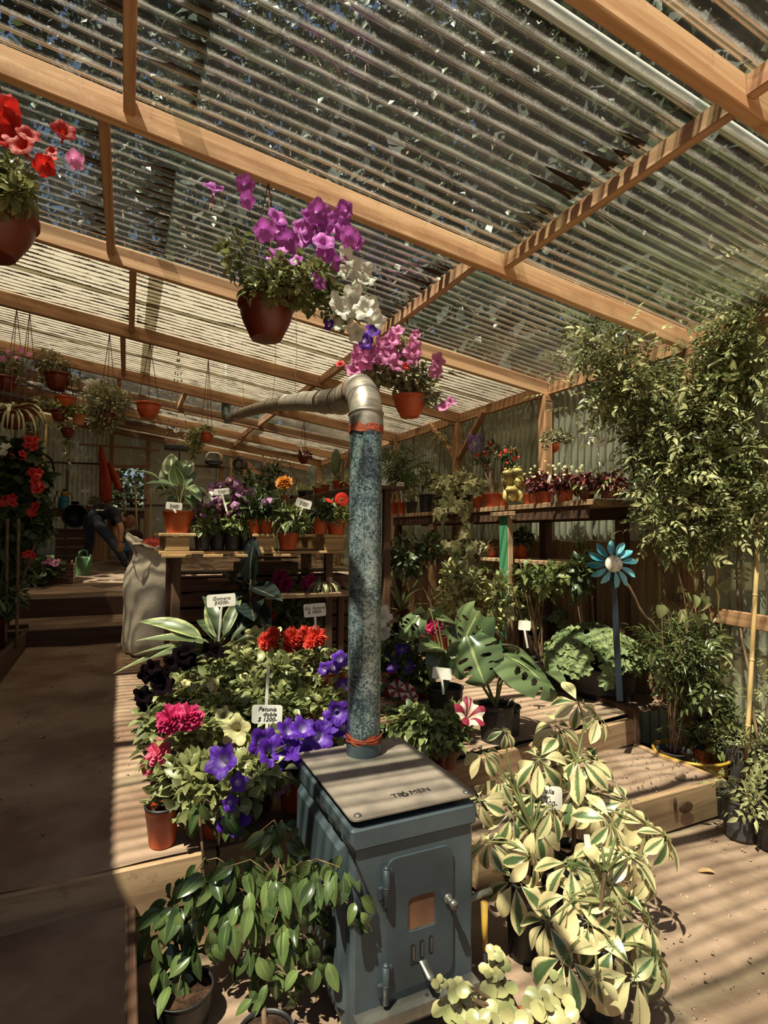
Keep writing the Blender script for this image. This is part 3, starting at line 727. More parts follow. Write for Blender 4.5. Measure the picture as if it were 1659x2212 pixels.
# leaf litter washed against the noggins, lying in the troughs of the clear sheets
def litter(X, ys, side, parent):
    b = MB()
    for y in ys:
        yc = (round(y/PER-.5)+.5)*PER; L = R.uniform(.05, .26) if R.random() < .75 else R.uniform(.02, .05); k = 7; top = []; bot = []
        for i in range(k+1):
            t = i/k; x = X+side*(.02+L*t); w = (.026*(1-t)**.8+.002)*R.uniform(.7, 1.2); z = rz(x, yc)+RH+.006
            top.append((x, yc-w, z+AMP*.6)); bot.append((x, yc+w, z+AMP*.6)); 
        vs = top+[(p[0], yc+R.uniform(-.004, .004), p[2]+.016*(1-i/k)) for i, p in enumerate(top)]+bot; n = k+1
        b.add(vs, [(i, i+1, n+i+1, n+i) for i in range(k)]+[(n+i, n+i+1, 2*n+i+1, 2*n+i) for i in range(k)]+[(2*n+i, 2*n+i+1, i+1, i) for i in range(k)])
    o = b.obj('leaf_litter', MT['debris'], parent); o['kind'] = 'stuff'
litter(1.86, [2.38-.0762*k for k in (1, 2, 3, 4, 6, 7, 9, 10, 11)], -1, roof)
litter(1.74, [3.8-.0762*k for k in (0, 1, 2, 4, 5, 6, 8, 9, 11, 12)], -1, roof)
litter(-.13, [3.85-.0762*k for k in (0, 1, 2, 3, 4, 6, 8, 10, 13)], -1, roof)
litter(.0, [5.3-.0762*k for k in (0, 1, 3, 5)], -1, roof); litter(.02, [5.3-.0762*k for k in (0, 1, 2, 4)], 1, roof)
litter(-.03, [2.4-.0762*k for k in (1, 4)], -1, roof); litter(.24, [2.4-.0762*k for k in range(0, 12)], -1, roof)
litter(.2, [3.85-.0762*k for k in range(0, 13)], -1, roof)
litter(2.6, [4.1+.0762*k for k in (1, 3, 4, 6, 7, 9, 10)], 1, roof); litter(2.2, [4.5+.0762*k for k in (0, 2, 5)], 1, roof)
b = MB(); 
def onroof(x, y, dz):
    k = ray(x, y); n_ = V((.132, -.015, 1)); return CAM+k*((2.69+3.4*.132+dz-n_.dot(CAM))/n_.dot(k))
PYY = (onroof(1190, 10, RH+.04).y+onroof(1540, 270, RH+.04).y)/2
b.tube([V((x, PYY, rz(x, PYY)+RH+.044)) for x in (-.8, .8, 2.4, 3.5)], .024, 14)
pp = b.obj('sunlit_ridge_tube', MT['white']); tag(pp, 'white tube standing in for a sunlit ridge of the clear corrugated roof', 'pipe')  # added tube, stands for a bright sunlit ridge

# --- right wall: posts, plates, braces, corrugated panels
wr = struct('wall_right', (0, 0, 0))
def ground(Y): return 0 if Y < 2.6 else (fz(Y) if Y < 6.7 else pz(Y))
for i, y in enumerate(RY[1:]):
    plank((XW-.03, y, ground(y)-.1), (XW-.03, y, rz(XW, y)), .09, .085, wr, 'post', 'post', (1, 0, 0))
for i in range(1, len(RY)-1):
    y0, y1 = RY[i]+RW/2, RY[i+1]-RW/2
    plank((XW, y0, rz(XW, y0)+RH/2), (XW, y1, rz(XW, y1)+RH/2), .045, .1, wr, 'post', 'top_plate')
def wallp(px_, py_): return on(px_, py_, X=XW-.03)
for a, c in (((1047, 889), (992, 990)), ((930, 916), (982, 985)), ((1165, 905), (1183, 862)), ((760, 962), (748, 1010))):
    a, c = wallp(*a), wallp(*c); plank(a, c, .04, .07, wr, 'post', 'brace', (1, 0, 0))
def wallsheet(y0, y1, mat, top=None, bot=None):
    b = MB(); n = int((y1-y0)/PER*8); ys = lin(y0, y1, n); zs = lin(0, 1, 4); nz = len(zs)
    vs = []
    for y in ys:
        z0 = -.05 if bot is None else bot; z1 = (rz(XW+.06, y)+RH) if top is None else top
        for t in zs: vs.append((XW+.06+AMP*cos(2*pi*y/PER), y, z0+(z1-z0)*t))
    b.add(vs, [(j*nz+i, (j+1)*nz+i, (j+1)*nz+i+1, j*nz+i+1) for j in range(n) for i in range(nz-1)])
    b.obj('wall_sheet', mat, wr)
y = .2
while y < 11.3:
    wallsheet(y, min(y+.86, 11.35), MT['clear'] if y < 1.8 else MT['wallsheet']); y += .8
# low boarding behind the shelves
for k in range(30):
    y = 2.7+.145*k
    if y < 6.9: plank((XW+.02, y, ground(y)-.05), (XW+.02, y, 1.45+.01*(k % 3)), .02, .138, wr, 'oldwoodY', 'plank', (0, 1, 0))
plank(wallp(1460, 1312)+V((-.02, .1, 0)), V((XW-.05, 1.2, wallp(1460, 1312).z-.05)), .03, .09, wr, 'post', 'rail')

# --- left wall and back wall
wl = struct('wall_left', (0, 0, 0))
for k in range(46):
    y = -1.5+.28*k
    plank((-2.35+.006*(k % 2), y, -.1), (-2.35+.006*(k % 2), y, rz(-2.35, y)+RH), .02, .272, wl, 'darkwood', 'plank', (0, 1, 0))
wb = struct('wall_back', (0, 0, 0))
def bw(px_, py_, off=0.): return on(px_, py_, Y=YB-off)
def backsheet(x0, x1, z0, z1, mat, flat=False):
    b = MB(); n = max(2, int((x1-x0)/PER*8)) if not flat else 4; xs_ = lin(x0, x1, n)
    vs = []
    for x in xs_:
        top = (rz(x, YB)+RH) if z1 is None else z1
        for t in (0, .5, 1): vs.append((x, YB+.05+(0 if flat else AMP*cos(2*pi*x/PER)), z0+(top-z0)*t))
    b.add(vs, [(j*3+i, (j+1)*3+i, (j+1)*3+i+1, j*3+i+1) for j in range(n) for i in range(2)])
    b.obj('wall_sheet', mat, wb)
xw0, xw1 = bw(243, 1007).x, bw(312, 1007).x; zw1, zw0 = bw(280, 1007).z, bw(280, 1096).z
xx = -2.6
while xx < xw0-.05:
    backsheet(xx, min(xx+.86, xw0), .8, None, MT['backsheet']); xx += .8
backsheet(xw0, xw1, zw1, None, MT['backsheet'], True); backsheet(xw0, xw1, .8, zw0, MT['backsheet'], True)
backsheet(xw1, xw1+.62, .8, None, MT['backsheet'], True); backsheet(xw1+.6, xw1+1.3, .8, None, MT['backsheet'], True)
backsheet(xw1+1.28, 3.46, .8, None, MT['backsheet'])
for px_ in (240, 320, 478, 572):
    p = bw(px_, 1000); plank((p.x, YB, .85), (p.x, YB, rz(p.x, YB)), .07, .05, wb, 'post', 'post', (0, 1, 0))
plank((-2.6, YB, rz(-2.6, YB)+.05), (3.4, YB, rz(3.4, YB)+.05), .05, .11, wb, 'post', 'top_plate')
def rail(a, c, w=.05, m='post', nm='rail', off=.03):
    plank(bw(*a, off), bw(*c, off), .03, w, wb, m, nm)
rail((170, 960), (320, 969), .035); rail((90, 998), (236, 1003), .03, 'darkwood'); rail((240, 1008), (316, 1008), .06)
rail((310, 970), (345, 974), .04); rail((238, 1079), (316, 1080), .035, 'darkwood'); rail((415, 1006), (560, 1014), .05, 'darkwood'); rail((516, 986), (568, 1038), .11)
rail((312, 1092), (420, 1092), .04, 'darkwood')

# --- outside: ground and trees
b = MB(); g = 40
b.add([(x, y, -.12) for y in (-g, g) for x in (-g, g)], [(0, 1, 3, 2)]); gg = b.obj('ground', pm('outside_ground', '6f6248', '87785a', 1.5, 5, .95)); gg['kind'] = 'structure'
def tree(x, y, h, r, n, seed, lab):
    R.seed(seed); t = thing('tree', lab, 'tree', (x, y, -.12), 'trees beyond the greenhouse')
    b = MB(); b.tube([(x, y, -.12), (x+.1, y, h*.35), (x-.1, y+.1, h*.8)], [.16, .13, .05], 8)
    for k in range(7):
        a = R.uniform(0, 2*pi); z = h*R.uniform(.25, .7); b.tube([(x, y, z), (x+cos(a)*r*.4, y+sin(a)*r*.4, z+r*.3), (x+cos(a)*r*.8, y+sin(a)*r*.8, z+r*.45)], [.06, .04, .015], 5, False)
    b.obj('trunk', MT['bark'], t); xf = []
    nb = 34
    for k in range(nb):
        d = rv(); zz = R.uniform(.12, 1.0); wdt = sin(pi*min(1, zz*.9+.08))**.6
        c = V((x+d.x*r*.75*wdt, y+d.y*r*.75*wdt, h*zz)); q = r*R.uniform(.28, .5)
        xf += blob(c, (q, q, q*.75), n//nb, .20, .1, .3, .5, .5)
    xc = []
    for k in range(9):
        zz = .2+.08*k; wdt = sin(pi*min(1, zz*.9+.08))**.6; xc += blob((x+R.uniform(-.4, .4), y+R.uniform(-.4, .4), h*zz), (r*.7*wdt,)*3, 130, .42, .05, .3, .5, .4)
    scatter('inner_crown', t, LM['core'], T['tree'], xc)  # crown shade painted by a darker leaf colour
    scatter('crown', t, LM['tree'], T['tree'], xf)
TR = [(-26, 15), (-17, 18.5), (-9, 15.5), (-1, 18), (7, 15), (15, 17), (23, 13.5), (31, 14.5), (39, 11.5), (47, 12), (55, 9.8), (63, 10.2), (71, 8.8), (80, 9.6), (90, 9)]
TR += [(-22, 9.5), (-2, 21), (4, 22), (11, 21), (19, 20), (27, 18), (36, 16), (44, 15), (52, 13), (60, 13), (68, 12), (76, 12), (85, 12)]
R.seed(77); t = thing('shrub', 'leafy shrub outside the back window', 'shrub', (.1, 13.2, -.12)); b = MB(); b.tube([(.1, 13.2, -.12), (.1, 13.2, 2.2)], .05, 6)
b.obj('trunk', MT['bark'], t); scatter('crown', t, LM['tree'], T['tree'], blob((.0, 13.2, 2.1), (1.3, .7, 1.1), 1100, .13, .1)+blob((.9, 13.4, 1.3), (.9, .6, .9), 500, .13, .1))
for i, (az, ds) in enumerate(TR):
    a = radians(az); X, Y = ds*sin(a), ds*cos(a)
    tree(X, Y, 2+ds*1.08, 2.3+ds*.05, 3400, 40+i, 'dark green tree rising beyond the clear roof sheets')

# ================================================================== STOVE AND CHIMNEY
sv = thing('wood_stove', 'blue-grey steel wood stove with a small glass door under the chimney pipe', 'stove', (.83, 1.8, 0))
x0, x1, y0, y1 = .615, 1.03, 1.55, 2.08
b = MB(); b.box(((x0+x1)/2, (y0+y1)/2, .315), (x1-x0, y1-y0, .57), bev=.012); b.obj('body', MT['steel'], sv)
b = MB(); b.box(((x0+x1)/2, (y0+y1)/2-.002, .607), (x1-x0+.014, y1-y0+.016, .066), bev=.008); b.obj('rim', MT['steel'], sv)
# lid: rounded plate
def rplate(cx, cy, w, h, r, z0, z1, n=5):
    pts = []
    for sx, sy, a0 in ((1, 1, 0), (-1, 1, pi/2), (-1, -1, pi), (1, -1, 1.5*pi)):
        for k in range(n): a = a0+k*pi/2/(n-1); pts.append((cx+sx*(w/2-r)+r*cos(a), cy+sy*(h/2-r)+r*sin(a)))
    m = len(pts); vs = [(x, y, z1) for x, y in pts]+[(x, y, z0) for x, y in pts]
    return vs, [tuple(range(m)), tuple(range(2*m-1, m-1, -1))]+[(i, m+i, m+(i+1) % m, (i+1) % m) for i in range(m)]
lidz = .666
b = MB(); b.add(*rplate(.824, 1.822, .43, .565, .022, lidz-.005, lidz), smooth=False); lid = b.obj('lid', MT['lid'], sv)
b = MB(); b.box((.824, 1.822, .652), (.33, .46, .018)); b.obj('lid_spacer', MT['slot'], sv)
for p in ((.637, 1.565), (1.012, 1.565), (.637, 2.08), (1.012, 2.08)):
    b = MB(); b.lathe([(.012, 0), (.012, .002), (.008, .005), (0.0005, .006)], 12, (p[0], p[1], lidz)); b.obj('bolt', MT['bolt'], sv)
tx = text(sv, 'TR  MEN', on(888, 1712, Z=lidz+.0012), (0, 1, 0), (0, 0, 1), .036, 'slot', 'maker_lettering', .0)
b = MB(); fc = on(874, 1716, Z=lidz+.0014)   # flame emblem between the letters
fl = [(0, -.014), (.012, -.008), (.013, .004), (.006, .012), (.004, .026), (-.004, .014), (-.011, .010), (-.012, -.006)]
b.add([fc]+[fc+V((x, y, 0)) for x, y in fl], [(0, 1+i, 1+(i+1) % 8) for i in range(8)], None, False); b.obj('maker_emblem', MT['slot'], sv)
b = MB(); fl = [(.0, -.009), (.006, -.004), (.002, .006), (-.006, -.004)]; b.add([fc+V((x, y, .0006)) for x, y in fl], [(0, 1, 2, 3)], None, False); b.obj('emblem_heart', MT['lid'], sv)
# left heat shield with three slots
b = MB(); xs_ = x0-.018
b.add([(xs_, 1.62, .10), (xs_, 2.06, .10), (xs_, 2.06, .545), (xs_, 1.62, .545), (x0, 1.60, .57), (x0, 2.07, .57), (x0, 1.595, .10), (x0, 2.07, .10)],
      [(0, 3, 2, 1), (3, 4, 5, 2), (0, 6, 4, 3), (1, 2, 5, 7)], None, False); b.obj('side_panel', MT['steel'], sv)
for a, c in (((682, 1725), (703, 1750)), ((710, 1762), (731, 1791)), ((742, 1806), (765, 1841))):
    a, c = on(*a, X=xs_-.001), on(*c, X=xs_-.001); zc = (a.z+c.z)/2
    b = MB(); b.box((xs_-.0005, (a.y+c.y)/2, zc), (.003, abs(a.y-c.y), .012)); b.obj('slot', MT['slot'], sv)
# door on the front
yf = y0-.001
dTL, dTR, dBL, dBR = on(832, 1868, Y=yf), on(972, 1812, Y=yf), on(836, 2150, Y=yf), on(980, 2090, Y=yf)
dx0, dx1 = (dTL.x+dBL.x)/2, (dTR.x+dBR.x)/2; dz1, dz0 = (dTL.z+dTR.z)/2, (dBL.z+dBR.z)/2
wv_ = [on(*p, Y=yf) for p in ((876, 1940), (940, 1918), (880, 2015), (938, 1990))]
gx0, gx1 = (wv_[0].x+wv_[2].x)/2, (wv_[1].x+wv_[3].x)/2; gz1, gz0 = (wv_[0].z+wv_[1].z)/2, (wv_[2].z+wv_[3].z)/2
def ring(outer, inner, z0_, z1_):
    m = len(outer); vs = [(p[0], z1_, p[1]) for p in outer]+[(p[0], z1_, p[1]) for p in inner]+[(p[0], z0_, p[1]) for p in outer]+[(p[0], z0_, p[1]) for p in inner]
    return vs, [f for i in range(m) for j in [(i+1) % m] for f in ((i, j, m+j, m+i), (i, 2*m+i, 2*m+j, j), (m+i, m+j, 3*m+j, 3*m+i))]
def rr2(xa, xb, za, zb, r, n=5):
    pts = []
    for X_, Z_, a0 in ((xb-r, zb-r, 0), (xa+r, zb-r, pi/2), (xa+r, za+r, pi), (xb-r, za+r, 1.5*pi)):
        for k in range(n): a = a0+k*pi/2/(n-1); pts.append((X_+r*cos(a), Z_+r*sin(a)))
    return pts
b = MB(); b.add(*ring(rr2(dx0, dx1, dz0, dz1, .03), rr2(gx0, gx1, gz0, gz1, .012), y0, y0-.008), smooth=False); door = b.obj('door', MT['steeld'], sv)
b = MB(); p = rr2(gx0-.004, gx1+.004, gz0-.004, gz1+.004, .01); b.add([(x, y0-.0025, z) for x, z in p], [tuple(range(len(p)))], None, False); b.obj('door_glass', MT['glassd'], door)
b = MB(); b.add(*ring(rr2(gx0, gx1, gz0, gz1, .012), rr2(gx0+.005, gx1-.005, gz0+.005, gz1-.005, .009), y0-.004, y0-.0055), smooth=False); b.obj('glass_frame', MT['bolt'], door)
kp = on(968, 1945, Y=y0-.01); b = MB(); b.tube([(kp.x, y0-.006, kp.z+.006), (kp.x, y0-.014, kp.z+.006)], .014, 14); b.tube([(kp.x, y0-.012, kp.z+.006), (kp.x, y0-.036, kp.z+.006)], [.009, .009], 12); b.tube([(kp.x, y0-.034, kp.z+.006), (kp.x, y0-.05, kp.z+.006)], .0125, 14); b.obj('door_knob', MT['bolt'], door)
for hz in (on(828, 1920, Y=y0-.02).z, on(832, 2130, Y=y0-.02).z):
    hx = dx0-.008; b = MB(); b.tube([(hx, y0-.018, hz-.052), (hx, y0-.018, hz+.052)], .0105, 12); b.ell((hx, y0-.018, hz+.054), (.0095, .0095, .006), 10, 5); b.tube([(hx, y0-.018, hz-.001), (hx, y0-.018, hz+.001)], .0115, 12); b.box((hx+.012, y0-.008, hz+.03), (.02, .012, .03)); b.box((hx-.012, y0-.006, hz-.02), (.016, .012, .03)); b.obj('hinge', MT['steeld'], sv)
for px_, py_ in ((892, 2060), (911, 2050), (931, 2040)):
    c = on(px_, py_, Y=yf-.008); p = rr2(c.x-.0075, c.x+.0075, c.z-.027, c.z+.027, .0073, 5); b = MB(); b.add([(x, y0-.009, z) for x, z in p], [tuple(range(len(p)))], None, False); b.obj('air_slot', MT['slot'], door)
    b = MB(); b.box((c.x+.0025, y0-.0093, c.z-.002), (.006, .0006, .04)); b.obj('air_shutter', MT['bolt'], door)
lv = on(913, 2075, Y=y0-.009); b = MB()
b.add([(lv.x-.012, y0-.008, lv.z+.002), (lv.x+.012, y0-.008, lv.z+.002), (lv.x+.014, y0-.055, lv.z-.016), (lv.x-.010, y0-.055, lv.z-.016), (lv.x+.002, y0-.066, lv.z-.02),
       (lv.x-.012, y0-.008, lv.z-.003), (lv.x+.012, y0-.008, lv.z-.003), (lv.x+.014, y0-.055, lv.z-.021), (lv.x-.010, y0-.055, lv.z-.021), (lv.x+.002, y0-.066, lv.z-.025)],
      [(0, 1, 2, 3), (3, 2, 4), (5, 8, 7, 6), (8, 9, 7), (0, 3, 8, 5), (1, 6, 7, 2), (2, 7, 9, 4), (3, 4, 9, 8)]); b.obj('air_lever', MT['bolt'], door)
b = MB(); b.box((lv.x-.016, y0-.0085, lv.z+.001), (.05, .002, .004)); b.obj('lever_slot', MT['slot'], door)
# ash tray front and feet
b = MB(); b.box((.8225, y0-.02, .115), (.4, .05, .006)); b.box((.8225, y0-.043, .1), (.4, .005, .035)); b.obj('ash_ledge', MT['bolt'], sv)
b = MB(); lc = on(921, 2180, Y=y0-.02); b.lathe([(.006, 0), (.006, .001)], 10, (lc.x, y0-.022, .1185), capt=True); b.obj('ledge_hole', MT['slot'], sv)
b = MB(); b.box((.8225, y0-.003, .07), (.36, .006, .06)); b.obj('ash_drawer', MT['steeld'], sv)
for fx in (x0+.025, x1-.025):
    for fy in (y0+.03, y1-.03): b = MB(); b.box((fx, fy, .017), (.035, .035, .034)); b.obj('leg', MT['steeld'], sv)
rod0 = on(1018, 1950, X=x1); b = MB(); b.tube([(x1-.01, rod0.y+.02, rod0.z), (x1+.09, rod0.y+.02, rod0.z+.004)], .011, 10); b.obj('damper_rod', MT['bolt'], sv)
b = MB(); b.tube([(x1+.02, y0+.12, .05), (x1+.07, y0+.10, .05)], .008, 8); b.obj('ash_pull', MT['bolt'], sv)

# poker with yellow handle hanging from the damper rod
hb = on(1090, 2050, Y=rod0.y+.0); t = thing('fire_poker', 'yellow-handled fire tool leaning by the right side of the stove', 'fire tool', (x1+.05, rod0.y-.01, .0))
b = MB(); b.tube([(x1+.052, rod0.y-.004, .02), (x1+.05, rod0.y+.0, rod0.z-.05)], .006, 8); b.obj('rod', MT['steeld'], t)
b = MB(); b.tube([(x1+.051, rod0.y-.002, rod0.z-.16), (x1+.05, rod0.y, rod0.z-.012)], [.009, .012], 10); b.obj('handle', MT['yellow'], t)

# chimney pipe
ch = thing('chimney_pipe', 'galvanized chimney pipe rising from the stove and running back under the roof', 'chimney', (.838, 2.0, lidz))
PX, PY, PR = .838, 2.005, .0625
zt = 1.93
b = MB(); b.lathe([(PR+.004, lidz-.03), (PR+.004, lidz+.052)], 32, (PX, PY, 0), capb=False); b.obj('collar', MT['steel'], ch)
b = MB(); b.lathe([(PR, lidz+.02), (PR, zt)], 36, (PX, PY, 0), capb=False)
b.box((PX-.03, PY-PR*.9, (lidz+zt)/2), (.006, .006, zt-lidz-.1), bev=.002); b.obj('pipe_section', MT['galv'], ch)
el = [at(*q) for q in ((735, 866, 2.62), (700, 868, 2.95), (660, 867, 3.45), (622, 870, 4.1), (585, 876, 4.75), (555, 883, 5.3), (522, 893, 6.1), (494, 905, 6.95))]
top = V((PX, PY, zt)); d1 = (el[0]-V((PX, PY, zt+.13))); d1.normalize(); ctr = V((PX, PY, zt+.14))
arc = []
for i in range(9):
    a = pi/2*i/8; arc.append(top+V((0, 0, 1))*(.135*sin(a))+d1*(.135*(1-cos(a))))
b = MB(); b.tube(arc, PR+.003, 32, False)
for i in (1, 4, 7): 
    tdir = (arc[i+1]-arc[i-1]).normalized(); b.tube([arc[i]-tdir*.006, arc[i], arc[i]+tdir*.006], [PR+.003, PR+.008, PR+.003], 32, False)
b.obj('elbow', MT['galvd'], ch)
b = MB(); b.tube([top+V((0, 0, -.03)), top+V((0, 0, .012))], PR+.0045, 32, False); b.obj('collar', MT['galvd'], ch)
for z in (zt-.035,):
    b = MB(); k = 40; vs = []
    for j in range(k): 
        a = 2*pi*j/k; w1 = .016+.006*sin(7*a)+.004*sin(13*a+1); vs += [((PR+.0055)*cos(a)+PX, (PR+.0055)*sin(a)+PY, z-.012-.004*sin(5*a)), ((PR+.0055)*cos(a)+PX, (PR+.0055)*sin(a)+PY, z+w1)]
    b.add(vs, [(2*j, 2*((j+1) % k), 2*((j+1) % k)+1, 2*j+1) for j in range(k)]); b.obj('sealant_band', MT['seal'], ch)
b = MB(); k = 40; vs = []
for j in range(k):
    a = 2*pi*j/k; r_ = PR+.0055+.002*sin(9*a); vs += [(r_*cos(a)+PX, r_*sin(a)+PY, lidz+.05+.004*sin(6*a)), (r_*cos(a)+PX, r_*sin(a)+PY, lidz+.075+.008*sin(4*a+1))]
b.add(vs, [(2*j, 2*((j+1) % k), 2*((j+1) % k)+1, 2*j+1) for j in range(k)])
for q in range(3): b.tube([(PX+(PR+.006)*cos(a), PY+(PR+.006)*sin(a), lidz+.052+.009*q+.006*sin(2*a+q)) for a in [2*pi*j/30 for j in range(31)]], .0022, 5, False)
b.obj('sealant_band', MT['seal'], ch)
pts = [arc[-1]]+el
for i in range(len(pts)-1):
    a, c = pts[i], pts[i+1]; dd = (c-a).normalized(); b = MB(); r1 = PR-.0016*i
    b.tube([a-dd*.01, c+dd*.012], [r1+.001, r1], 28, i == len(pts)-2); b.tube([c-dd*.004, c, c+dd*.004], [r1, r1+.004, r1], 28, False); b.obj('pipe_section', MT['galvd'], ch)
d1p = pts[0]; b = MB(); dd = (pts[1]-pts[0]).normalized(); b.tube([d1p-dd*.002, d1p+dd*.02], PR+.0045, 28, False); b.obj('sealant_band', MT['seal'], ch)
e = el[-1]; b = MB(); b.tube([e+V((-.0, .0, -.03)), e+V((-.03, .03, .06)), e+V((-.03, .03, 1.1))], PR-.008, 24); b.obj('pipe_section', MT['galv'], ch)
for (xa, ya), (xb, yb), d in (((595, 748), (589, 860), 4.7), ((637, 745), (637, 850), 3.9), ((523, 815), (526, 880), 6.0)):
    b = MB(); A, B = at(xa, ya, d), at(xb, yb, d); A.z = rz(A.x, A.y)+RH*.3; b.tube([A, A.lerp(B, .5)+V((.01, 0, 0)), B], .0022, 5, False); b.obj('support_wire', MT['wire'], ch)

# ================================================================== HANGING POTS
HG = 'pots hanging under the roof'
def hanging(label, px_, py_, d, rpx, hpx, anchor, m='terrad', name='hanging_pot', cat='hanging pot', kind='bowl', cordm='cord', soil=True, nog=None):
    """rim centre at pixel (px_,py_), depth d; rim half-width rpx and bowl height hpx in pixels"""
    rim = at(px_, py_, d); ry_ = min(RY, key=lambda q: abs(q-rim.y))
    if not nog: rim = on(px_, py_, Y=ry_); d = dep(rim)
    r = rpx*d/F/1.03; h = hpx*d/F
    base = rim-V((0, 0, h)); t = thing(name, label, cat, base, HG)
    pot(t, base, kind, r, h, m, soil)
    A = V((rim.x, ry_, rz(rim.x, ry_)+.004)) if not nog else V((nog, rim.y, rz(nog, rim.y)+RH-.085))
    b = MB(); hk = []
    for k in range(3):
        a = 2*pi*k/3+.5; p = rim+V((cos(a)*r, sin(a)*r, -h*.04)); b.tube([p, A], .0022+.0006*d/4, 5, False)
    b.tube([A+V((0, 0, -.03)), A+V((0, 0, .004)), A+V((.004, 0, .012))], .004, 6); b.obj('hanger', MT[cordm], t)
    return t, rim, r, h
def flowers(t, lst, d, default, spread=.06, face=None):
    for q in lst:
        px_, py_, sz = q[:3]; k = q[3] if len(q) > 3 else default; dd = q[4] if len(q) > 4 else d+R.uniform(-spread, spread)
        flower(t, at(px_, py_, dd-.05), sz*1.05, k[0], k[1], face)
def pb(px_, py_, d, rx, ry, n, size, **k):
    """leaf blob given in pixels at depth d"""
    s = d/F; return blob(at(px_, py_, d), (rx*s, rx*s, ry*s), int(n*1.45), size*1.08, **k)
R.seed(11)
# big purple and white petunia basket in the middle
t, rim, r, h = hanging('dark brown hanging bowl of purple and white petunias, biggest and nearest the middle', 576, 655, 2.5, 61, 80, (578, 412))
scatter('foliage', t, LM['petunia'], T['pet'], pb(640, 615, 2.5, 105, 38, 420, .042)+pb(590, 632, 2.48, 70, 26, 160, .045)+pb(515, 560, 2.45, 26, 60, 40, .042)+pb(740, 660, 2.5, 50, 45, 160, .035)+pb(485, 540, 2.45, 12, 30, 12, .04))
stems(t, rim, [at(x, y, 2.48) for x, y in ((470, 410), (530, 420), (545, 470), (500, 560), (600, 520), (640, 480), (690, 460), (735, 480), (760, 590), (790, 640), (800, 690), (700, 690), (760, 520), (820, 660), (630, 560), (670, 540))], .0022)
FU, FU2 = ('fun', 'magenta'), ('fun2', 'magenta')
flowers(t, [(462, 402, .085), (530, 398, .08), (535, 432, .07), (600, 468, .085), (572, 498, .09), (603, 492, .075), (595, 545, .10), (620, 522, .10), (660, 510, .095), (690, 456, .10), (670, 470, .085), (690, 490, .11), (700, 520, .09), (742, 455, .08), (725, 475, .075), (742, 500, .09), (755, 512, .08), (705, 545, .09), (768, 522, .07), (690, 606, .075), (640, 560, .06), (735, 570, .07), (715, 488, .08), (650, 490, .07)], 2.46, FU)
flowers(t, [(752, 553, .085), (778, 590, .11), (790, 600, .085), (745, 585, .06), (740, 660, .12), (765, 645, .11), (742, 690, .11), (785, 665, .09), (768, 720, .07), (812, 690, .08), (800, 655, .07)], 2.45, ('fun2', 'white'))
flowers(t, [(806, 712, .06), (710, 700, .05)], 2.45, ('fun', 'violet'))
# red petunia basket at the left edge
t, rim, r, h = hanging('brown hanging bowl with red petunias, cut by the left edge of the photo', -18, 462, 2.05, 90, 92, (2, 178))
scatter('foliage', t, LM['petunia'], T['pet'], pb(0, 400, 2.05, 62, 60, 260, .042)+pb(38, 420, 2.0, 34, 34, 90, .04)+pb(-60, 400, 2.05, 60, 60, 150, .04))
stems(t, rim, [at(x, y, 2.0) for x, y in ((20, 330), (60, 290), (100, 330), (140, 300), (165, 345), (40, 250), (5, 230), (90, 370))], .002)
RD = ('fun', 'red')
flowers(t, [(8, 222, .07), (22, 236, .075), (40, 290, .10), (15, 265, .09), (62, 288, .07), (2, 290, .08), (138, 280, .075), (112, 325, .035), (95, 358, .07), (108, 338, .045), (45, 310, .08), (-25, 250, .09)], 2.0, RD)
flowers(t, [(163, 345, .06)], 2.0, ('fun', 'pink'))
# pink petunias right of the elbow
t, rim, r, h = hanging('shiny orange-brown hanging bowl of pink petunias beside the chimney elbow', 885, 856, 3.9, 37, 46, (870, 690), 'terra', nog=1.74)
scatter('foliage', t, LM['grey'], T['pet'], pb(885, 815, 3.9, 55, 36, 330, .05)+pb(810, 800, 3.9, 50, 40, 240, .045)+pb(930, 850, 3.85, 22, 30, 50, .05)+pb(790, 755, 3.9, 26, 30, 90, .05)+pb(860, 750, 3.9, 20, 30, 60, .05))
stems(t, rim, [at(x, y, 3.88) for x, y in ((870, 720), (840, 730), (800, 760), (775, 800), (950, 780), (955, 870), (975, 860), (905, 760), (870, 770), (925, 800))], .003)
PK = ('fun2', 'pink')
flowers(t, [(850, 730, .11), (845, 745, .12), (830, 745, .12), (835, 765, .12), (850, 770, .1), (885, 758, .12), (895, 752, .11), (890, 772, .1), (855, 785, .11), (780, 762, .12), (775, 780, .13), (790, 780, .12), (800, 772, .11), (765, 797, .11), (768, 820, .08), (820, 780, .09), (897, 723, .07), (947, 778, .1), (940, 802, .09), (958, 876, .09), (975, 866, .07), (787, 750, .09), (860, 712, .08), (815, 760, .08)], 3.8, PK, .1)
flowers(t, [(735, 785, .06), (800, 742, .05), (878, 790, .05)], 3.8, ('fun', 'red'))
flowers(t, [(790, 728, .11), (806, 712, .09), (790, 738, .1)], 3.7, ('fun', 'violet'))
# small bowl at the right wall
t, rim, r, h = hanging('small orange hanging bowl of trailing grey succulents by the right wall', 1202, 948, 4.45, 22, 32, (1193, 838), 'terra')
scatter('foliage', t, LM['grey'], T['tiny'], pb(1202, 942, 4.45, 32, 12, 260, .03)+pb(1178, 955, 4.4, 8, 16, 50, .03)+pb(1228, 950, 4.4, 6, 12, 30, .03))
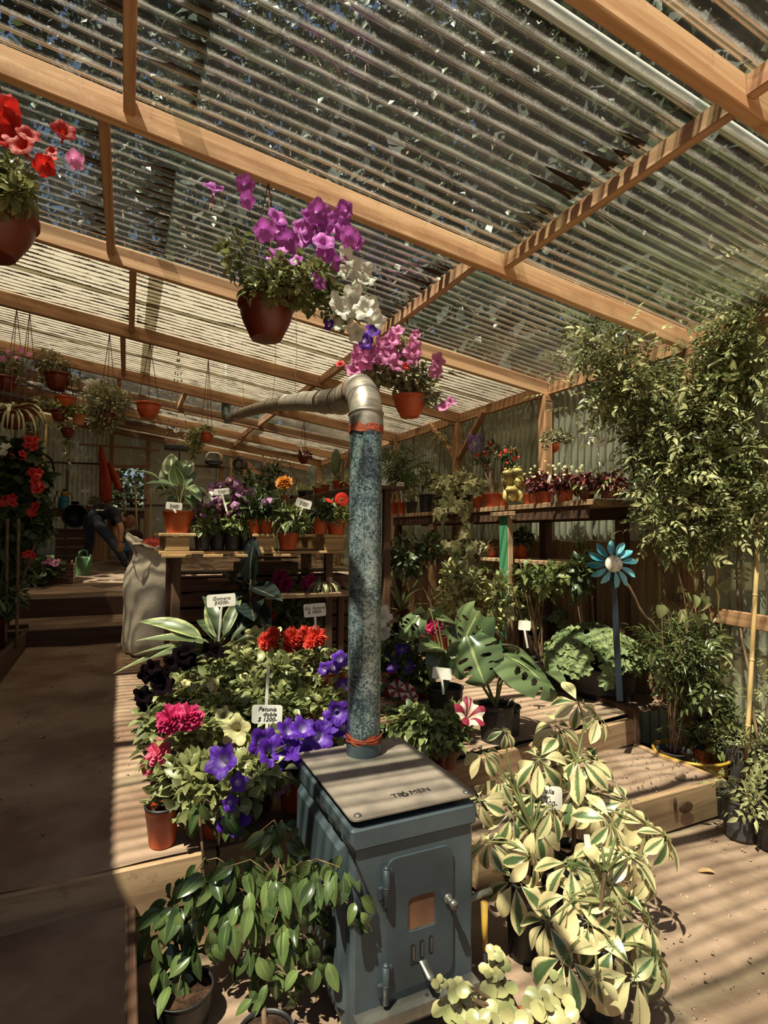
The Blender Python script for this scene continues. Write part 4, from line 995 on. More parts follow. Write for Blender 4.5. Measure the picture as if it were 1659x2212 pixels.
# back left group
def bushy(label, x, y, d, rp, hp, anc, blobs, lm='grey', tm='tiny', m='terrad', kind='bowl', **k):
    t, rim, r, h = hanging(label, x, y, d, rp, hp, anc, m, kind=kind, **k)
    xf = []; d = dep(rim)
    for q in blobs: xf += pb(q[0], q[1], d, q[2], q[3], q[4], q[5] if len(q) > 5 else .048)
    if xf: scatter('foliage', t, LM[lm], T[tm], xf)
    return t
bushy('empty round orange-brown hanging bowl on three cords, near the chimney end', 321, 871, 5.5, 26, 33, (320, 732), [], m='terra')
bushy('brown hanging bowl with a fine grey bush, under the third rafter', 125, 806, 5.45, 27, 38, (123, 690), [(115, 785, 40, 24, 420), (100, 812, 14, 26, 80), (158, 822, 8, 12, 30)], 'grey')
bushy('dark hanging bowl with fine grey foliage and pink sprigs at the left edge', 14, 815, 5.3, 24, 30, (4, 690), [(16, 790, 28, 26, 300), (40, 810, 8, 16, 40)], 'grey')
bushy('wide shallow brown hanging bowl with few twigs, left of the small bowls', 57, 882, 5.3, 24, 27, (56, 770), [(85, 868, 12, 8, 25), (40, 880, 6, 6, 12)], 'grey')
bushy('small orange hanging bowl above the dark trailing one', 141, 858, 6.4, 20, 22, (140, 800), [(145, 880, 4, 20, 30)], 'grey', m='terra')
bushy('dark hanging bowl of trailing greens left of the terracotta hanging pot', 128, 886, 6.3, 17, 24, (126, 830), [(128, 876, 20, 10, 110), (140, 890, 12, 10, 50)], 'light')
bushy('little pale terracotta hanging pot with an upright rim', 170, 896, 6.3, 13, 22, (172, 850), [(172, 886, 16, 10, 110)], 'light', m='clay', kind='pot')
bushy('lowest small bowl of the back group, a string of hearts hanging under it', 147, 925, 6.6, 16, 20, (146, 880), [(147, 922, 20, 5, 90), (146, 960, 3, 42, 60), (147, 880, 3, 30, 40)], 'grey')
bushy('large shaggy hanging plant with white flowers hiding its bowl', 232, 890, 5.6, 22, 26, (225, 730), [(232, 868, 52, 40, 900, .04), (225, 905, 34, 24, 300, .04), (215, 925, 14, 14, 60)], 'grey')
o = [q for q in COL.objects if q.name.startswith('hanging_pot')][-1]
flowers(o, [(192, 828, .09), (200, 824, .08), (212, 826, .08), (186, 838, .07), (225, 828, .06)], 5.5, ('five', 'white'))
bushy('dark pot hanging behind the spider plant at the left', 72, 935, 6.0, 14, 20, (70, 890), [(70, 925, 12, 8, 40)], 'dark')
t = bushy('orange hanging bowl with a white tag and trailing sedum', 447, 935, 5.9, 15, 21, (445, 868), [(447, 930, 16, 6, 60), (424, 945, 16, 22, 160, .04), (420, 970, 13, 20, 110, .04)], 'light', m='terra'); LBL = [dep(WL[t.name])-.02]
t = bushy('small brown hanging bowl of reddish succulents with a tag, right of the chimney end', 656, 987, 6.6, 12, 15, (657, 935), [(656, 982, 16, 6, 80)], 'burg'); LBL.append(dep(WL[t.name])-.02)
# black tray on chains
R.seed(5)
rim = on(381, 962, Y=5.4); t = thing('hanging_tray', 'black rectangular hanging tray on chains holding a dry sprig', 'hanging tray', rim-V((0, 0, .05)), HG)
b = MB(); s = 5.6/F; b.lathe([(.075, -.05), (.1, 0), (.094, 0), (.07, -.045)], 4, rim, M.Identity(4), 1.0); b2 = MB(); b2.box(rim-V((0, 0, .025)), (.2, .12, .05), bev=.01); b2.obj('tray', MT['black'], t)
b = MB(); A = V((rim.x, 5.4, rz(rim.x, 5.4)+.01))
for q in ((-.095, -.05), (.095, -.05), (0, .055)):
    p = rim+V((q[0], q[1], 0)); n = 14
    for k in range(n): b.ell(p.lerp(A, (k+.5)/n), (.006, .006, .016), 6, 4)
b.obj('chain', MT['wire'], t)
scatter('foliage', t, LM['pale'], T['lan'], pb(395, 952, 5.6, 12, 10, 18, .06)); flowers(t, [(383, 928, .06), (380, 930, .05)], 5.5, ('five', 'white'))
R.seed(3)
plant_label(437, 912, LBL[0], .075, .03, None, (444, 935), 'white tag in the orange bowl of trailing sedum', .1)
plant_label(648, 962, LBL[1], .085, .03, None, (655, 985), 'white tag in the small bowl of reddish succulents', .1)

# ================================================================== FRONT FLOWER DISPLAY ON THE TERRACE
R.seed(21)
def tmesh(name, tpl, mat):
    b = MB(); b.add(*tpl); return b.mesh(name, mat)
# low tiers under the display (mostly hidden by the plants)
def bench(label, x0, x1, ya, yb, z, n, floor):
    t = thing('display_bench', label, 'bench', ((x0+x1)/2, (ya+yb)/2, floor)); w = (yb-ya)/n
    for k in range(n): plank((x0, ya+w*(k+.5), z-.012), (x1, ya+w*(k+.5), z-.012), w-.008, .024, t, 'oldwoodY', 'plank')
    for x in (x0+.05, x1-.05):
        for y in (ya+.05, yb-.05): plank((x, y, floor), (x, y, z-.025), .05, .05, t, 'oldwoodY', 'leg', (0, 1, 0))
    return t
bench('low plank bench hidden under the petunias and geraniums', .22, 1.75, 2.78, 3.55, .50, 5, .36)
def potted(name, label, cat, px_, py_, zb, kind, rpx, hpx, m, group=None, soil=True):
    """pot standing at pixel (px_,py_) of its base centre on height zb"""
    base = on(px_, py_, Z=zb); d = dep(base); t = thing(name, label, cat, base, group)
    pot(t, base, kind, rpx*d/F, hpx*d/F, m, soil); return t, base, d
PG = 'flowering plants of the terrace display'
def petpot(label, x, y, zb, rp, hp, m='terra', kind='pot'):
    return potted('potted_petunia', label, 'potted flower', x, y, zb, kind, rp, hp, m, PG)
PETM = [tmesh('petunia_leaf', q, LM['petunia']) for q in T['pet']]
def pfol(t, xf, k=42):
    """foliage of a petunia: the leaves nearest the viewer are objects of their own, the rest one mass"""
    xf = sorted(xf, key=lambda m: dep(m.translation)); k = k if dep(WL[t.name]) < 3.2 else 0
    for i, m in enumerate(xf[:k]): inst('leaf', PETM[i % 2], t, m)
    scatter('foliage', t, LM['petunia'], T['pet'], xf[k:])
# front row on the earth (z .35)
t, bs, d = petpot('orange pot at the front corner with a nearly bare black-rimmed petunia', 350, 1822, .35, 36, 80)
b = MB(); b.lathe([(36*d/F*1.05, 0), (36*d/F*1.07, .006), (36*d/F*.97, .008)], 26, bs+V((0, 0, 80*d/F)), capb=False); b.obj('rim', MT['black'], t, 'black rim')
stems(t, bs+V((0, 0, .14)), [at(300, 1730, d), at(322, 1732, d), at(400, 1720, d)], .0035, 'light' if 0 else 'stem')
pfol(t, pb(330, 1733, d, 16, 5, 8, .03)+pb(420, 1700, d, 40, 22, 60, .05))
t, bs, d = petpot('orange pot with violet star-throated petunias hanging over the board', 470, 1800, .35, 42, 90)
pfol(t, pb(470, 1690, d, 110, 48, 420, .055)+pb(400, 1680, d, 60, 40, 180, .05)+pb(560, 1665, d, 60, 40, 180, .05)+pb(440, 1735, d, 60, 20, 80, .06))
stems(t, bs+V((0, 0, .15)), [at(x, y, d) for x, y in ((400, 1650), (480, 1640), (520, 1660), (560, 1640), (505, 1760))], .003)
VI = ('fun2', 'violet')
flowers(t, [(477, 1643, .105), (504, 1767, .11), (497, 1735, .05), (516, 1690, .06)], d-.12, VI)
t, bs, d = petpot('brown pot of violet petunias just left of the stove top', 556, 1745, .36, 42, 80, 'terrad')
pfol(t, pb(590, 1650, d, 80, 38, 300, .05)+pb(620, 1620, d, 60, 30, 140, .05))
flowers(t, [(570, 1605, .11), (592, 1625, .12), (622, 1613, .13), (650, 1625, .10), (598, 1690, .11, ('fun2', 'lilac')), (690, 1592, .10), (655, 1570, .09), (625, 1575, .09)], d-.1, VI)
t, bs, d = petpot('orange pot squeezed between the brown pot and the stove', 640, 1745, .36, 42, 72)
pfol(t, pb(690, 1620, d, 60, 35, 160, .05)); flowers(t, [(718, 1555, .1), (730, 1540, .09), (705, 1575, .09), (740, 1570, .08)], d, VI)
t, bs, d = petpot('petunia with two hot pink double blooms over the path', 405, 1700, .36, 38, 70)
pfol(t, pb(390, 1600, d, 78, 55, 330, .055)+pb(345, 1640, d, 36, 36, 110, .045)+pb(330, 1560, d, 30, 30, 70, .05))
stems(t, bs+V((0, 0, .15)), [at(x, y, d) for x, y in ((370, 1550), (408, 1550), (335, 1640), (365, 1660), (320, 1540))], .003)
flowers(t, [(370, 1553, .115), (407, 1551, .115)], d-.08, ('ruf', 'hot'))
flowers(t, [(342, 1625, .10), (335, 1650, .10), (352, 1608, .06)], d-.05, ('ruf2', 'rose')); flowers(t, [(361, 1652, .095), (366, 1680, .09), (372, 1700, .06)], d-.07, ('ruf2', 'lilac'))
t, bs, d = petpot('petunia with one large cream bloom in the middle of the display', 520, 1650, .36, 40, 70)
pfol(t, pb(510, 1590, d, 75, 48, 280, .055)+pb(470, 1540, d, 50, 40, 120, .055))
flowers(t, [(508, 1577, .125), (482, 1543, .08)], d-.1, ('fun2', 'cream')); flowers(t, [(480, 1605, .05, ('fun', 'violet')), (478, 1618, .12, ('fun', 'cream'), d+.1)], d-.1, ('fun', 'cream'))
t, bs, d = petpot('pot with a small white lily-like petunia behind the doble price tag', 598, 1610, .45, 40, 62, 'terrad')
pfol(t, pb(600, 1530, d, 60, 40, 160, .05))
# second tier
t, bs, d = petpot('black petunia with near-black drooping blooms at the path side', 400, 1560, .40, 34, 60, 'black', 'nursery')
pfol(t, pb(400, 1500, d, 75, 50, 260, .055)+pb(340, 1520, d, 40, 50, 90, .05))
flowers(t, [(318, 1455, .095), (345, 1460, .13), (352, 1480, .11), (310, 1500, .10), (316, 1520, .09), (396, 1415, .11), (405, 1430, .10), (402, 1400, .1), (372, 1432, .09), (470, 1405, .09), (450, 1402, .08), (330, 1440, .08)], d-.1, ('fun2', 'black'))
t, bs, d = petpot('petunia bush with cream trumpets half open among yellow-green leaves', 480, 1560, .42, 40, 60)
pfol(t, pb(490, 1480, d, 90, 50, 380, .055)+pb(540, 1440, d, 60, 30, 140, .055))
flowers(t, [(446, 1487, .08), (460, 1478, .07), (545, 1472, .075), (530, 1462, .06), (402, 1475, .05)], d-.1, ('fun', 'cream'))
t, bs, d = petpot('orange pot of red double petunias below the Estrella tag', 646, 1478, .52, 22, 44)
pfol(t, pb(650, 1440, d, 90, 52, 420, .055)+pb(700, 1480, d, 55, 55, 220, .055)+pb(610, 1490, d, 50, 40, 150, .055)+pb(590, 1390, d, 40, 30, 90, .05))
SCR = ('ruf', 'scarlet')
flowers(t, [(578, 1386, .115), (590, 1370, .085), (632, 1377, .12), (660, 1372, .11), (684, 1375, .12), (640, 1392, .09), (670, 1390, .08), (625, 1395, .08)], d-.1, SCR)
t, bs, d = petpot('pale cream double petunia left of the red ones', 555, 1460, .50, 30, 50)
pfol(t, pb(560, 1430, d, 60, 34, 170, .05))
flowers(t, [(528, 1384, .12), (548, 1372, .11), (560, 1368, .08), (515, 1392, .08)], d-.12, ('fun2', 'cream'))
t, bs, d = petpot('violet petunia half hidden behind the chimney pipe', 720, 1500, .50, 30, 50)
pfol(t, pb(725, 1470, d, 50, 60, 200, .055))
flowers(t, [(735, 1423, .1), (720, 1440, .09), (742, 1478, .08), (700, 1445, .08)], d-.1, ('fun', 'violet'))
t, bs, d = petpot('magenta double petunias standing tallest behind the Estrella tag', 640, 1400, .56, 30, 50)
scatter('foliage', t, LM['mid'], T['pet'], pb(630, 1330, d, 70, 48, 260, .06)+pb(660, 1290, d, 60, 30, 120, .06))
stems(t, bs+V((0, 0, .1)), [at(x, y, d) for x, y in ((610, 1260), (668, 1265), (590, 1330), (650, 1300))], .003)
flowers(t, [(605, 1250, .13), (618, 1262, .12), (600, 1262, .1)], d-.1, ('ruf', 'mag2')); flowers(t, [(667, 1262, .12), (672, 1255, .1)], d-.1, ('ruf', 'mag2'))
flowers(t, [(575, 1325, .06), (590, 1330, .07)], d-.1, ('dai', 'gerb'))
t, bs, d = petpot('leafy bloomless petunia filling the space below the violet one by the pipe', 690, 1575, .50, 30, 50)
pfol(t, pb(690, 1530, d, 60, 40, 240, .055)+pb(640, 1540, d, 40, 40, 120, .055))
t, bs, d = petpot('leafy bloomless petunia between the doble tag and the cream trumpets', 560, 1560, .50, 30, 50)
pfol(t, pb(560, 1500, d, 60, 45, 260, .055)+pb(610, 1450, d, 50, 35, 140, .055))
t, bs, d = petpot('leafy bloomless petunia at the back corner above the near-black blooms', 450, 1490, .44, 30, 50)
pfol(t, pb(450, 1450, d, 60, 40, 200, .055)+pb(520, 1420, d, 50, 30, 140, .055))
# right of the pipe
t, bs, d = petpot('dark violet petunia bush just right of the chimney pipe', 850, 1500, .50, 36, 55)
scatter('foliage', t, LM['dark'], T['pet'], pb(860, 1430, d, 60, 75, 420, .055)+pb(830, 1520, d, 36, 50, 140, .055))
flowers(t, [(868, 1355, .1, ('fun2', 'black')), (885, 1345, .1, ('fun2', 'black')), (850, 1415, .09), (868, 1400, .08), (848, 1440, .08), (880, 1440, .08), (865, 1352, .09, ('fun2', 'black'))], d-.1, ('fun', 'violet'))
flowers(t, [(897, 1350, .11, ('ruf', 'hot')), (937, 1353, .095, ('ruf', 'hot')), (825, 1365, .1, ('ruf', 'white')), (823, 1330, .12, ('fun2', 'white'))], d-.1, ('ruf', 'hot'))
t, bs, d = petpot('brown-orange pot with the red and white striped petunias', 905, 1528, .44, 27, 62, 'terrad')
scatter('foliage', t, LM['mid'], T['pet'], pb(905, 1450, d, 40, 40, 120, .055)+pb(850, 1540, d, 46, 40, 170, .05))
flowers(t, [(856, 1487, .105), (880, 1495, .095), (888, 1508, .08)], d-.15, ('fun', 'star'))
t, bs, d = petpot('orange pot on the board edge with a single striped star petunia', 965, 1655, .345, 27, 52, 'terrad')
scatter('foliage', t, LM['mid'], T['pet'], pb(940, 1585, d, 75, 34, 300, .048)+pb(900, 1560, d, 60, 30, 160, .045)+pb(985, 1560, d, 26, 40, 80, .05))
flowers(t, [(1017, 1538, .135)], d-.12, ('fun2', 'star'))
t, bs, d = petpot('low dark petunia without blooms behind the stove', 860, 1600, .36, 30, 50, 'black', 'nursery')
scatter('foliage', t, LM['dark'], T['pet'], pb(860, 1570, d, 55, 40, 220, .05))

# ---- big-leaved plants of the display
def leafobj(parent, me, base, tip, nrm, width_scale=1., name='leaf'):
    """one large leaf: mesh of unit length, from base towards tip"""
    base, tip = V(base), V(tip); L = (tip-base).length; mx = frame(tip-base, nrm, base) @ M.Diagonal((L*width_scale, L, L, 1))
    return inst(name, me, parent, mx)
ASP = [tmesh('aspidistra_leaf', leaf('lance', 1, .26, 9, 5, .22, c, .05), LM['aspid']) for c in (.4, .9, 1.3)]
base = on(452, 1468, Z=.50); d = dep(base); t = thing('cast_iron_plant', 'large arching strap-leaved plant leaning over the white sack', 'potted plant', base)
pot(t, base, 'nursery', .09, .15, 'black'); root = base+V((0, 0, .14))
for k, (bx, by, tx, ty, dd) in enumerate(((470, 1400, 240, 1418, -.3), (455, 1390, 298, 1300, -.15), (475, 1385, 452, 1250, 0), (480, 1400, 300, 1355, -.25), (478, 1390, 520, 1262, .1), (490, 1400, 555, 1300, .05), (465, 1400, 320, 1400, -.35), (488, 1410, 560, 1385, -.1), (470, 1410, 380, 1405, -.3), (482, 1395, 500, 1300, .2), (470, 1395, 440, 1262, .1), (492, 1400, 575, 1335, -.05), (468, 1405, 290, 1385, -.2), (478, 1400, 420, 1300, .15), (486, 1405, 540, 1350, .1))):
    a = at(bx, by, d-.05); e_ = at(tx, ty, d+dd); leafobj(t, ASP[k % 3], a.lerp(e_, .12), e_, V((0, 0, 1))+rv()*.35-fw*.4, 1.0)
    bb_ = MB(); bb_.tube([root, root.lerp(a, .5)+V((0, 0, .02)), a.lerp(e_, .14)], .004, 6, False); bb_.obj('leaf_stalk', MT['stem'], t)
RUB = [tmesh('rubber_leaf', leaf('ovate', 1, .52, 8, 5, .2, c, .02), LM['rubber']) for c in (.2, .6, .9)]
base = on(530, 1455, Z=.50); d = dep(base)+.1; t = thing('rubber_plant', 'dark glossy rubber plant with one upright new leaf', 'potted plant', base)
pot(t, base, 'nursery', .1, .17, 'black'); b = MB(); b.tube([base+V((0, 0, .15)), at(540, 1360, d), at(541, 1270, d), at(545, 1215, d)], [.012, .011, .009, .005], 7); b.obj('trunk', MT['bark'], t)
for k, (by, tx, ty, dd, nn) in enumerate(((1225, 548, 1155, .02, (-fw, )), (1255, 536, 1175, -.1, (-fw,)), (1262, 468, 1240, .05, ()), (1268, 610, 1290, -.2, ()), (1275, 590, 1245, .2, ()), (1285, 470, 1290, -.15, ()), (1275, 480, 1225, .25, ()), (1300, 512, 1340, -.3, ()), (1310, 590, 1340, -.2, ()), (1330, 600, 1385, -.15, ()), (1325, 500, 1400, -.25, ()), (1345, 575, 1420, -.3, ()), (1295, 545, 1330, -.4, ()))):
    a = at(541, by, d); e_ = at(tx, ty, d+dd); leafobj(t, RUB[k % 3], a, e_, (nn[0] if nn else V((0, 0, 1))-fw*.35)+rv()*.25)
# spiky papyrus between the tables
base = on(690, 1400, Z=.56); d = dep(base); t = thing('umbrella_sedge', 'spiky umbrella sedge with thin radiating blades below the pallet', 'potted plant', base)
pot(t, base, 'nursery', .08, .13, 'black')
heads = [at(x, y, d+q) for x, y, q in ((678, 1188, .1), (640, 1235, 0), (725, 1230, .05), (700, 1210, .2), (665, 1290, -.05))]
stems(t, base+V((0, 0, .1)), heads, .003, 'stem', 'stem', .05); xf = []
for hh in heads:
    for k in range(16): a = 2*pi*k/16; xf.append(frame(V((cos(a), sin(a), R.uniform(-.1, .3))), V((0, 0, 1)), hh, R.uniform(.16, .3)))
scatter('foliage', t, LM['grass'], [leaf('lance', 1, .045, 5, 3, .2, .5)], xf)

# ---- monstera and friends
def monstera_mesh(seed):
    rr = random.Random(seed); vs, uv, fs = [], [], []; NT, NS = 56, 18; idx = {}
    def hw(t): return .56*(sin(pi*min(1, t*.93+.09))**.62)*(1-.30*t)
    for sd in (-1, 1):
        cuts = [c+rr.uniform(-.02, .02) for c in (.30, .45, .60, .74)]; kinds = ['hole' if rr.random() < .45 else 'cut' for _ in cuts]
        for i in range(NT+1):
            for j in range(NS+1):
                t = i/NT; s = j/NS; w = hw(t); y = t+.24*s*(1-t)-.32*s*s*(1-t)**2; x = sd*w*s
                idx[sd, i, j] = len(vs); vs.append((x, y, .10*s-.22*s*s-.20*t*t+.012*sin(8*t+sd))); uv.append((.5+sd*s*.5, t))
        for i in range(NT):
            for j in range(NS):
                tm = (i+.5)/NT; sm = (j+.5)/NS; skip = False
                for c, kd in zip(cuts, kinds):
                    if kd == 'hole': skip |= ((tm-c)/.042)**2+((sm-.42)/.2)**2 < 1
                    else: skip |= sm > .45 and abs(tm-c) < .045*sqrt(sm-.45)
                if not skip:
                    f = (idx[sd, i, j], idx[sd, i, j+1], idx[sd, i+1, j+1], idx[sd, i+1, j]); fs.append(f if sd > 0 else f[::-1])
    b = MB(); b.add(vs, fs, uv); return b.mesh('monstera_leaf', LM['monst'])
MON = [monstera_mesh(s) for s in (1, 4, 8)]
base = on(1072, 1605, Z=.345); d = dep(base); t = thing('swiss_cheese_plant', 'monstera with large split leaves in a black ribbed pot', 'potted plant', base)
pot(t, base, 'nursery', 38*d/F, 84*d/F, 'black'); root = base+V((0, 0, 84*d/F*.9))
for k, (ax, ay, tx, ty, dd, nx_) in enumerate(((1012, 1385, 1045, 1472, -.22, (-.55, -.45, .75)), (1100, 1420, 1215, 1478, -.18, (.2, -.5, .9)), (1030, 1330, 985, 1400, .05, (-.3, -.55, .8)), (1120, 1400, 1175, 1440, .15, (.5, -.2, .9)), (1095, 1450, 1130, 1480, -.05, (.2, -.6, .6)))):
    a = at(ax, ay, d+dd*.3); e_ = at(tx, ty, d+dd); 
    bb_ = MB(); mid = (root+a)/2+(a-root).cross(fw)*.08; bb_.tube([root, mid, a], [.009, .007, .005], 7, False); bb_.obj('leaf_stalk', MT['stem'], t)
    leafobj(t, MON[k % 3], a-(e_-a)*.15, e_, V(nx_), 1.15)
HRT = tmesh('heart_leaf', leaf('heart', 1, .82, 8, 5, .12, .5, .03), LM['monst'])
leafobj(t, HRT, at(1182, 1450, d-.2), at(1236, 1482, d-.3), V((.3, -.6, .7)), 1.1)
base = on(962, 1580, Z=.36); d = dep(base)+.05; t = thing('swiss_cheese_plant', 'taller monstera behind, in the black pot beside the brown-orange one', 'potted plant', base)
pot(t, base, 'nursery', 38*d/F, 95*d/F, 'black'); root = base+V((0, 0, 95*d/F*.9))
for k, (ax, ay, tx, ty, dd, nx_, me) in enumerate(((905, 1330, 860, 1372, -.05, (-.4, -.5, .8), 1), (930, 1318, 915, 1372, .1, (-.1, -.7, .7), 0), (1000, 1345, 1045, 1400, .1, (.1, -.6, .8), 2), (955, 1400, 910, 1390, -.15, (-.2, -.4, .9), 'h'), (968, 1380, 990, 1345, 0, (0, -.8, .5), 'h'), (945, 1340, 1000, 1330, .2, (.1, -.3, .9), 'h'), (960, 1402, 930, 1470, -.1, (-.2, -.6, .6), 'h'))):
    a = at(ax, ay, d); e_ = at(tx, ty, d+dd); bb_ = MB(); bb_.tube([root, (root+a)/2+V((.02, 0, 0)), a], [.007, .006, .004], 6, False); bb_.obj('leaf_stalk', MT['stem'], t)
    leafobj(t, HRT if me == 'h' else MON[me], a, e_, V(nx_), 1.1)
t, bs, d = potted('potted_seedling', 'black pot with small dark seedlings, right behind the striped star petunia', 'potted plant', 1102, 1590, .345, 'nursery', 22, 66, 'black')
scatter('foliage', t, LM['dark'], T['pet'], pb(1098, 1530, d, 22, 14, 50, .035))

# ---- geraniums at the right of the terrace
GER = [tmesh('geranium_leaf', q, LM['geran']) for q in (lobed(7, .2, 1, .16, 3, .08, 1), lobed(7, .24, 1, .1, 3, .1, 2))]
def geranium(label, x, y, zb, rp, hp, c, r, n, size, m='black', k_='nursery', group='geraniums by the pinwheel'):
    t, bs, d = potted('potted_geranium', label, 'potted plant', x, y, zb, k_, rp, hp, m, group)
    cc = at(c[0], c[1], d); s = d/F; tips = []
    for k in range(n):
        a = R.uniform(0, 2*pi); q = sqrt(R.random()); z = sqrt(max(0, 1-q*q)); p = cc+V((cos(a)*q*r[0]*s, sin(a)*q*r[0]*s, (z*1.0-.35)*r[1]*s))
        nn = V((cos(a)*q*.9, sin(a)*q*.9, .55+z*.5))+rv()*.25-fw*.25; yy = V((cos(a), sin(a), -.5*q))+rv()*.3
        inst('leaf', GER[k % 2], t, frame(yy-nn.normalized()*yy.dot(nn.normalized()), nn, p, size*R.uniform(.75, 1.2))); tips.append(p)
    stems(t, bs+V((0, 0, hp*d/F*.9)), tips[::5], .004); return t
geranium('largest geranium, full scalloped leaves over a big black pot', 1300, 1510, TZ, 74, 75, (1285, 1408), (98, 80), 170, .11)
geranium('geranium with smaller leaves behind the white blank tag', 1180, 1430, TZ+.05, 40, 60, (1190, 1335), (80, 46), 110, .09)
geranium('geranium at the back between the green post and the pinwheel', 1120, 1400, TZ+.08, 30, 50, (1140, 1300), (62, 34), 70, .08)

# ================================================================== FOREGROUND PLANTS
R.seed(31)
SCH = [tmesh('umbrella_leaflet', leaf('obov', 1, .46, 8, 5, .12, c, w), LM['scheff']) for c, w in ((.5, .05), (.9, .08), (1.3, .05))]
def whorl(t, c, r, nrm, n, start=None, stemfrom=None):
    c = V(c); nrm = V(nrm).normalized(); x = nrm.cross(V((.31, .7, .2))).normalized(); y = nrm.cross(x); a0 = R.uniform(0, 6)
    for k in range(n):
        a = a0+2*pi*k/n+R.uniform(-.2, .2); dd = x*cos(a)+y*sin(a); dd = (dd-nrm*R.uniform(-.05, .35)+V((0, 0, -R.uniform(.1, .5)))).normalized()
        p0 = c+dd*r*.16; q = inst('leaf', SCH[R.randrange(3)], t, frame(dd, nrm+rv()*.25, p0, r*R.uniform(.75, 1.0)))
    b = MB()
    for k in range(n):
        a = a0+2*pi*k/n; b.tube([c, c+(x*cos(a)+y*sin(a)-nrm*.1)*r*.18], .0014, 4, False)
    if stemfrom is not None: b.tube([stemfrom, (V(stemfrom)*.45+c*.55)+V((R.uniform(-.03, .03), R.uniform(-.03, .03), .03)), c], [.006, .004, .0022], 6, False)
    b.obj('leaf_stalk', MT['stem'], t)
def schefflera(label, x, y, zb, rp, hp, ws):
    t, bs, d = potted('umbrella_plant', label, 'potted plant', x, y, zb, 'nursery', rp, hp, 'black', 'variegated umbrella plants by the stove')
    root = bs+V((0, 0, hp*d/F*.92)); top = at(ws[0][0], ws[0][1], d); trunks = [root+(top-root)*q for q in (.0, .35, .6)]
    b = MB(); b.tube([root-V((0, 0, .02)), trunks[1], trunks[2]], [.010, .008, .006], 7, False); b.obj('trunk', MT['bark'], t)
    for q in ws:
        wx, wy, wr, dd = q[:4]; c = at(wx, wy, dd); nn = V((0, 0, .75))-fw*.55+rv()*.35+rt*((wx-x)/300)
        whorl(t, c, wr*dd/F*1.36, nn, 7 if wr > 45 else 6, None, min(trunks, key=lambda p: (p-c).length) if len(q) < 5 else root)
    return t
schefflera('variegated umbrella plant nearest the viewer, drooping over a tall black pot', 1288, 2198, 0, 40, 165,
  [(1322, 1775, 58, 1.95), (1232, 1864, 68, 1.85), (1300, 1890, 70, 1.8), (1232, 1935, 62, 1.78), (1403, 1984, 78, 1.78), (1223, 2065, 84, 1.65), (1326, 2044, 58, 1.7), (1373, 2104, 88, 1.65), (1360, 1843, 58, 1.85), (1403, 1882, 58, 1.85), (1290, 2110, 40, 1.62), (1180, 1990, 60, 1.72), (1270, 1990, 60, 1.74), (1330, 1960, 56, 1.75), (1420, 2060, 56, 1.7), (1285, 1830, 50, 1.9)])
schefflera('variegated umbrella plant beside the stove, whorls level with the stove lid', 1138, 2062, 0, 46, 165,
  [(1159, 1719, 58, 2.08), (1035, 1728, 46, 2.05), (1057, 1818, 50, 2.0), (1112, 1901, 70, 1.92), (1155, 1783, 54, 2.02), (1044, 1625, 44, 2.1), (1091, 1578, 30, 2.1), (1164, 1640, 58, 2.1), (1193, 1745, 48, 2.05), (1130, 1690, 45, 2.12), (1105, 1760, 50, 2.05), (1080, 1680, 44, 2.1), (1150, 1850, 56, 1.95)])
schefflera('variegated umbrella plant at the back, tallest of the three, in front of the wooden step', 1240, 1985, 0, 42, 150,
  [(1249, 1518, 46, 2.3), (1202, 1568, 48, 2.25), (1292, 1546, 44, 2.28), (1249, 1634, 64, 2.2), (1240, 1706, 58, 2.18), (1352, 1732, 50, 2.15), (1399, 1785, 52, 2.1), (1441, 1805, 48, 2.05), (1210, 1612, 44, 2.3), (1290, 1650, 50, 2.2), (1290, 1745, 52, 2.12), (1200, 1668, 50, 2.2), (1370, 1840, 46, 2.05)])
plant_label(1178, 1722, 2.08, .12, .085, 'Aralia\nvar.\n$ 2100-', (1175, 1800), 'white price tag half hidden among the variegated leaves', .0, size=.026)
plant_label(1270, 1830, 1.9, .02, .085, None, (1274, 1900), 'blank white tag seen edge-on among the umbrella plants', -.1)
# weeping figs at the lower left
FIC = [tmesh('fig_leaf', leaf('ovate', 1, .46, 7, 5, .16, c, .03), LM['ficus']) for c in (.3, .7, 1.1)]
def ficus(label, x, y, zb, rp, hp, trunk, bl, m='black'):
    t, bs, d = potted('weeping_fig', label, 'potted plant', x, y, zb, 'nursery', rp, hp, m, 'weeping figs left of the stove')
    root = bs+V((0, 0, hp*d/F*.9)); tp = [root]+[at(*q) for q in trunk]; b = MB(); b.tube(tp, [.009-.0012*i for i in range(len(tp))], 7, False)
    for q in bl:
        px_, py_, dd, rx, ry, n = q; c = at(px_, py_, dd); j = min(tp, key=lambda p: (p-c).length+.15*max(0, p.z-c.z)); mid = (j+c)/2+V((0, 0, .05))
        for k in range(max(2, n//6)):
            e_ = c+V((R.uniform(-1, 1)*rx*dd/F, R.uniform(-1, 1)*rx*dd/F*.8, R.uniform(-.8, .7)*ry*dd/F)); b.tube([j, mid.lerp(e_, .25), e_], [.003, .0022, .001], 5, False)
        for k in range(int(n*1.55)):
            dv = rv(); p = c+V((dv.x*rx, dv.y*rx*.8, dv.z*ry))*(dd/F)*R.uniform(.3, 1.0)
            yy = V((dv.x*.5, dv.y*.5, -R.uniform(.25, 1.1)))+rv()*.35; nn = -fw*.8+V((dv.x*.6, dv.y*.4, .6))+rv()*.5
            inst('leaf', FIC[R.randrange(3)], t, frame(yy, nn, p, R.uniform(40, 66)*dd/F))
    b.obj('branch', MT['bark'], t); return t
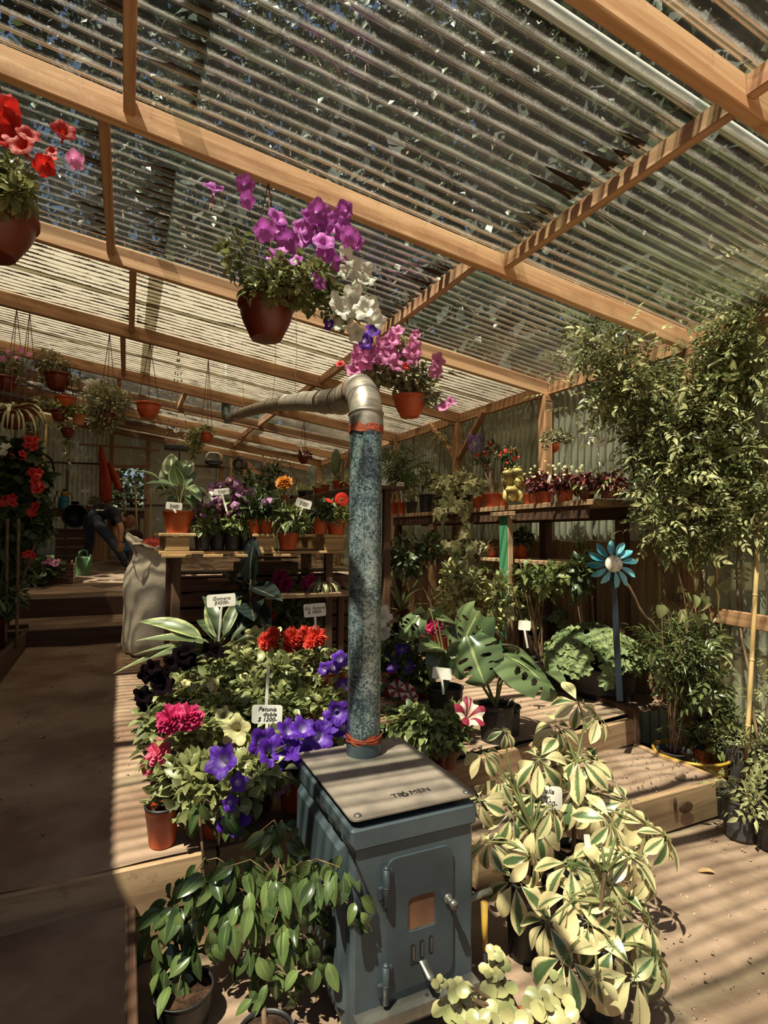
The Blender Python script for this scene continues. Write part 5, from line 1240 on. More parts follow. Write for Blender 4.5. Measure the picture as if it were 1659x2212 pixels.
ficus('weeping fig at the lower left, dark glossy leaves below the board', 395, 2205, 0, 62, 70, ((380, 2040, 1.85), (420, 1950, 1.87), (440, 1860, 1.9), (430, 1760, 1.95)),
  [(400, 1940, 1.8, 70, 50, 26), (350, 2030, 1.8, 50, 60, 18), (440, 2010, 1.8, 50, 60, 20), (440, 1745, 1.95, 55, 30, 11), (500, 1770, 2.0, 26, 30, 5), (460, 1890, 1.85, 60, 40, 16), (395, 2095, 1.75, 60, 24, 8)])
ficus('weeping fig touching the stove side, leaves hanging before the slotted panel', 572, 2300, 0, 60, 70, ((565, 2110, 1.78), (570, 1990, 1.8), (600, 1900, 1.82), (605, 1800, 1.9)),
  [(540, 1950, 1.8, 70, 60, 24), (640, 1990, 1.72, 70, 60, 26), (700, 1890, 1.7, 60, 40, 18), (740, 1870, 1.66, 40, 30, 10), (770, 1970, 1.6, 18, 50, 7), (560, 2070, 1.75, 60, 50, 16), (680, 2060, 1.68, 50, 50, 14), (600, 1850, 1.9, 50, 50, 8), (600, 2140, 1.7, 60, 40, 10), (520, 1870, 1.85, 50, 40, 12), (600, 1790, 1.92, 44, 34, 12), (604, 1892, 1.74, 54, 34, 16), (480, 1920, 1.85, 50, 40, 12)])
# jade-like succulent at the bottom edge
SUC = [tmesh('round_leaf', leaf('round', 1, .92, 7, 5, .10, c), LM['succ']) for c in (.25, .5)]
base = on(1085, 2212, Z=.1)+V((0, -.14, -.1)); base.z = 0; t = thing('round_leaf_succulent', 'round-leaved pale green succulent at the bottom edge, before the stove foot', 'potted plant', base)
pot(t, base, 'pot', .1, .17, 'terra'); root = base+V((0, 0, .16)); tips = []
for x, y, d, s_ in ((948, 2122, 1.42, 20), (985, 2140, 1.42, 30), (1003, 2178, 1.42, 46), (965, 2180, 1.42, 36), (985, 2200, 1.40, 32), (1066, 2062, 1.5, 24), (1074, 2082, 1.5, 28), (1055, 2105, 1.48, 26), (1055, 2165, 1.45, 44), (1086, 2135, 1.48, 40), (1095, 2180, 1.44, 40), (1075, 2190, 1.42, 40), (1165, 2160, 1.45, 38), (1185, 2165, 1.43, 30), (1195, 2120, 1.48, 26), (1215, 2150, 1.45, 32), (1180, 2205, 1.4, 44), (1222, 2200, 1.4, 36), (1110, 2205, 1.38, 36), (1035, 2208, 1.38, 40), (1150, 2185, 1.42, 34), (1003, 2150, 1.43, 24)):
    p = at(x, y, d); tips.append(p); n_ = 4 if s_ < 32 else 3; nn = V((0, 0, .8))-fw*.5+rv()*.4; x_ = nn.cross(rv()).normalized(); y_ = nn.cross(x_).normalized()
    for k in range(n_):
        a = 2*pi*k/n_+R.uniform(-.3, .3); dd = x_*cos(a)+y_*sin(a)+nn*R.uniform(.0, .5); inst('leaf', SUC[k % 2], t, frame(dd, nn+rv()*.3, p+nn.normalized()*.004*k, s_*d/F*R.uniform(.75, 1.05)))
stems(t, root, tips, .004, 'bark', 'stem', .12)

# ================================================================== RIGHT SIDE
tub = thing('yellow_tub', 'low yellow plastic tub standing by the wall beside the wooden step', 'tub', (3.155, 2.39, 0))
b = MB(); b.lathe([(.165, 0), (.17, .005), (.188, .11), (.198, .112), (.2, .126), (.193, .128), (.202, .178), (.216, .183), (.218, .196), (.204, .198), (.196, .185), (.182, .12), (.163, .018), (0.001, .016)], 36, (3.155, 2.39, 0)); b.obj('tub', MT['yellow'], tub)
def wpot(name, label, X, Y, z, kind, r, h, m, cat='potted plant', group=None):
    bs = V((X, Y, z)); t = thing(name, label, cat, bs, group); pot(t, bs, kind, r, h, m); return t, bs, dep(bs)
def leafy(t, lm, tm, lst, name='foliage'):
    xf = []
    for x, y, d, rx, ry, n, s in lst: xf += pb(x, y, d, rx, ry, n, s)
    return scatter(name, t, LM[lm], T[tm], xf)
q = on(1456, 1612, Y=2.42); d = dep(q); t, bs, _ = wpot('potted_vine', 'grey plastic pot with a dark stringy climber, standing in the yellow tub', q.x, 2.42, .02, 'pot', .097, .19, 'grey')
leafy(t, 'jasdark', 'needle', [(1465, 1450, d, 40, 80, 150, .085), (1470, 1390, d, 55, 60, 120, .085), (1452, 1568, d, 24, 8, 26, .05)])
stems(t, bs+V((0, 0, .18)), [at(x, y, d) for x, y in ((1430, 1300), (1460, 1320), (1490, 1340), (1510, 1400), (1450, 1400), (1470, 1250), (1500, 1300), (1420, 1420))], .004, 'bark')
q = on(1546, 1625, Y=2.4); t, bs, _ = wpot('potted_vine', 'small orange pot with round-leaved creeper in the yellow tub', 3.27, 2.42, .02, 'pot', .06, .17, 'terra')
leafy(t, 'light', 'round', [(1540, 1540, dep(bs), 36, 50, 60, .07), (1520, 1590, dep(bs), 30, 40, 40, .06), (1540, 1640, dep(bs), 40, 40, 50, .05)])
stems(t, bs+V((0, 0, .16)), [at(x, y, dep(bs)) for x, y in ((1540, 1540), (1550, 1480), (1510, 1660), (1560, 1660), (1530, 1590))], .003)
for lab, x, y, zb, rp, hp, sd, lst in (
 ('black ribbed pot with a young jasmine, nearest of the pots by the wall', 1600, 1808, 0, 36, 84, 1, [(1590, 1690, 0, 46, 30, 14, .10), (1595, 1735, 0, 26, 10, 12, .07)]),
 ('narrow black pot squeezed between the step and the young jasmine', 1558, 1765, 0, 18, 70, 2, [(1556, 1680, 0, 14, 10, 8, .05)]),
 ('big black pot with a bamboo-staked climber and dry leaf litter', 1615, 1712, 0, 52, 112, 3, [(1600, 1590, 0, 46, 10, 40, .04), (1650, 1520, 0, 30, 80, 26, .10)]),
 ('black pot cut by the right edge of the photo, lowest in the corner', 1668, 1830, 0, 36, 70, 4, [(1645, 1735, 0, 26, 26, 22, .10)]),
 ('black pot at the right edge behind the nearest jasmine', 1672, 1740, 0, 40, 90, 5, [(1650, 1620, 0, 36, 40, 26, .12)])):
    t, bs, d = potted('potted_climber', lab, 'potted plant', x, y, zb, 'nursery', rp, hp, 'grey' if sd in (1, 3) else 'black', 'black pots by the right wall'); xf = []
    for l in lst: xf += pb(l[0], l[1], d, l[3], l[4], l[5], l[6])
    scatter('foliage', t, LM['jasmine'], T['jas'], xf); stems(t, bs+V((0, 0, hp*d/F*.9)), [at(l[0]+R.uniform(-20, 20), l[1]+R.uniform(-15, 15), d) for l in lst for _ in range(3)], .003, 'bark')
def cane(label, a, c, r=.009, m='cane', nodes=True):
    a, c = V(a), V(c); t = thing('bamboo_cane', label, 'cane', a); b = MB(); n = 10; pts = [a.lerp(c, i/n) for i in range(n+1)]; b.tube(pts, r, 8)
    if nodes:
        for p in pts[1:-1:2]: dd = (c-a).normalized(); b.tube([p-dd*.006, p, p+dd*.006], [r, r*1.3, r], 8, False)
    b.obj('cane', MT[m], t); return t
cane('thick pale bamboo cane standing in the big black pot at the right edge', on(1612, 1640, Y=2.1), on(1650, 950, Y=2.1), .013)
cane('bamboo cane leaning beside the yellow tub in the climber', on(1560, 1640, Y=2.36), on(1545, 1120, Y=2.36), .010)
cane('thin upright cane in front of the lower wall boards left of the vine', on(1428, 1430, Y=2.75), on(1424, 1180, Y=2.75), .009)

# big jasmine on the wall
R.seed(41)
t = thing('jasmine_vine', 'huge jasmine vine climbing over the right wall up to the roof', 'climbing plant', (3.2, 2.75, 0))
VB = [(1300, 752, 3.75, 62, 46, 110), (1350, 800, 3.7, 60, 60, 150), (1330, 860, 3.7, 48, 50, 110), (1400, 850, 3.65, 60, 56, 130), (1450, 925, 3.6, 80, 70, 200), (1500, 890, 3.6, 76, 70, 180), (1560, 860, 3.5, 76, 80, 190), (1620, 800, 3.45, 56, 90, 170), (1590, 700, 3.45, 60, 46, 110), (1635, 640, 3.4, 44, 46, 80), (1470, 1000, 3.6, 90, 70, 210), (1560, 1010, 3.5, 90, 80, 220), (1630, 980, 3.4, 50, 100, 170), (1390, 985, 3.7, 46, 60, 90), (1380, 930, 3.7, 40, 50, 80), (1440, 1080, 3.6, 70, 46, 110), (1530, 1110, 3.5, 80, 56, 140), (1605, 1130, 3.4, 60, 60, 110), (1420, 1140, 3.6, 40, 36, 60), (1480, 1180, 3.55, 46, 36, 60), (1550, 760, 3.5, 60, 40, 60), (1650, 1060, 3.3, 40, 60, 70), (1500, 820, 3.6, 40, 30, 50), (1240, 770, 3.9, 26, 30, 16), (1272, 700, 3.8, 30, 20, 12)]
xa, xb = [], []
for x, y, d, rx, ry, n in VB:
    s = d/F; c = at(x, y, d); rr = (min(rx*s, .2), min(rx*s, .24), ry*s)
    for m_ in blob(c, (rx*s, .16, ry*s), int(n*.95), .13, .25, .25, .5, .7):
        if R.random() < .22: m_.translation += V((R.gauss(0, .10), R.gauss(0, .16), R.gauss(0, .13)))
        if m_.translation.x > XW+.03: m_.translation.x = XW-.02-R.random()*.1
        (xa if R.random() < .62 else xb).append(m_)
scatter('foliage', t, LM['jasmine'], T['jas'], xa); scatter('foliage', t, LM['jasdark'], T['jas'], xb, label='darker green leaves, shade painted into their colour')  # second mass uses the shade-coloured leaf, dealt out at random
b = MB()
def vine(pts, r0_=.009, r1_=.003):
    P = [at(*p) for p in pts]; Q = []
    for i in range(len(P)-1):
        for k in range(4): u = k/4; Q.append(P[i].lerp(P[i+1], u)+rv()*.012)
    Q.append(P[-1]); n = len(Q); b.tube(Q, [r0_+(r1_-r0_)*i/(n-1) for i in range(n)], 6, False)
for v_ in (((1470, 1620, 3.5), (1480, 1500, 3.5), (1440, 1300, 3.55), (1400, 1100, 3.65), (1370, 900, 3.7), (1310, 740, 3.75), (1260, 660, 3.8)), ((1540, 1640, 3.45), (1530, 1400, 3.5), (1510, 1200, 3.5), (1500, 950, 3.55), (1560, 750, 3.5), (1640, 620, 3.4)),
           ((1500, 1640, 3.5), (1490, 1450, 3.5), (1460, 1200, 3.6), (1450, 1000, 3.6)), ((1640, 1600, 3.2), (1590, 1300, 3.4), (1600, 1000, 3.4), (1620, 750, 3.4)), ((1350, 1250, 3.5), (1395, 1330, 3.5), (1440, 1375, 3.5), (1540, 1370, 3.5), (1600, 1340, 3.45)),
           ((1300, 760, 3.75), (1240, 720, 3.9), (1200, 650, 3.9), (1190, 625, 3.9)), ((1330, 750, 3.75), (1310, 690, 3.75), (1262, 640, 3.75)), ((1360, 740, 3.7), (1340, 690, 3.7), (1355, 640, 3.7))): vine(v_)
b.obj('stem', MT['bark'], t)
t = thing('heart_leaf_vine', 'sparse vine with broad heart-shaped leaves below the jasmine', 'climbing plant', on(1500, 1600, X=3.25)); t.location.z = 0; WL[t.name] = V(t.location)
HL = tmesh('heart_leaf_small', leaf('heart', 1, .8, 6, 5, .12, .5), LM['jasmine'])
for k in range(46):
    x, y = R.choice(((1500, 1220), (1530, 1260), (1495, 1330), (1545, 1310), (1460, 1390), (1520, 1430), (1430, 1420), (1480, 1290), (1560, 1400), (1540, 1500)))
    p = at(x+R.gauss(0, 24), y+R.gauss(0, 26), 3.45+R.uniform(-.1, .1)); inst('leaf', HL, t, frame(V((0, 0, -.9))+rv()*.5, -fw+rv()*.6+V((0, 0, .3)), p, R.uniform(.06, .115)))
leafy(t, 'jasdark', 'jas', [(1450, 1400, 3.5, 70, 40, 120, .11), (1500, 1470, 3.45, 60, 50, 110, .11), (1500, 1380, 3.5, 60, 40, 80, .10), (1540, 1560, 3.4, 40, 50, 60, .1)])
b = MB()
for v_ in (((1495, 1620, 3.5), (1500, 1450, 3.5), (1520, 1330, 3.45), (1500, 1230, 3.45), (1470, 1150, 3.5)), ((1520, 1640, 3.45), (1545, 1480, 3.45), (1560, 1350, 3.4), (1540, 1230, 3.45)), ((1480, 1600, 3.5), (1440, 1430, 3.5), (1400, 1350, 3.5))): vine(v_, .006, .002)
b.obj('stem', MT['stem'], t)

# metal flower pinwheel
d = 3.25; c = at(1325, 1218, d); t = thing('pinwheel', 'blue enamelled metal garden flower with twelve petals on a dark stake', 'garden ornament', on(1338, 1420, Y=c.y+.03))
f_ = (-fw+V((0, 0, .12))-rt*.2).normalized(); xx_ = up.cross(f_).normalized(); yy_ = f_.cross(xx_)
for k in range(12):
    a = 2*pi*k/12+.12+R.uniform(-.07, .07); dd = xx_*cos(a)+yy_*sin(a); b = MB(); tilt = (f_*.9+f_.cross(dd)*.5).normalized()
    b.add(*leaf('obov', .112*R.uniform(.92, 1.08), .044, 7, 5, .2, .35), mx=frame(dd-f_*.15, tilt, c+dd*.036)); b.obj('petal', MT['teal'], t)
b = MB(); mx_ = frame(yy_, f_, c+f_*.012); b.lathe([(.048, -.004), (.048, .001), (.04, .006), (.001, .009)], 22, (0, 0, 0), mx_); b.obj('centre_disc', pm('worn_cream_enamel', 'd8d0bc', '8d8470', 45, 3, .5, lo=.45, hi=.7), t)
s0 = WL[t.name]; b = MB(); b.beam(s0-V((0, 0, .25)), c-f_*.02-yy_*.02, .035, .012, .002, f_); b.obj('stake', MT['navyen'], t)
# purple strap leaves behind the pinwheel
t, bs, d = wpot('purple_tradescantia', 'purple strap-leaved plant behind the largest geranium', 3.1, 3.35, TZ+.06, 'nursery', .1, .2, 'black')
dd = dep(bs); xf = []
for k in range(60): a = R.uniform(0, 6.28); xf.append(frame(V((cos(a), sin(a), R.uniform(.2, 1.2))), V((-cos(a)*.5, -sin(a)*.5, 1)), bs+V((R.uniform(-.12, .12), R.uniform(-.15, .15), .2)), R.uniform(.12, .22)))
scatter('foliage', t, LM['trad'], [leaf('strap', 1, .17, 6, 3, .25, 1.0)], xf)

# ================================================================== PALLET TABLE AND SHELVES
R.seed(51)
YP = 4.19
pl, pr = on(345, 1150, Y=YP).x, on(748, 1155, Y=YP).x; zp = on(545, 1153, Y=YP).z
t = thing('pallet', 'rough wooden pallet set up as a plant table in the middle of the greenhouse', 'pallet', ((pl+pr)/2, YP+.4, zp-.17))
for a, c in ((345, 425), (545, 597), (698, 748)):
    xa_, xb_ = on(a, 1150, Y=YP).x, on(c, 1150, Y=YP).x
    plank(((xa_+xb_)/2, YP-.01, zp-.011), ((xa_+xb_)/2, YP+.8, zp-.011), xb_-xa_, .022, t, 'pallet', 'deck_board')
    for yy in (YP+.07, YP+.4, YP+.73): plank(((xa_*.55+xb_*.45)-.07, yy, zp-.075), ((xa_*.55+xb_*.45)+.09, yy, zp-.075), .12, .10, t, 'pallet', 'block')
for yy in (YP+.05, YP+.4, YP+.75): plank((pl, yy, zp-.138), (pr, yy, zp-.138), .1, .022, t, 'pallet', 'base_board')
for a, c in ((350, 415), (440, 482), (500, 560), (590, 640)): plank((on(a, 1150, Y=YP).x, YP-.005, zp-.16), (on(c, 1150, Y=YP).x, YP-.005, zp-.16), .06, .022, t, 'pallet', 'base_board')
for k in range(5): plank((pl+.05, YP+.1+.16*k, zp-.124), (pr-.05, YP+.1+.16*k, zp-.124), .13, .012, t, 'darkwood', 'base_board')
for X in (pl+.12, pr-.12):
    for yy in (YP+.08, YP+.72): plank((X, yy, .40), (X, yy, zp-.15), .06, .06, t, 'darkwood', 'leg', (0, 1, 0))
lowz = 1.03
for k, (xa_, ya_, wd_, ht, lab) in enumerate(((.62, 4.95, .48, .80, 'dark slatted crate added to darken the space under the left half of the pallet'), (1.12, 4.95, .48, .86, 'taller dark slatted crate added to darken the space under the middle of the pallet'), (1.62, 4.95, .48, .80, 'dark slatted crate added to darken the space under the right end of the pallet'))):
    t = thing('darkening_crate', lab, 'crate', (xa_, ya_, .42), 'crates added to darken the space under the pallet'); n = int(ht/.12)  # made-up crates that darken the gap below the pallet
    for j in range(n):
        z = .44+.12*j+.05
        for q in (-.2, .2): plank((xa_-wd_/2, ya_+q, z), (xa_+wd_/2, ya_+q, z), .014, .1, t, 'darkwood', 'slat'); plank((xa_+q*wd_/.42, ya_-.19, z), (xa_+q*wd_/.42, ya_+.19, z), .014, .1, t, 'darkwood', 'slat')
    for q in (-.12, 0, .12): plank((xa_-wd_/2, ya_+q, .46+.12*n), (xa_+wd_/2, ya_+q, .46+.12*n), .115, .014, t, 'darkwood', 'slat')
t = thing('plant_shelf', 'grey board shelf below the pallet behind the umbrella sedge', 'shelf', (1.3, YP+.2, lowz-.03))
plank((.95, YP+.05, lowz), (pr+.06, YP+.05, lowz), .12, .03, t, 'oldwoodY', 'plank'); plank((.95, YP+.2, lowz), (pr+.06, YP+.2, lowz), .12, .03, t, 'oldwoodY', 'plank')
for X in (1.0, pr): plank((X, YP+.12, .42), (X, YP+.12, lowz-.02), .05, .05, t, 'darkwood', 'leg', (0, 1, 0))
def onP(x, Y, z): q = on(x, 1150, Y=Y); return V((q.x, Y, z))
def tpot(name, label, x, Y, z, kind, rp, hp, m, cat='potted plant', group=None):
    bs = onP(x, Y, z); d = dep(bs); t = thing(name, label, cat, bs, group); pot(t, bs, kind, rp*d/F, hp*d/F, m); return t, bs, d
t, bs, d = tpot('peace_lily', 'broad-leaved plant in an orange pot on the left end of the pallet', 385, YP+.08, zp, 'pot', 32, 47, 'terra')
SPA = [tmesh('broad_leaf', leaf('ovate', 1, .52, 9, 5, .18, c, .04), LM['spath']) for c in (.3, .8, 1.2)]
root = bs+V((0, 0, .15))
for k, (ax, ay, tx, ty, dd, up_) in enumerate(((345, 1040, 298, 997, -.1, 1), (372, 1030, 368, 974, .12, 0), (388, 1045, 382, 994, -.12, 0), (402, 1030, 413, 990, .1, 0), (378, 1055, 322, 1022, -.15, 1), (400, 1050, 424, 1016, .05, 0), (405, 1050, 438, 1065, -.15, 1), (410, 1055, 460, 1050, .0, 1), (372, 1065, 332, 1068, -.1, 1), (365, 1050, 325, 1042, .1, 1), (395, 1060, 440, 1030, .2, 1), (385, 1040, 395, 985, .22, 0), (380, 1070, 350, 1085, -.12, 1), (400, 1070, 428, 1085, -.1, 1), (375, 1050, 345, 1005, .1, 0), (398, 1045, 405, 1000, .15, 0), (368, 1060, 312, 1045, .0, 1), (404, 1060, 450, 1072, .1, 1), (388, 1050, 372, 1005, -.18, 0))):
    a = at(ax, ay, d+dd*.3); e_ = at(tx, ty, d+dd); leafobj(t, SPA[0 if not up_ else 1+k % 2], a, e_, (V((0, 0, 1)) if up_ else -fw)-fw*.35+rv()*.3, 1.1)
    b = MB(); b.tube([root, root.lerp(a, .6)+V((0, 0, .01)), a.lerp(e_, .1)], .004, 6, False); b.obj('leaf_stalk', MT['stem'], t)
GRP = 'plants on the pallet'
for k, (x, rp, fx) in enumerate(((438, 17, ((432, 1092), (448, 1070), (440, 1110), (452, 1085), (430, 1118))), (470, 17, ((462, 1060), (474, 1050), (468, 1082), (480, 1100), (458, 1120))), (502, 17, ((498, 1045), (510, 1048), (520, 1060), (505, 1080), (492, 1100), (515, 1110))), (530, 15, ((526, 1062), (538, 1058), (530, 1078), (522, 1098))))):
    t, bs, d = tpot('potted_cineraria', ('black pot of plum and white cinerarias next to the peace lily', 'black pot of mauve cinerarias, second from the peace lily', 'black pot of dark plum cinerarias behind the leaning tag', 'black pot of plum cinerarias next to the twin orange pots')[k], x, YP+.06+.03*(k % 2), zp-.118, 'nursery', rp, 34, 'black', 'potted flower', GRP)
    leafy(t, 'mid', 'pet', [(x, 1138, d, 24, 16, 60, .06), (x, 1100, d+.1, 24, 34, 60, .05)])
    for i, (a, c) in enumerate(fx): 
        for _ in range(4): flower(t, at(a+R.gauss(0, 5), c+R.gauss(0, 6), d+R.uniform(-.05, .15)), R.uniform(.055, .085), 'five', R.choice(('plum', 'mauve', 'mauve', 'white' if k == 0 else 'plum')))
for k, (x, lab) in enumerate(((546, 'left one of the twin orange pots of dark-leaved balsam'), (575, 'right one of the twin orange pots, a lilac balsam bloom above it'))):
    t, bs, d = tpot('potted_balsam', lab, x, YP+.06, zp, 'pot', 17, 32, 'terra', 'potted flower', GRP)
    leafy(t, 'dark', 'lan', [(x, 1098, d, 34, 22, 110, .085), (x+10, 1085, d, 24, 14, 30, .08)])
    if k: flowers(t, [(577, 1080, .085), (572, 1084, .06)], d-.08, ('fun2', 'lilac') if 0 else ('five', 'mauve'))
t, bs, d = tpot('potted_gerbera', 'orange pot set low in the pallet gap with a tall orange marigold', 623, YP+.03, zp-.118, 'pot', 23, 36, 'terra', 'potted flower', GRP)
leafy(t, 'mid', 'lan', [(622, 1120, d, 30, 26, 90, .11), (650, 1135, d, 18, 14, 30, .08)]); stems(t, bs+V((0, 0, .1)), [at(615, 1048, d)], .005, 'stem', 'stem', .03); flowers(t, [(614, 1044, .12), (612, 1042, .1)], d, ('ruf', 'orange'), face=None)
t, bs, d = tpot('potted_gerbera', 'dark red-orange pot of gerbera leaves left of the red gerbera', 690, YP+.06, zp, 'pot', 20, 34, 'terra', 'potted flower', GRP)
leafy(t, 'dark', 'lan', [(690, 1105, d, 28, 16, 80, .1)]); flowers(t, [(710, 1082, .075)], d, ('dai', 'gerb'), face=V((.3, -.5, .9)))
t, bs, d = tpot('potted_gerbera', 'orange pot with the open red gerbera beside the chimney pipe', 726, YP+.04, zp, 'pot', 22, 33, 'terra', 'potted flower', GRP)
leafy(t, 'mid', 'lan', [(728, 1108, d, 28, 14, 70, .1)]); stems(t, bs+V((0, 0, .1)), [at(738, 1082, d)], .004, 'stem', 'stem', .05); flowers(t, [(738, 1079, .11)], d-.05, ('dai', 'gerb'), face=-fw)
d = dep(onP(480, YP, 1.5))
plant_label(376, 1093, dep(onP(385, YP, 1.5))-.12, .105, .05, 'Espatifilo\n$ 3500-', (380, 1108), 'white price tag leaning on the rim of the broad-leaved plant pot', .1, ink='inkg', size=.017)
plant_label(479, 1062, d-.02, .11, .045, 'Cineraria\n$ 1200-', (490, 1105), 'tilted white price tag standing among the plum cinerarias', -.12, ink='inkg', size=.016)
plant_label(656, 1088, d+.2, .12, .065, 'Gerbera\n$ 1600-', (644, 1122), 'tilted white price tag reading gerbera on the pallet', .28, size=.02)
# middle shelf behind the pallet, running to the back
R.seed(57); XM = 1.75
qa, qb = on(775, 1052, X=XM), on(612, 1078, X=XM); zm = (qa.z+qb.z)/2
t = thing('plant_shelf', 'dark sagging shelf of little succulents behind the pallet', 'shelf', (XM+.2, (qa.y+qb.y)/2, zm-.03))
for k in range(3): plank((XM+.07+.14*k, qa.y-.02, zm-.015), (XM+.07+.14*k, qb.y+.9, zm-.015), .138, .03, t, 'darkwood', 'plank')
for yy in (qa.y+.1, qb.y-.1): plank((XM+.3, yy, fz(yy)), (XM+.3, yy, zm-.03), .06, .06, t, 'darkwood', 'leg', (0, 1, 0))
for k, (x, rp, m, lm) in enumerate(((598, 9, 'terra', 'light'), (613, 9, 'terra', 'grey'), (634, 8, 'terrad', 'grey'), (652, 9, 'black', 'light'), (668, 9, 'green', 'light'), (688, 11, 'terra', 'grey'), (702, 10, 'terra', 'light'), (731, 13, 'terra', 'grey'), (752, 10, 'terra', 'light'))):
    p = on(x, 1060, X=XM+.09+.06*(k % 3)); bs = V((p.x, p.y, zm)); d = dep(bs)
    t = thing('potted_succulent', ('succulent in an orange pot at the far end of the dark shelf', 'orange pot second from the far end of the dark shelf', 'little brown pot left of the black one on the dark shelf', 'black pot of trailing succulent on the dark shelf', 'bright green pot on the dark shelf', 'orange pot right of the green one on the dark shelf', 'second orange pot right of the green one on the dark shelf', 'largest orange pot of the dark shelf, prickly pear pad behind it', 'orange pot at the pipe end of the dark shelf')[k], 'potted plant', bs, 'little pots on the dark shelf'); pot(t, bs, 'pot', rp*d/F, rp*1.9*d/F, m)
    xx, yy, _ = (x, 1060-rp*2.2, 0); xf = blob(bs+V((0, 0, rp*2.4*d/F)), (rp*1.5*d/F, rp*1.5*d/F, rp*.9*d/F), 70, .04); scatter('foliage', t, LM[lm], T['tiny'], xf)
    if k == 7:
        b = MB(); b.ell(bs+V((-.02, .02, .30)), (.05, .018, .14), 12, 8); b.ell(bs+V((.0, .02, .14)), (.035, .018, .06), 10, 6); b.obj('cactus_pad', LM['dark'], t)
# jar under the pallet
jb = on(590, 1243, Y=YP+.2); t = thing('glass_jar', 'small glass jar with pale sand on the board under the pallet', 'jar', V((jb.x+.35, YP+.12, lowz+.016)))
o = WL[t.name]; b = MB(); b.lathe([(.035, 0), (.037, .01), (.037, .085), (.03, .095), (.03, .11), (.032, .112), (.028, .112), (.033, .085), (.033, .01), (.001, .008)], 18, o); g_, tt, bb, oo = newmat('jar_glass'); bb.inputs['Transmission Weight'].default_value = 1; bb.inputs['Roughness'].default_value = .05; b.obj('jar', g_, t)
b = MB(); b.lathe([(.031, .012), (.031, .04), (.001, .045)], 16, o); b.obj('sand', MT['soil'], t)
# trailing grassy pot under the pallet
t, bs, d = tpot('potted_grass', 'pot of trailing grass hanging over the board under the pallet', 700, YP+.13, lowz+.016, 'pot', 16, 24, 'terrad'); xf = []
for k in range(90): a = R.uniform(0, 6.28); xf.append(frame(V((cos(a)*.7, sin(a)*.7-.3, .35)), V((-cos(a), -sin(a), 1)), bs+V((0, 0, .08)), R.uniform(.12, .24)))
scatter('foliage', t, LM['pale'], [leaf('strap', 1, .04, 6, 3, .2, 2.2)], xf)

# ---- shelf along the right wall
R.seed(61); XF = 2.86
e1, e2 = on(1250, 1078, X=XF), on(846, 1113, X=XF); zs = (e1.z+e2.z)/2
t = thing('wall_shelf', 'long weathered plank shelf along the right wall carrying rows of pots', 'shelf', (3.1, 4.5, zs-.05))
for k in range(3): plank((XF+.085+.165*k, 2.85, zs-.02), (XF+.085+.165*k, e2.y+.1, zs-.02), .158, .04, t, 'oldwoodY', 'plank')
plank((XF+.04, 2.95, zs-.085), (XF+.04, e2.y, zs-.085), .04, .09, t, 'darkwood', 'apron'); plank((XF+.42, 2.95, zs-.085), (XF+.42, e2.y, zs-.085), .04, .09, t, 'darkwood', 'apron')
for px_, m, ox in ((935, 'oldwoodY', .05), (1180, 'darkwood', .4), (1345, 'darkwood', .4), (860, 'darkwood', .05)):
    p = on(px_, 1200, X=XF+ox); o = plank((XF+ox, p.y, fz(p.y)-.05), (XF+ox, p.y, zs-.13), .075, .07, t, m, 'leg', (1, 0, 0))
p = on(1086, 1190, X=XF-.03)
plank((XF+.01, p.y, fz(p.y)-.05), (XF+.01, p.y, zs-.09), .11, .05, t, 'oldwoodY', 'leg', (1, 0, 0))
b = MB(); b.box((XF-.018, p.y+.005, (fz(p.y)+zs)/2-.03), (.006, .105, zs-fz(p.y)-.12)); b.box((XF+.01, p.y+.061, (fz(p.y)+zs)/2-.03), (.05, .006, zs-fz(p.y)-.12)); b.obj('painted_face', MT['greenpaint'], t, 'green painted face of the leg')
plank((XF-.03, p.y-.14, zs-.07), (XF-.03, p.y+.14, zs-.07), .05, .035, t, 'oldwoodY', 'bracket')
z2 = on(1130, 1208, X=XF+.15).z
t = thing('lower_shelf', 'short lower shelf board under the wall shelf, right of the green leg', 'shelf', (XF+.25, 3.7, z2-.02))
ya_, yb_ = on(1215, 1200, X=XF+.1).y, on(1045, 1200, X=XF+.1).y
for k in range(2): plank((XF+.16+.2*k, ya_, z2-.015), (XF+.16+.2*k, yb_, z2-.015), .19, .03, t, 'oldwoodY', 'plank')
for yy in (ya_+.06, yb_-.06): plank((XF+.45, yy, fz(yy)-.05), (XF+.45, yy, z2-.03), .05, .05, t, 'darkwood', 'leg', (1, 0, 0))
SG = 'pots on the wall shelf'
def spot(name, label, x, off, rp, hp, m, kind='pot', z=None, cat='potted plant', group=SG):
    p = on(x, 1090, X=XF+off); bs = V((p.x, p.y, zs if z is None else z)); d = dep(bs); t = thing(name, label, cat, bs, group); pot(t, bs, kind, rp*d/F, hp*d/F, m); return t, bs, d
t, bs, d = spot('potted_dracaena', 'far one of the two touching square-ish orange pots with fine spiky foliage', 852, .1, 9, 28, 'terra')
leafy(t, 'dark', 'needle', [(852, 1010, d, 26, 50, 260, .13)]); stems(t, bs+V((0, 0, .1)), [at(x, y, d) for x, y in ((840, 1000), (855, 980), (865, 1010))], .004, 'bark')
t, bs, d = spot('potted_dracaena', 'near one of the two touching orange pots with fine spiky foliage', 868, .1, 9, 28, 'terra')
leafy(t, 'dark', 'needle', [(872, 1020, d, 24, 46, 240, .13)]); stems(t, bs+V((0, 0, .1)), [at(x, y, d) for x, y in ((870, 1000), (880, 1020))], .004, 'bark')
t, bs, d = spot('potted_succulent', 'grey pot of low rosettes right of the twin orange pots', 889, .1, 13, 26, 'grey'); leafy(t, 'grey', 'lan', [(889, 1068, d, 16, 8, 60, .07)])
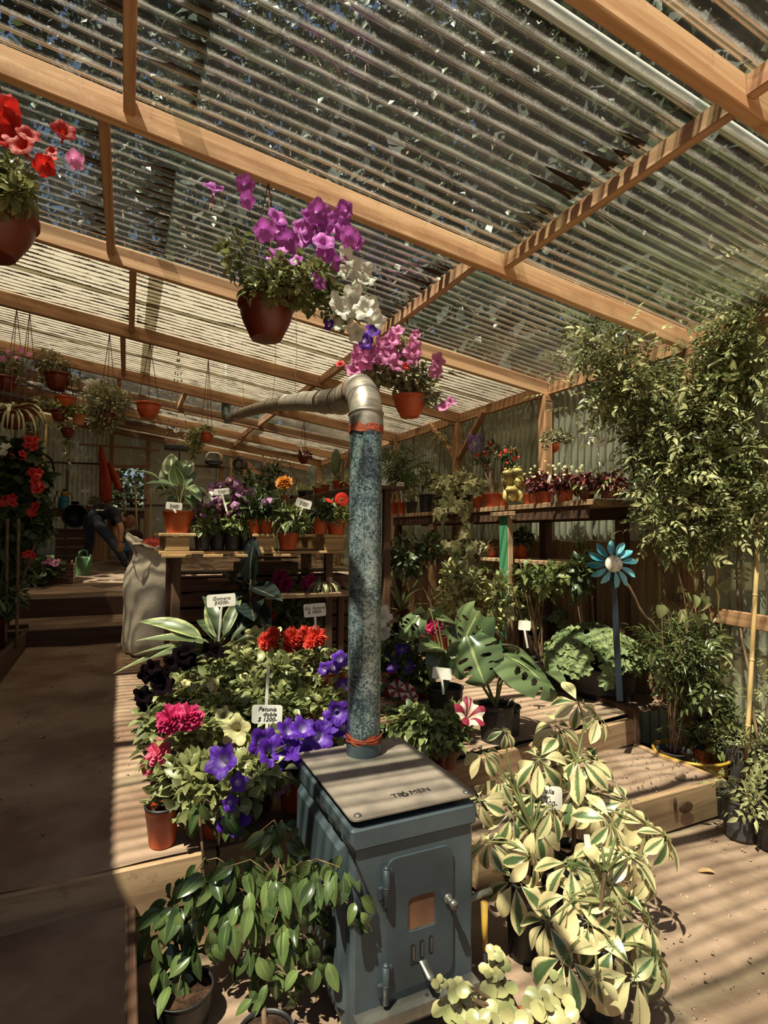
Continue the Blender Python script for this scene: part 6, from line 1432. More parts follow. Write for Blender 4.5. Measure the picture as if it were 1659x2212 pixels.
t, bs, d = spot('potted_plant', 'tall black ribbed pot behind the white tag on the wall shelf', 920, .1, 15, 40, 'black', 'nursery'); leafy(t, 'mid', 'ov', [(925, 1035, d, 22, 22, 70, .06)])
t, bs, d = spot('potted_palm', 'black pot with a thin spidery palm reaching up to the brace', 946, .12, 13, 38, 'black', 'nursery')
stems(t, bs+V((0, 0, .1)), [at(953, 950, d)], .006, 'bark', 'trunk', .03); xf = []
for k in range(46):
    a = R.uniform(0, 6.28); xf.append(frame(V((cos(a), sin(a), R.uniform(-.2, .9))), V((-cos(a)*.5, -sin(a)*.5, 1)), at(953, 950+R.uniform(-14, 10), d), R.uniform(.15, .28)))
scatter('foliage', t, LM['grass'], [leaf('lance', 1, .07, 6, 3, .2, 1.)], xf); leafy(t, 'dark', 'needle', [(900, 1000, d, 26, 40, 60, .12)])
IV = [tmesh('ivy_leaf', q, LM['ivy']) for q in T['ivy']]
t, bs, d = spot('potted_ivy', 'black pot of pale ivy trailing down in front of the wall shelf', 1000, .1, 20, 32, 'black', 'nursery')
xf = pb(970, 1050, d, 40, 24, 110, .065)+pb(1000, 1035, d, 30, 16, 60, .06); 
scatter('foliage', t, LM['ivy'], T['ivy'], xf)
for (x, y, dx, n) in ((1008, 1110, 6, 8), (1012, 1140, 8, 12), (1012, 1180, 26, 26), (1020, 1215, 24, 18), (950, 1100, 14, 10), (965, 1075, 12, 10), (1000, 1075, 12, 8)):
    for k in range(n): inst('leaf', IV[0], t, frame(V((R.gauss(0, .4), R.gauss(0, .3), -1)), -fw-rt*.2+rv()*.5+V((0, 0, .5)), at(x+R.gauss(0, dx), y+R.gauss(0, 12), d-.22+R.uniform(-.06, .06)), R.uniform(17, 28)*d/F))
b = MB(); b.tube([bs+V((0, 0, .15)), at(1004, 1085, d-.2), at(1010, 1130, d-.22), at(1014, 1180, d-.22), at(1022, 1230, d-.2)], .003, 5); b.obj('stem', MT['stem'], t)
t, bs, d = spot('potted_ivy', 'orange pots with white-edged ivy, left of the frogs', 1032, .06, 12, 30, 'terra')
for k in range(40): inst('leaf', IV[0], t, frame(rv()+V((0, 0, -.2)), V((0, 0, .8))-fw*.7+rv()*.4, at(1040+R.gauss(0, 22), 1050+R.gauss(0, 10), d+R.uniform(-.1, .08)), R.uniform(18, 30)*d/F))
for k, (x, lab) in enumerate(((1062, 'widest orange pot, the crown of thorns standing in it left of the frogs'), (1088, 'narrow orange pot squeezed against the frogs'))):
    t, bs, d = spot('crown_of_thorns', lab, x, .08, 18-6*k, 30, 'terra', cat='potted flower')
    tips = [at(a, c, d) for a, c in (((1045, 985), (1060, 965), (1072, 975), (1030, 990), (1050, 1005)) if k == 0 else ((1080, 985), (1092, 980), (1104, 978), (1110, 995), (1098, 1000)))]
    stems(t, bs+V((0, 0, .1)), tips, .006, 'bark'); xf = []
    for p in tips: xf += blob(p, (.05, .05, .05), 22, .05); flower(t, p+V((0, 0, .03)), .045, 'five', 'gerb'); flower(t, p+V((.03, -.02, .03)), .035, 'five', 'gerb'); flower(t, p+V((-.03, -.03, .0)), .035, 'five', 'gerb')
    scatter('foliage', t, LM['dark'], T['ov'], xf)
t, bs, d = spot('potted_crassula', 'small orange pot half behind the frogs to their right', 1142, .15, 12, 26, 'terra'); leafy(t, 'light', 'ov', [(1140, 1045, d, 16, 12, 40, .05)])
for k, (x, rp, lab) in enumerate(((1160, 15, 'orange pot of burgundy foliage nearest the frogs'), (1177, 17, 'orange pot of burgundy foliage left of the scalloped white tag'), (1220, 20, 'orange pot of burgundy foliage right of the scalloped white tag'), (1268, 18, 'dim orange pot of mixed burgundy and green foliage'), (1318, 22, 'last dark orange pot on the wall shelf, partly under the jasmine'))):
    t, bs, d = spot('potted_begonia', lab, x, .05+.04*(k == 0), rp, 25, 'terra' if k < 3 else 'terrad', cat='potted flower')
    leafy(t, 'burg', 'ov', [(x, 1045, d, rp*1.5, 20, 130, .05)])
    if k > 2: leafy(t, 'mid', 'ov', [(x-8, 1050, d, 20, 14, 40, .05)], 'green_foliage')
    for _ in range(12): flower(t, at(x+R.gauss(0, rp), 1022+R.gauss(0, 9), d+R.uniform(-.06, .06)), R.uniform(.02, .03), 'five', 'cream')
# frogs
p = on(1108, 1082, X=XF+.07); fd = dep(p); s = fd/F; o = V((p.x, p.y, zs)); t = thing('frog_figurine', 'yellow-green ceramic figurine of stacked frogs among the pots on the wall shelf', 'figurine', o)
def fp(x, y, q=0): r_ = at(x, y, fd+q); return r_
b = MB(); b.ell(fp(1108, 1066), (20*s, 16*s, 17*s), 14, 9); b.ell(fp(1120, 1036), (15*s, 13*s, 20*s), 14, 9); b.ell(fp(1098, 1036), (13*s, 12*s, 14*s), 12, 8); b.ell(fp(1116, 1018, -.03), (13*s, 12*s, 8*s), 14, 8); b.ell(fp(1096, 1022, -.03), (11*s, 11*s, 7*s), 12, 8); b.ell(fp(1105, 1058, -.05), (15*s, 11*s, 8*s), 12, 8)
for x, y in ((1112, 1009), (1122, 1010), (1092, 1014), (1101, 1015), (1098, 1052), (1112, 1051)): b.ell(fp(x, y, -.03), (3.4*s, 3.4*s, 3.6*s), 8, 6)
b.tube([fp(1092, 1060, -.04), fp(1090, 1074, -.05), fp(1093, 1084, -.06)], [6*s, 5*s, 4*s], 8); b.tube([fp(1122, 1060, -.04), fp(1126, 1072, -.05), fp(1122, 1083, -.06)], [6*s, 5*s, 4*s], 8); b.tube([fp(1126, 1040, -.03), fp(1134, 1048, -.04), fp(1128, 1056, -.05)], [4*s, 3.5*s, 3*s], 8)
b.obj('body', MT['frog'], t); b = MB(); b.ell(fp(1121, 1038, -.038), (9*s, 4*s, 14*s), 10, 7); b.ell(fp(1107, 1072, -.05), (11*s, 4*s, 10*s), 10, 7); b.obj('belly', MT['frogl'], t)
b = MB()
for x, y in ((1112, 1009), (1122, 1010), (1092, 1014), (1101, 1015), (1098, 1052), (1112, 1051)): b.ell(fp(x, y, -.045), (1.5*s, 1.2*s, 1.5*s), 6, 5)
for x, y, w in ((1116, 1021, 9), (1096, 1025, 8), (1105, 1062, 10)): b.tube([fp(x-w, y-2, -.075), fp(x, y+2, -.085), fp(x+w, y-2, -.075)], .8*s, 5)
b.obj('eyes_and_mouths', MT['slot'], t, kind='stuff')
# purple wire owl on a stick
c = on(1026, 955, X=XF+.12); d = dep(c); s = d/F; t = thing('wire_owl', 'purple wire filigree owl on a stick above the crown of thorns', 'garden ornament', V((c.x, c.y, zs))); b = MB()
def circ(x, y, r, n=16): b.tube([at(x+r*cos(2*pi*k/n), y+r*sin(2*pi*k/n), d) for k in range(n+1)], 1.1*s, 5, False)
for x, y, r in ((1020, 948, 6), (1032, 948, 6), (1020, 948, 3), (1032, 948, 3), (1026, 962, 9), (1018, 966, 6), (1034, 966, 6), (1026, 972, 5)): circ(x, y, r)
b.tube([at(x, y, d) for x, y in ((1012, 936), (1014, 945), (1012, 965), (1018, 978), (1026, 982), (1034, 978), (1040, 965), (1038, 945), (1040, 936), (1032, 942), (1026, 944), (1020, 942), (1012, 936))], 1.4*s, 5); b.obj('wire_body', MT['purple'], t)
b = MB(); b.tube([V((c.x, c.y, zs+.0)), at(1026, 980, d)], .004, 6); b.obj('stick', MT['wire'], t)
for x, y, w, h, st_, lab, r_, ik, wd_ in ((903, 1018, .075, .062, (910, 1062), 'white price tag on the tall black ribbed pot', -.1, 'inkg', 'Ruda\n$ 900-'), (865, 1046, .085, .05, (868, 1085), 'white price tag on the twin orange pots', .05, 'inkg', 'Dracaena\n$ 1500-'), (830, 1068, .04, .03, (830, 1090), 'small white tag close to the chimney pipe edge', .2, 'inkg', None), (1198, 1038, .1, .065, (1200, 1066), 'scalloped white price tag among the burgundy pots', .3, 'inkg', 'Begonia\n$ 1200-'), (1290, 952, .11, .07, (1296, 1010), 'tilted white tag high in front of the grey wall by the jasmine', .3, 'inkg', None)):
    plant_label(x, y, dep(on(x, 1090, X=XF+.02)), w, h, wd_, st_, lab, r_, ink=ik, size=h*.3)
# lower shelf and under-shelf plants
t, bs, d = spot('potted_shrub', 'brown-orange pot with a dark shrub on the lower shelf', 1124, .2, 18, 34, 'terra', z=z2, group='plants under the wall shelf'); leafy(t, 'dark', 'ov', [(1124, 1163, d, 30, 16, 90, .065)])
t, bs, d = spot('potted_echeveria', 'bright orange bowl left of the green leg on the lower shelf', 1062, .16, 14, 26, 'terra', 'bowl', z=z2, group='plants under the wall shelf'); leafy(t, 'grey', 'lan', [(1056, 1180, d, 18, 8, 50, .06)])
UG = 'plants under the wall shelf'
for lab, x, Yy, X_, r_, h_, m, lm, tm, lst in (
 ('light-leaved shrub at the foot of the green leg, in a dark pot', 1080, 3.55, 2.7, .11, .2, 'black', 'light', 'ov', [(1085, 1290, 46, 50, 170, .065), (1060, 1340, 40, 30, 90, .06)]),
 ('light-leaved twiggy shrub left of the green leg', 1010, 3.9, 2.65, .11, .2, 'black', 'light', 'ov', [(990, 1290, 56, 46, 210, .06), (1020, 1250, 40, 30, 90, .055), (975, 1240, 24, 30, 60, .06)]),
 ('shrub with fleshy green leaves right of the green leg', 1160, 3.35, 2.8, .11, .2, 'black', 'mid', 'ov', [(1180, 1250, 60, 34, 130, .075), (1130, 1240, 20, 30, 40, .06)]),
 ('dim leafy shrub by the grey post', 900, 4.4, 2.6, .11, .2, 'terrad', 'dark', 'ov', [(880, 1200, 50, 50, 200, .07), (930, 1180, 24, 30, 60, .07)]),
 ('dark shrub behind the pinwheel', 1250, 3.1, 3.05, .1, .2, 'black', 'dark', 'ov', [(1255, 1240, 24, 60, 130, .07)])):
    t = thing('potted_shrub', lab, 'potted plant', (X_, Yy, fz(Yy)), UG); bs = V((X_, Yy, fz(Yy))); pot(t, bs, 'nursery', r_, h_, m); d = dep(bs); xf = []
    for l in lst: xf += pb(l[0], l[1], d, l[2], l[3], l[4], l[5])
    scatter('foliage', t, LM[lm], T[tm], xf); stems(t, bs+V((0, 0, h_*.9)), [at(l[0]+R.gauss(0, l[2]*.5), l[1]+R.gauss(0, l[3]*.4), d) for l in lst for _ in range(5)], .005, 'bark')
bs = V((2.0, 4.2, .42)); bs = on(866, 1355, Z=.45); t = thing('strap_leaf_lily', 'lily with long strap leaves in an orange pot right of the chimney pipe', 'potted plant', bs, UG); pot(t, bs, 'pot', .1, .2, 'terrad'); d = dep(bs); root = bs+V((0, 0, .18))
STR = [tmesh('strap_leaf', leaf('strap', 1, .085, 9, 5, .25, c), LM['grass']) for c in (.4, 1.0, 1.5)]
for k, (x, y, dd) in enumerate(((840, 1205, .1), (835, 1225, .0), (815, 1290, -.1), (910, 1225, .1), (915, 1280, -.1), (866, 1260, -.2), (880, 1230, .2), (850, 1240, .2))): leafobj(t, STR[k % 3], root, at(x, y, d+dd), V((0, 0, 1))-fw*.5+rv()*.2, .9)
t, bs, d = potted('potted_lettuce', 'pot with two upright pale cone-shaped buds beside the pipe', 'potted plant', 850, 1400, .45, 'pot', 24, 40, 'terrad', UG); leafy(t, 'grey', 'ov', [(850, 1345, d, 24, 20, 40, .07)])

# white sack in the aisle
R.seed(71)
sb = V((.235, 5.28, fz(5.28))); sd = dep(sb); s = sd/F; t = thing('sack', 'bulging white woven sack with its top folded open beside the aisle', 'sack', sb)
b = MB(); n = 56; prof = [(.0, .0), (.17, .0), (.22, .03), (.245, .1), (.25, .2), (.245, .32), (.25, .44), (.255, .54), (.24, .64), (.21, .72), (.175, .78), (.16, .82), (.17, .86), (.19, .91), (.21, .95), (.20, .97), (.17, .95), (.13, .88), (.0, .86)]
sm = []
for i in range(len(prof)-1):
    for k in range(3): u = k/3; sm.append((prof[i][0]*(1-u)+prof[i+1][0]*u, prof[i][1]*(1-u)+prof[i+1][1]*u))
sm.append(prof[-1]); vs = []
for i, (r_, z) in enumerate(sm):
    for j in range(n):
        a = 2*pi*j/n; zz = z/.97; f_ = 1+.05*sin(3*a+zz*4)+.035*sin(5*a-zz*9+1)+.02*sin(9*a+zz*13)+.05*zz*sin(11*a+3*zz)*(zz > .6)
        lean = .06*sin(zz*2.2); vs.append(sb+V((r_*f_*cos(a)-.03*zz+lean*.3, r_*f_*sin(a)*.9, z+.02*sin(2*a+1)*zz+.012*sin(6*a+zz*8)+(.05*sin(a*2+2.4) if i > len(sm)-14 else 0))))
b.add(vs, [(i*n+j, i*n+(j+1) % n, (i+1)*n+(j+1) % n, (i+1)*n+j) for i in range(len(sm)-1) for j in range(n)]); b.obj('bag', MT['sack'], t)
fl_ = [at(285, 1212, sd-.15), at(300, 1208, sd-.1), at(318, 1240, sd-.18), at(308, 1262, sd-.2), at(292, 1238, sd-.2), at(326, 1212, sd-.12)]
b = MB(); b.add([fl_[0], fl_[1], fl_[5], fl_[2], fl_[3], fl_[4]]+[p+V((.01, .012, .004)) for p in (fl_[0], fl_[1], fl_[5], fl_[2], fl_[3], fl_[4])], [(0, 1, 4, 5), (1, 2, 3, 4), (6, 11, 10, 7), (7, 10, 9, 8), (0, 6, 7, 1), (1, 7, 8, 2), (5, 11, 6, 0), (4, 10, 11, 5), (3, 9, 10, 4)]); b.obj('folded_flap', MT['sack'], t)
rc = thing('red_cloth', 'crumpled red cloth lying in the mouth of the white sack', 'cloth', sb+V((0, 0, .87))); b = MB(); vs = []; n = 20
for i in range(7):
    for j in range(n): a = 2*pi*j/n; q = i/6; vs.append(sb+V((-.02+.15*q*cos(a), .13*q*sin(a), .99-.1*q*q+.016*sin(5*a+q*7)*q+.012*sin(9*a))))
b.add(vs, [(i*n+j, i*n+(j+1) % n, (i+1)*n+(j+1) % n, (i+1)*n+j) for i in range(6) for j in range(n)]); ro = b.obj('cloth', MT['red'], rc)
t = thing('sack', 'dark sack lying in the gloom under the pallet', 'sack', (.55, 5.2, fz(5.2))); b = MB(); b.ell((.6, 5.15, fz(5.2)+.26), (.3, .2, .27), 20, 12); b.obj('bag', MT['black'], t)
cane('thin pale cane with dry twigs behind the white sack', on(322, 1330, Y=5.7), on(326, 1055, Y=5.7), .006)
# tags of the front display
plant_label(478, 1297, 3.35, .165, .075, 'Gomero\n$4500-', (472, 1385), 'white price tag reading gomero before the rubber plant', -.04, ink='inkg', size=.03)
plant_label(680, 1318, 3.2, .125, .075, 'Est. federal\n$ 1800-', (682, 1360), 'white price tag above the red double petunias', -.06, size=.026)
plant_label(577, 1543, 2.42, .13, .08, 'Petunia\n   doble\n$ 1200-', (574, 1660), 'largest white price tag, low among the violet and cream petunias', .03, size=.026)
t = thing('plant_label', 'bare white stake standing behind the doble price tag, its back to us', 'plant label', at(577, 1535, 2.6), 'price tags on the plants'); b = MB(); b.beam(at(575, 1530, 2.6), at(580, 1440, 2.6), .014, .003, 0, -fw); b.obj('stake', MT['white'], t)
plant_label(1133, 1351, 3.5, .075, .06, None, (1140, 1400), 'blank white tag among the geranium leaves', .05)
plant_label(955, 1455, 2.9, .1, .06, None, (958, 1500), 'grey-looking blank tag in the shade between the two monsteras', .1)

# ================================================================== BACK OF THE GREENHOUSE
R.seed(81)
def onp(x, y):                                   # on the sloping platform
    k = ray(x, y); tt = (.83-.06*6.76-CAM.z)/(k.z-.06*k.y); return CAM+k*tt
wt = on(150, 1099, Y=10.75).z
xa_, xb_ = on(60, 1100, Y=10.75).x, on(312, 1100, Y=10.75).x
t = thing('work_table', 'dark wooden potting table against the back wall', 'table', ((xa_+xb_)/2, 11., pz(11)))
for k in range(3): plank((xa_, 10.82+.15*k, wt-.02), (xb_, 10.82+.15*k, wt-.02), .145, .035, t, 'darkwood', 'plank')
plank((xa_, 10.78, wt-.09), (xb_, 10.78, wt-.09), .03, .09, t, 'darkwood', 'apron')
for X in (xa_+.1, (xa_+xb_)/2, xb_-.1): plank((X, 10.85, pz(10.85)), (X, 10.85, wt-.04), .07, .07, t, 'darkwood', 'leg', (0, 1, 0))
def tb(x, Y=10.95): q = on(x, 1099, Y=Y); return V((q.x, Y, wt))
o = tb(138); sc = 9.7/F
t = thing('pump_sprayer', 'blue pump sprayer with a yellow top and handle on the potting table', 'sprayer', o)
b = MB(); b.lathe([(9*sc, 0), (9.5*sc, 2*sc), (9.5*sc, 12*sc), (8.5*sc, 14*sc)], 18, o); b.lathe([(8.5*sc, 13*sc), (9.5*sc, 15*sc), (9.5*sc, 19*sc), (8.3*sc, 26*sc), (7*sc, 28*sc)], 18, o, capb=False); b.obj('tank', MT['blue'], t)
b = MB(); b.lathe([(7.5*sc, 28*sc), (7.5*sc, 36*sc), (5*sc, 38*sc)], 16, o, capt=True); b.tube([o+V((7*sc, 0, 34*sc)), o+V((13*sc, 0, 34*sc)), o+V((16*sc, 0, 22*sc))], 2*sc, 6); b.obj('top', MT['yellow'], t); b = MB(); b.lathe([(3*sc, 38*sc), (3*sc, 43*sc)], 10, o, capt=True); b.obj('pump_knob', MT['black'], t)
o = tb(121); t = thing('metal_can', 'dull grey can with a dark spout left of the blue sprayer', 'can', o); b = MB(); b.lathe([(5*sc, 0), (5.5*sc, 2*sc), (5.5*sc, 24*sc), (3*sc, 30*sc)], 14, o, capt=True); b.obj('body', MT['galvd'], t); b = MB(); b.tube([o+V((0, 0, 29*sc)), o+V((0, 0, 37*sc)), o+V((5*sc, 0, 37*sc))], 1.6*sc, 6); b.obj('spout', MT['black'], t)
for nm, lab, x, rp, hp, m in (('plant_pot', 'empty black pot between the sprayer and the green cup on the potting table', 162, 8, 17, 'black'), ('plant_pot', 'small green pot on the potting table', 177, 4.5, 10, 'green'), ('plant_pot', 'small orange pot under the white tag on the potting table', 190, 5, 8, 'terra')):
    o = tb(x); t = thing(nm, lab, 'pot', o); pot(t, o, 'pot', rp*sc, hp*sc, m, False)
o = tb(208); t = thing('potted_plant', 'grey-green bushy plant under the red jacket', 'potted plant', o); pot(t, o, 'pot', 6*sc, 8*sc, 'terrad'); leafy(t, 'grey', 'tiny', [(207, 1082, dep(o), 16, 9, 130, .05)])
plant_label(184, 1060, dep(tb(184)), .13, .055, None, (188, 1088), 'white tag on a stake at the potting table, before the grey wall')
# red jacket on the wall
jd = dep(on(225, 1030, Y=YB-.1)); js = jd/F; t = thing('jacket', 'red jacket hanging from the rail on the back wall', 'jacket', at(222, 962, jd))
def drape(rows, mat, name, par, n=18, yo=0):
    b = MB(); vs = []
    for i, (xa, xb, y, dp) in enumerate(rows):
        for j in range(n):
            a = 2*pi*j/n; c0 = at((xa+xb)/2, y, jd-.02-dp/2+yo); w = (xb-xa)/2*js
            f_ = 1+.10*sin(4*a+i*.8)+.06*sin(7*a-i*.5); vs.append(c0+rt*(w*cos(a)*f_)+V((0, -1, 0))*(dp*.6*sin(a)*f_))
    b.add(vs, [(i*n+j, i*n+(j+1) % n, (i+1)*n+(j+1) % n, (i+1)*n+j) for i in range(len(rows)-1) for j in range(n)]+[tuple(range(n))[::-1], tuple((len(rows)-1)*n+j for j in range(n))]); return b.obj(name, mat, par)
drape([(217, 220, 962, .04), (214, 223, 968, .10), (213, 228, 985, .14), (214, 232, 1002, .15), (215, 238, 1020, .16), (213, 241, 1040, .17), (213, 242, 1060, .17), (214, 240, 1078, .16), (216, 234, 1086, .14)], MT['jacket'], 'jacket_body', t)
drape([(232, 240, 1000, .08), (236, 250, 1015, .1), (240, 257, 1030, .1), (246, 261, 1045, .1), (252, 265, 1058, .09), (258, 266, 1062, .07)], MT['jacket'], 'sleeve', t, 12, -.03)
# tools by the window
for k, (lab, pts, hw_) in enumerate((('spade with a T-shaped handle leaning at the back window', ((269, 1056), (269, 1095), (270, 1140)), 8), ('long-handled fork leaning at the right side of the back window', ((291, 1045), (293, 1080), (295, 1120), (296, 1150)), 0))):
    dd = dep(on(280, 1100, Y=10.6)); P = [at(x, y, dd) for x, y in pts]; foot = P[-1].copy(); foot.z = pz(10.6)+.01; t = thing('garden_tool', lab, 'garden tool', foot)
    b = MB(); b.tube(P+[foot+V((0, 0, .3))], .018, 8); b.obj('shaft', MT['cane'] if k else MT['galvd'], t)
    b = MB()
    if k == 0: b.tube([P[0]-rt*hw_*sc, P[0]+rt*hw_*sc], .014, 8); b.tube([P[0]-rt*hw_*sc*.8, P[0]-V((0, 0, 10*sc))], .01, 6); b.tube([P[0]+rt*hw_*sc*.8, P[0]-V((0, 0, 10*sc))], .01, 6)
    else: b.tube([P[0]+rt*.05+V((0, 0, .04)), P[0]-V((0, 0, .03))], .012, 6); b.tube([P[0]-rt*.07+V((0, 0, .06)), P[0]-V((0, 0, .03))], .012, 6)
    b.obj('handle', MT['steeld'], t)
    b = MB(); b.box(foot+V((0, 0, .16)), (.17, .012, .3), bev=.004); b.obj('blade', MT['steeld'], t)
# big black bucket showing its mouth
c = on(162, 1115, Y=10.3); r_ = 25*dep(c)/F; f_ = (CAM-c).normalized(); t = thing('bucket', 'big black bucket lying with its round mouth towards us behind the person', 'bucket', c-V((0, 0, r_)))
b = MB(); mx_ = frame(V((0, 0, 1)), f_, c); b.lathe([(r_*.8, -.34), (r_*.97, -.02), (r_*1.03, 0), (r_*1.0, .012), (r_*.93, -.01), (r_*.76, -.32), (.001, -.32)], 32, (0, 0, 0), mx_); b.obj('bucket', MT['black'], t)
b = MB(); b.lathe([(r_*1.0, .012), (r_*1.045, .012), (r_*1.045, -.02)], 32, (0, 0, 0), mx_, capb=False); b.obj('rim', MT['grey'], t, 'rim in lighter grey, coloured as if lit')  # grey ring paints the light on the edge of the mouth
st_ = thing('bucket_stand', 'dark upturned crate holding the black bucket', 'crate', (c.x, 10.4, pz(10.4))); zc = c.z-r_; 
for k in range(4): plank((c.x-.25, 10.2, pz(10.3)+.06+(zc-pz(10.3)-.03)*k/4), (c.x+.25, 10.2, pz(10.3)+.06+(zc-pz(10.3)-.03)*k/4), .02, .12, st_, 'darkwood', 'slat')
plank((c.x-.26, 10.42, zc-.03), (c.x+.26, 10.42, zc-.03), .5, .03, st_, 'darkwood', 'top_board')
# crates and boxes
def boxthing(name, lab, cat, x0, x1, yt, yb, Y, dpt, m, rimm=None):
    a, c = on(x0, yb, Y=Y), on(x1, yt, Y=Y); b = MB(); w = .012; t = thing(name, lab, cat, ((a.x+c.x)/2, Y+dpt/2, a.z)); z0, z1 = a.z, c.z; X0, X1 = a.x, c.x
    b.box(((X0+X1)/2, Y+w/2, (z0+z1)/2), (X1-X0, w, z1-z0), bev=.003); b.box(((X0+X1)/2, Y+dpt-w/2, (z0+z1)/2), (X1-X0, w, z1-z0), bev=.003); b.box((X0+w/2, Y+dpt/2, (z0+z1)/2), (w, dpt-2*w, z1-z0)); b.box((X1-w/2, Y+dpt/2, (z0+z1)/2), (w, dpt-2*w, z1-z0)); b.box(((X0+X1)/2, Y+dpt/2, z0+w/2), (X1-X0-2*w, dpt-2*w, w)); b.obj('tray', MT[m], t)
    
    for yy in (Y-.006, Y+dpt+.006): b = MB(); b.box(((X0+X1)/2, yy, z1-.012), (X1-X0+.02, .012, .024)); b.obj('rim', MT[rimm or m], t)
    return t
boxthing('storage_crate', 'dark blue plastic crate behind the sack at the back', 'crate', 264, 318, 1173, 1190, 9.9, .4, 'blue')
boxthing('storage_crate', 'dull grey bin under the dark blue crate', 'crate', 278, 314, 1191, 1212, 9.8, .4, 'grey')
q = on(285, 1172, Y=10.0); t = thing('peat_block', 'dark heap of potting soil on the blue crate at the back', 'soil heap', V((q.x, 10.1, q.z))); b = MB(); b.ell(V((q.x+.03, 10.1, q.z+.1)), (.14, .12, .11), 14, 8); b.obj('heap', MT['peat'], t)
t = thing('board_screen', 'reddish upright boards leaning below the potting table', 'boards', on(205, 1212, Y=10.55))
for k in range(6): a = on(182+9*k, 1212, Y=10.6); plank((a.x, 10.6, pz(10.6)), (a.x, 10.68, pz(10.6)+.52), .062, .018, t, 'post', 'plank', (0, 1, 0))
q = on(170, 1106, Y=10.5)
# watering can
o = onp(180, 1243); d = dep(o); s = d/F; t = thing('watering_can', 'green plastic watering can standing on the platform edge', 'watering can', o)
b = MB(); b.lathe([(15*s, 0), (16*s, 2*s), (16*s, 36*s), (15*s, 40*s), (10*s, 41*s)], 22, o, capt=True); b.obj('body', MT['green'], t)
b = MB(); b.tube([o+V((-8*s, 0, 39*s)), o+V((-8*s, 0, 50*s)), o+V((-2*s, 0, 55*s)), o+V((5*s, 0, 52*s)), o+V((7*s, 0, 39*s))], 2.6*s, 8); b.obj('handle', MT['green'], t)
b = MB(); b.tube([o+V((8*s, -14*s, 8*s)), o+V((9*s, -17*s, 28*s)), o+V((14*s, -18*s, 42*s))], [3.4*s, 2.6*s, 2.2*s], 8); b.tube([o+V((13.5*s, -18*s, 41*s)), o+V((15*s, -18.3*s, 44*s))], [2.4*s, 3.6*s], 10); b.obj('spout', MT['green'], t)
# wooden fruit crate with a plant
o = onp(122, 1262); d = dep(o); s = d/F; t = thing('fruit_crate', 'slatted wooden crate left of the watering can, planted with geranium', 'crate', o)
w, l, h = 62*s, .34, 46*s
for k in range(3): plank(o+V((-w/2, 0, h*(.16+.33*k))), o+V((w/2, 0, h*(.16+.33*k))), .012, h*.26, t, 'darkwood', 'slat'); plank(o+V((-w/2, l, h*(.16+.33*k))), o+V((w/2, l, h*(.16+.33*k))), .012, h*.26, t, 'darkwood', 'slat')
for k in range(3):
    for sx in (-1, 1): plank(o+V((sx*w/2, .01, h*(.16+.33*k))), o+V((sx*w/2, l-.01, h*(.16+.33*k))), .012, h*.26, t, 'oldwoodY', 'slat')
for sx in (-1, 1):
    for sy in (.02, l-.02): plank(o+V((sx*(w/2-.015), sy, 0)), o+V((sx*(w/2-.015), sy, h*1.12)), .025, .025, t, 'darkwood', 'corner_post', (0, 1, 0))
t = thing('potted_geranium', 'geranium with one pink bloom growing in the slatted crate', 'potted flower', o+V((-.1, l/2, .02))); pot(t, WL[t.name], 'pot', .1, .16, 'terrad'); leafy(t, 'dark', 'round', [(100, 1225, d, 36, 24, 120, .07), (80, 1240, d-.2, 30, 20, 80, .07)])
for k in range(14): flower(t, at(110+R.gauss(0, 9), 1212+R.gauss(0, 5)+(R.random()*6), d-.25), .05, 'five', 'pink')
# radio on the rail, cable coils, handsaw-like tool
rd = dep(on(462, 995, Y=YB-.12)); s = rd/F; o = at(462, 998, rd); t = thing('radio', 'dark portable radio with a pale carrying handle on the back wall rail', 'radio', o-V((0, 0, 9*s)))
b = MB(); mx_ = frame(V((0, 1, 0)), V((0, 0, 1)), o); b.ell((0, 0, 0), (19*s, .07, 9*s), 18, 10, mx_); b.obj('body', MT['black'], t)
b = MB(); b.tube([o+V((-16*s, 0, 5*s)), o+V((-15*s, 0, 15*s)), o+V((-9*s, 0, 20*s)), o+V((9*s, 0, 20*s)), o+V((15*s, 0, 15*s)), o+V((16*s, 0, 5*s))], 1.8*s, 8); b.obj('handle', MT['white'], t)
b = MB(); b.box(o+V((0, -.068, 2*s)), (22*s, .01, 3*s)); b.box(o+V((0, -.062, -4*s)), (24*s, .01, 2*s)); b.obj('dial_strip', MT['grey'], t)
cd = dep(on(516, 1005, Y=YB-.1)); s = cd/F; t = thing('cable_coil', 'coil of dark cable hanging on the back wall by the brace', 'cable', at(516, 985, cd)); b = MB()
for k in range(6):
    cx_, cy_, r_ = 516+R.uniform(-5, 5), 1006+R.uniform(-4, 4), R.uniform(11, 17); b.tube([at(cx_+r_*.8*cos(2*pi*i/20), cy_+r_*sin(2*pi*i/20), cd+.01*k) for i in range(21)], .010, 5)
b.tube([at(x, y, cd) for x, y in ((532, 1000), (550, 1035), (570, 1030), (568, 990))], .008, 5); b.obj('cable', MT['black'], t)
t = thing('wall_tool', 'pale wooden tool hanging on the back wall right of the radio', 'garden tool', at(498, 1000, cd)); plank(at(499, 990, cd), at(500, 1040, cd), .05, .02, t, 'pallet', 'blade', (0, -1, 0))
t = thing('hanging_card', 'pale card hanging below the cable coil', 'card', at(527, 1015, cd-.05)); plank(at(529, 1014, cd-.05), at(525, 1042, cd-.05), .07, .008, t, 'pallet', 'card', (0, -1, 0))
t = thing('climbing_twigs', 'bare twiggy climber on the back wall beside the brace', 'climbing plant', V((at(560, 1060, cd).x, 10.9, pz(10.9)))); b = MB()
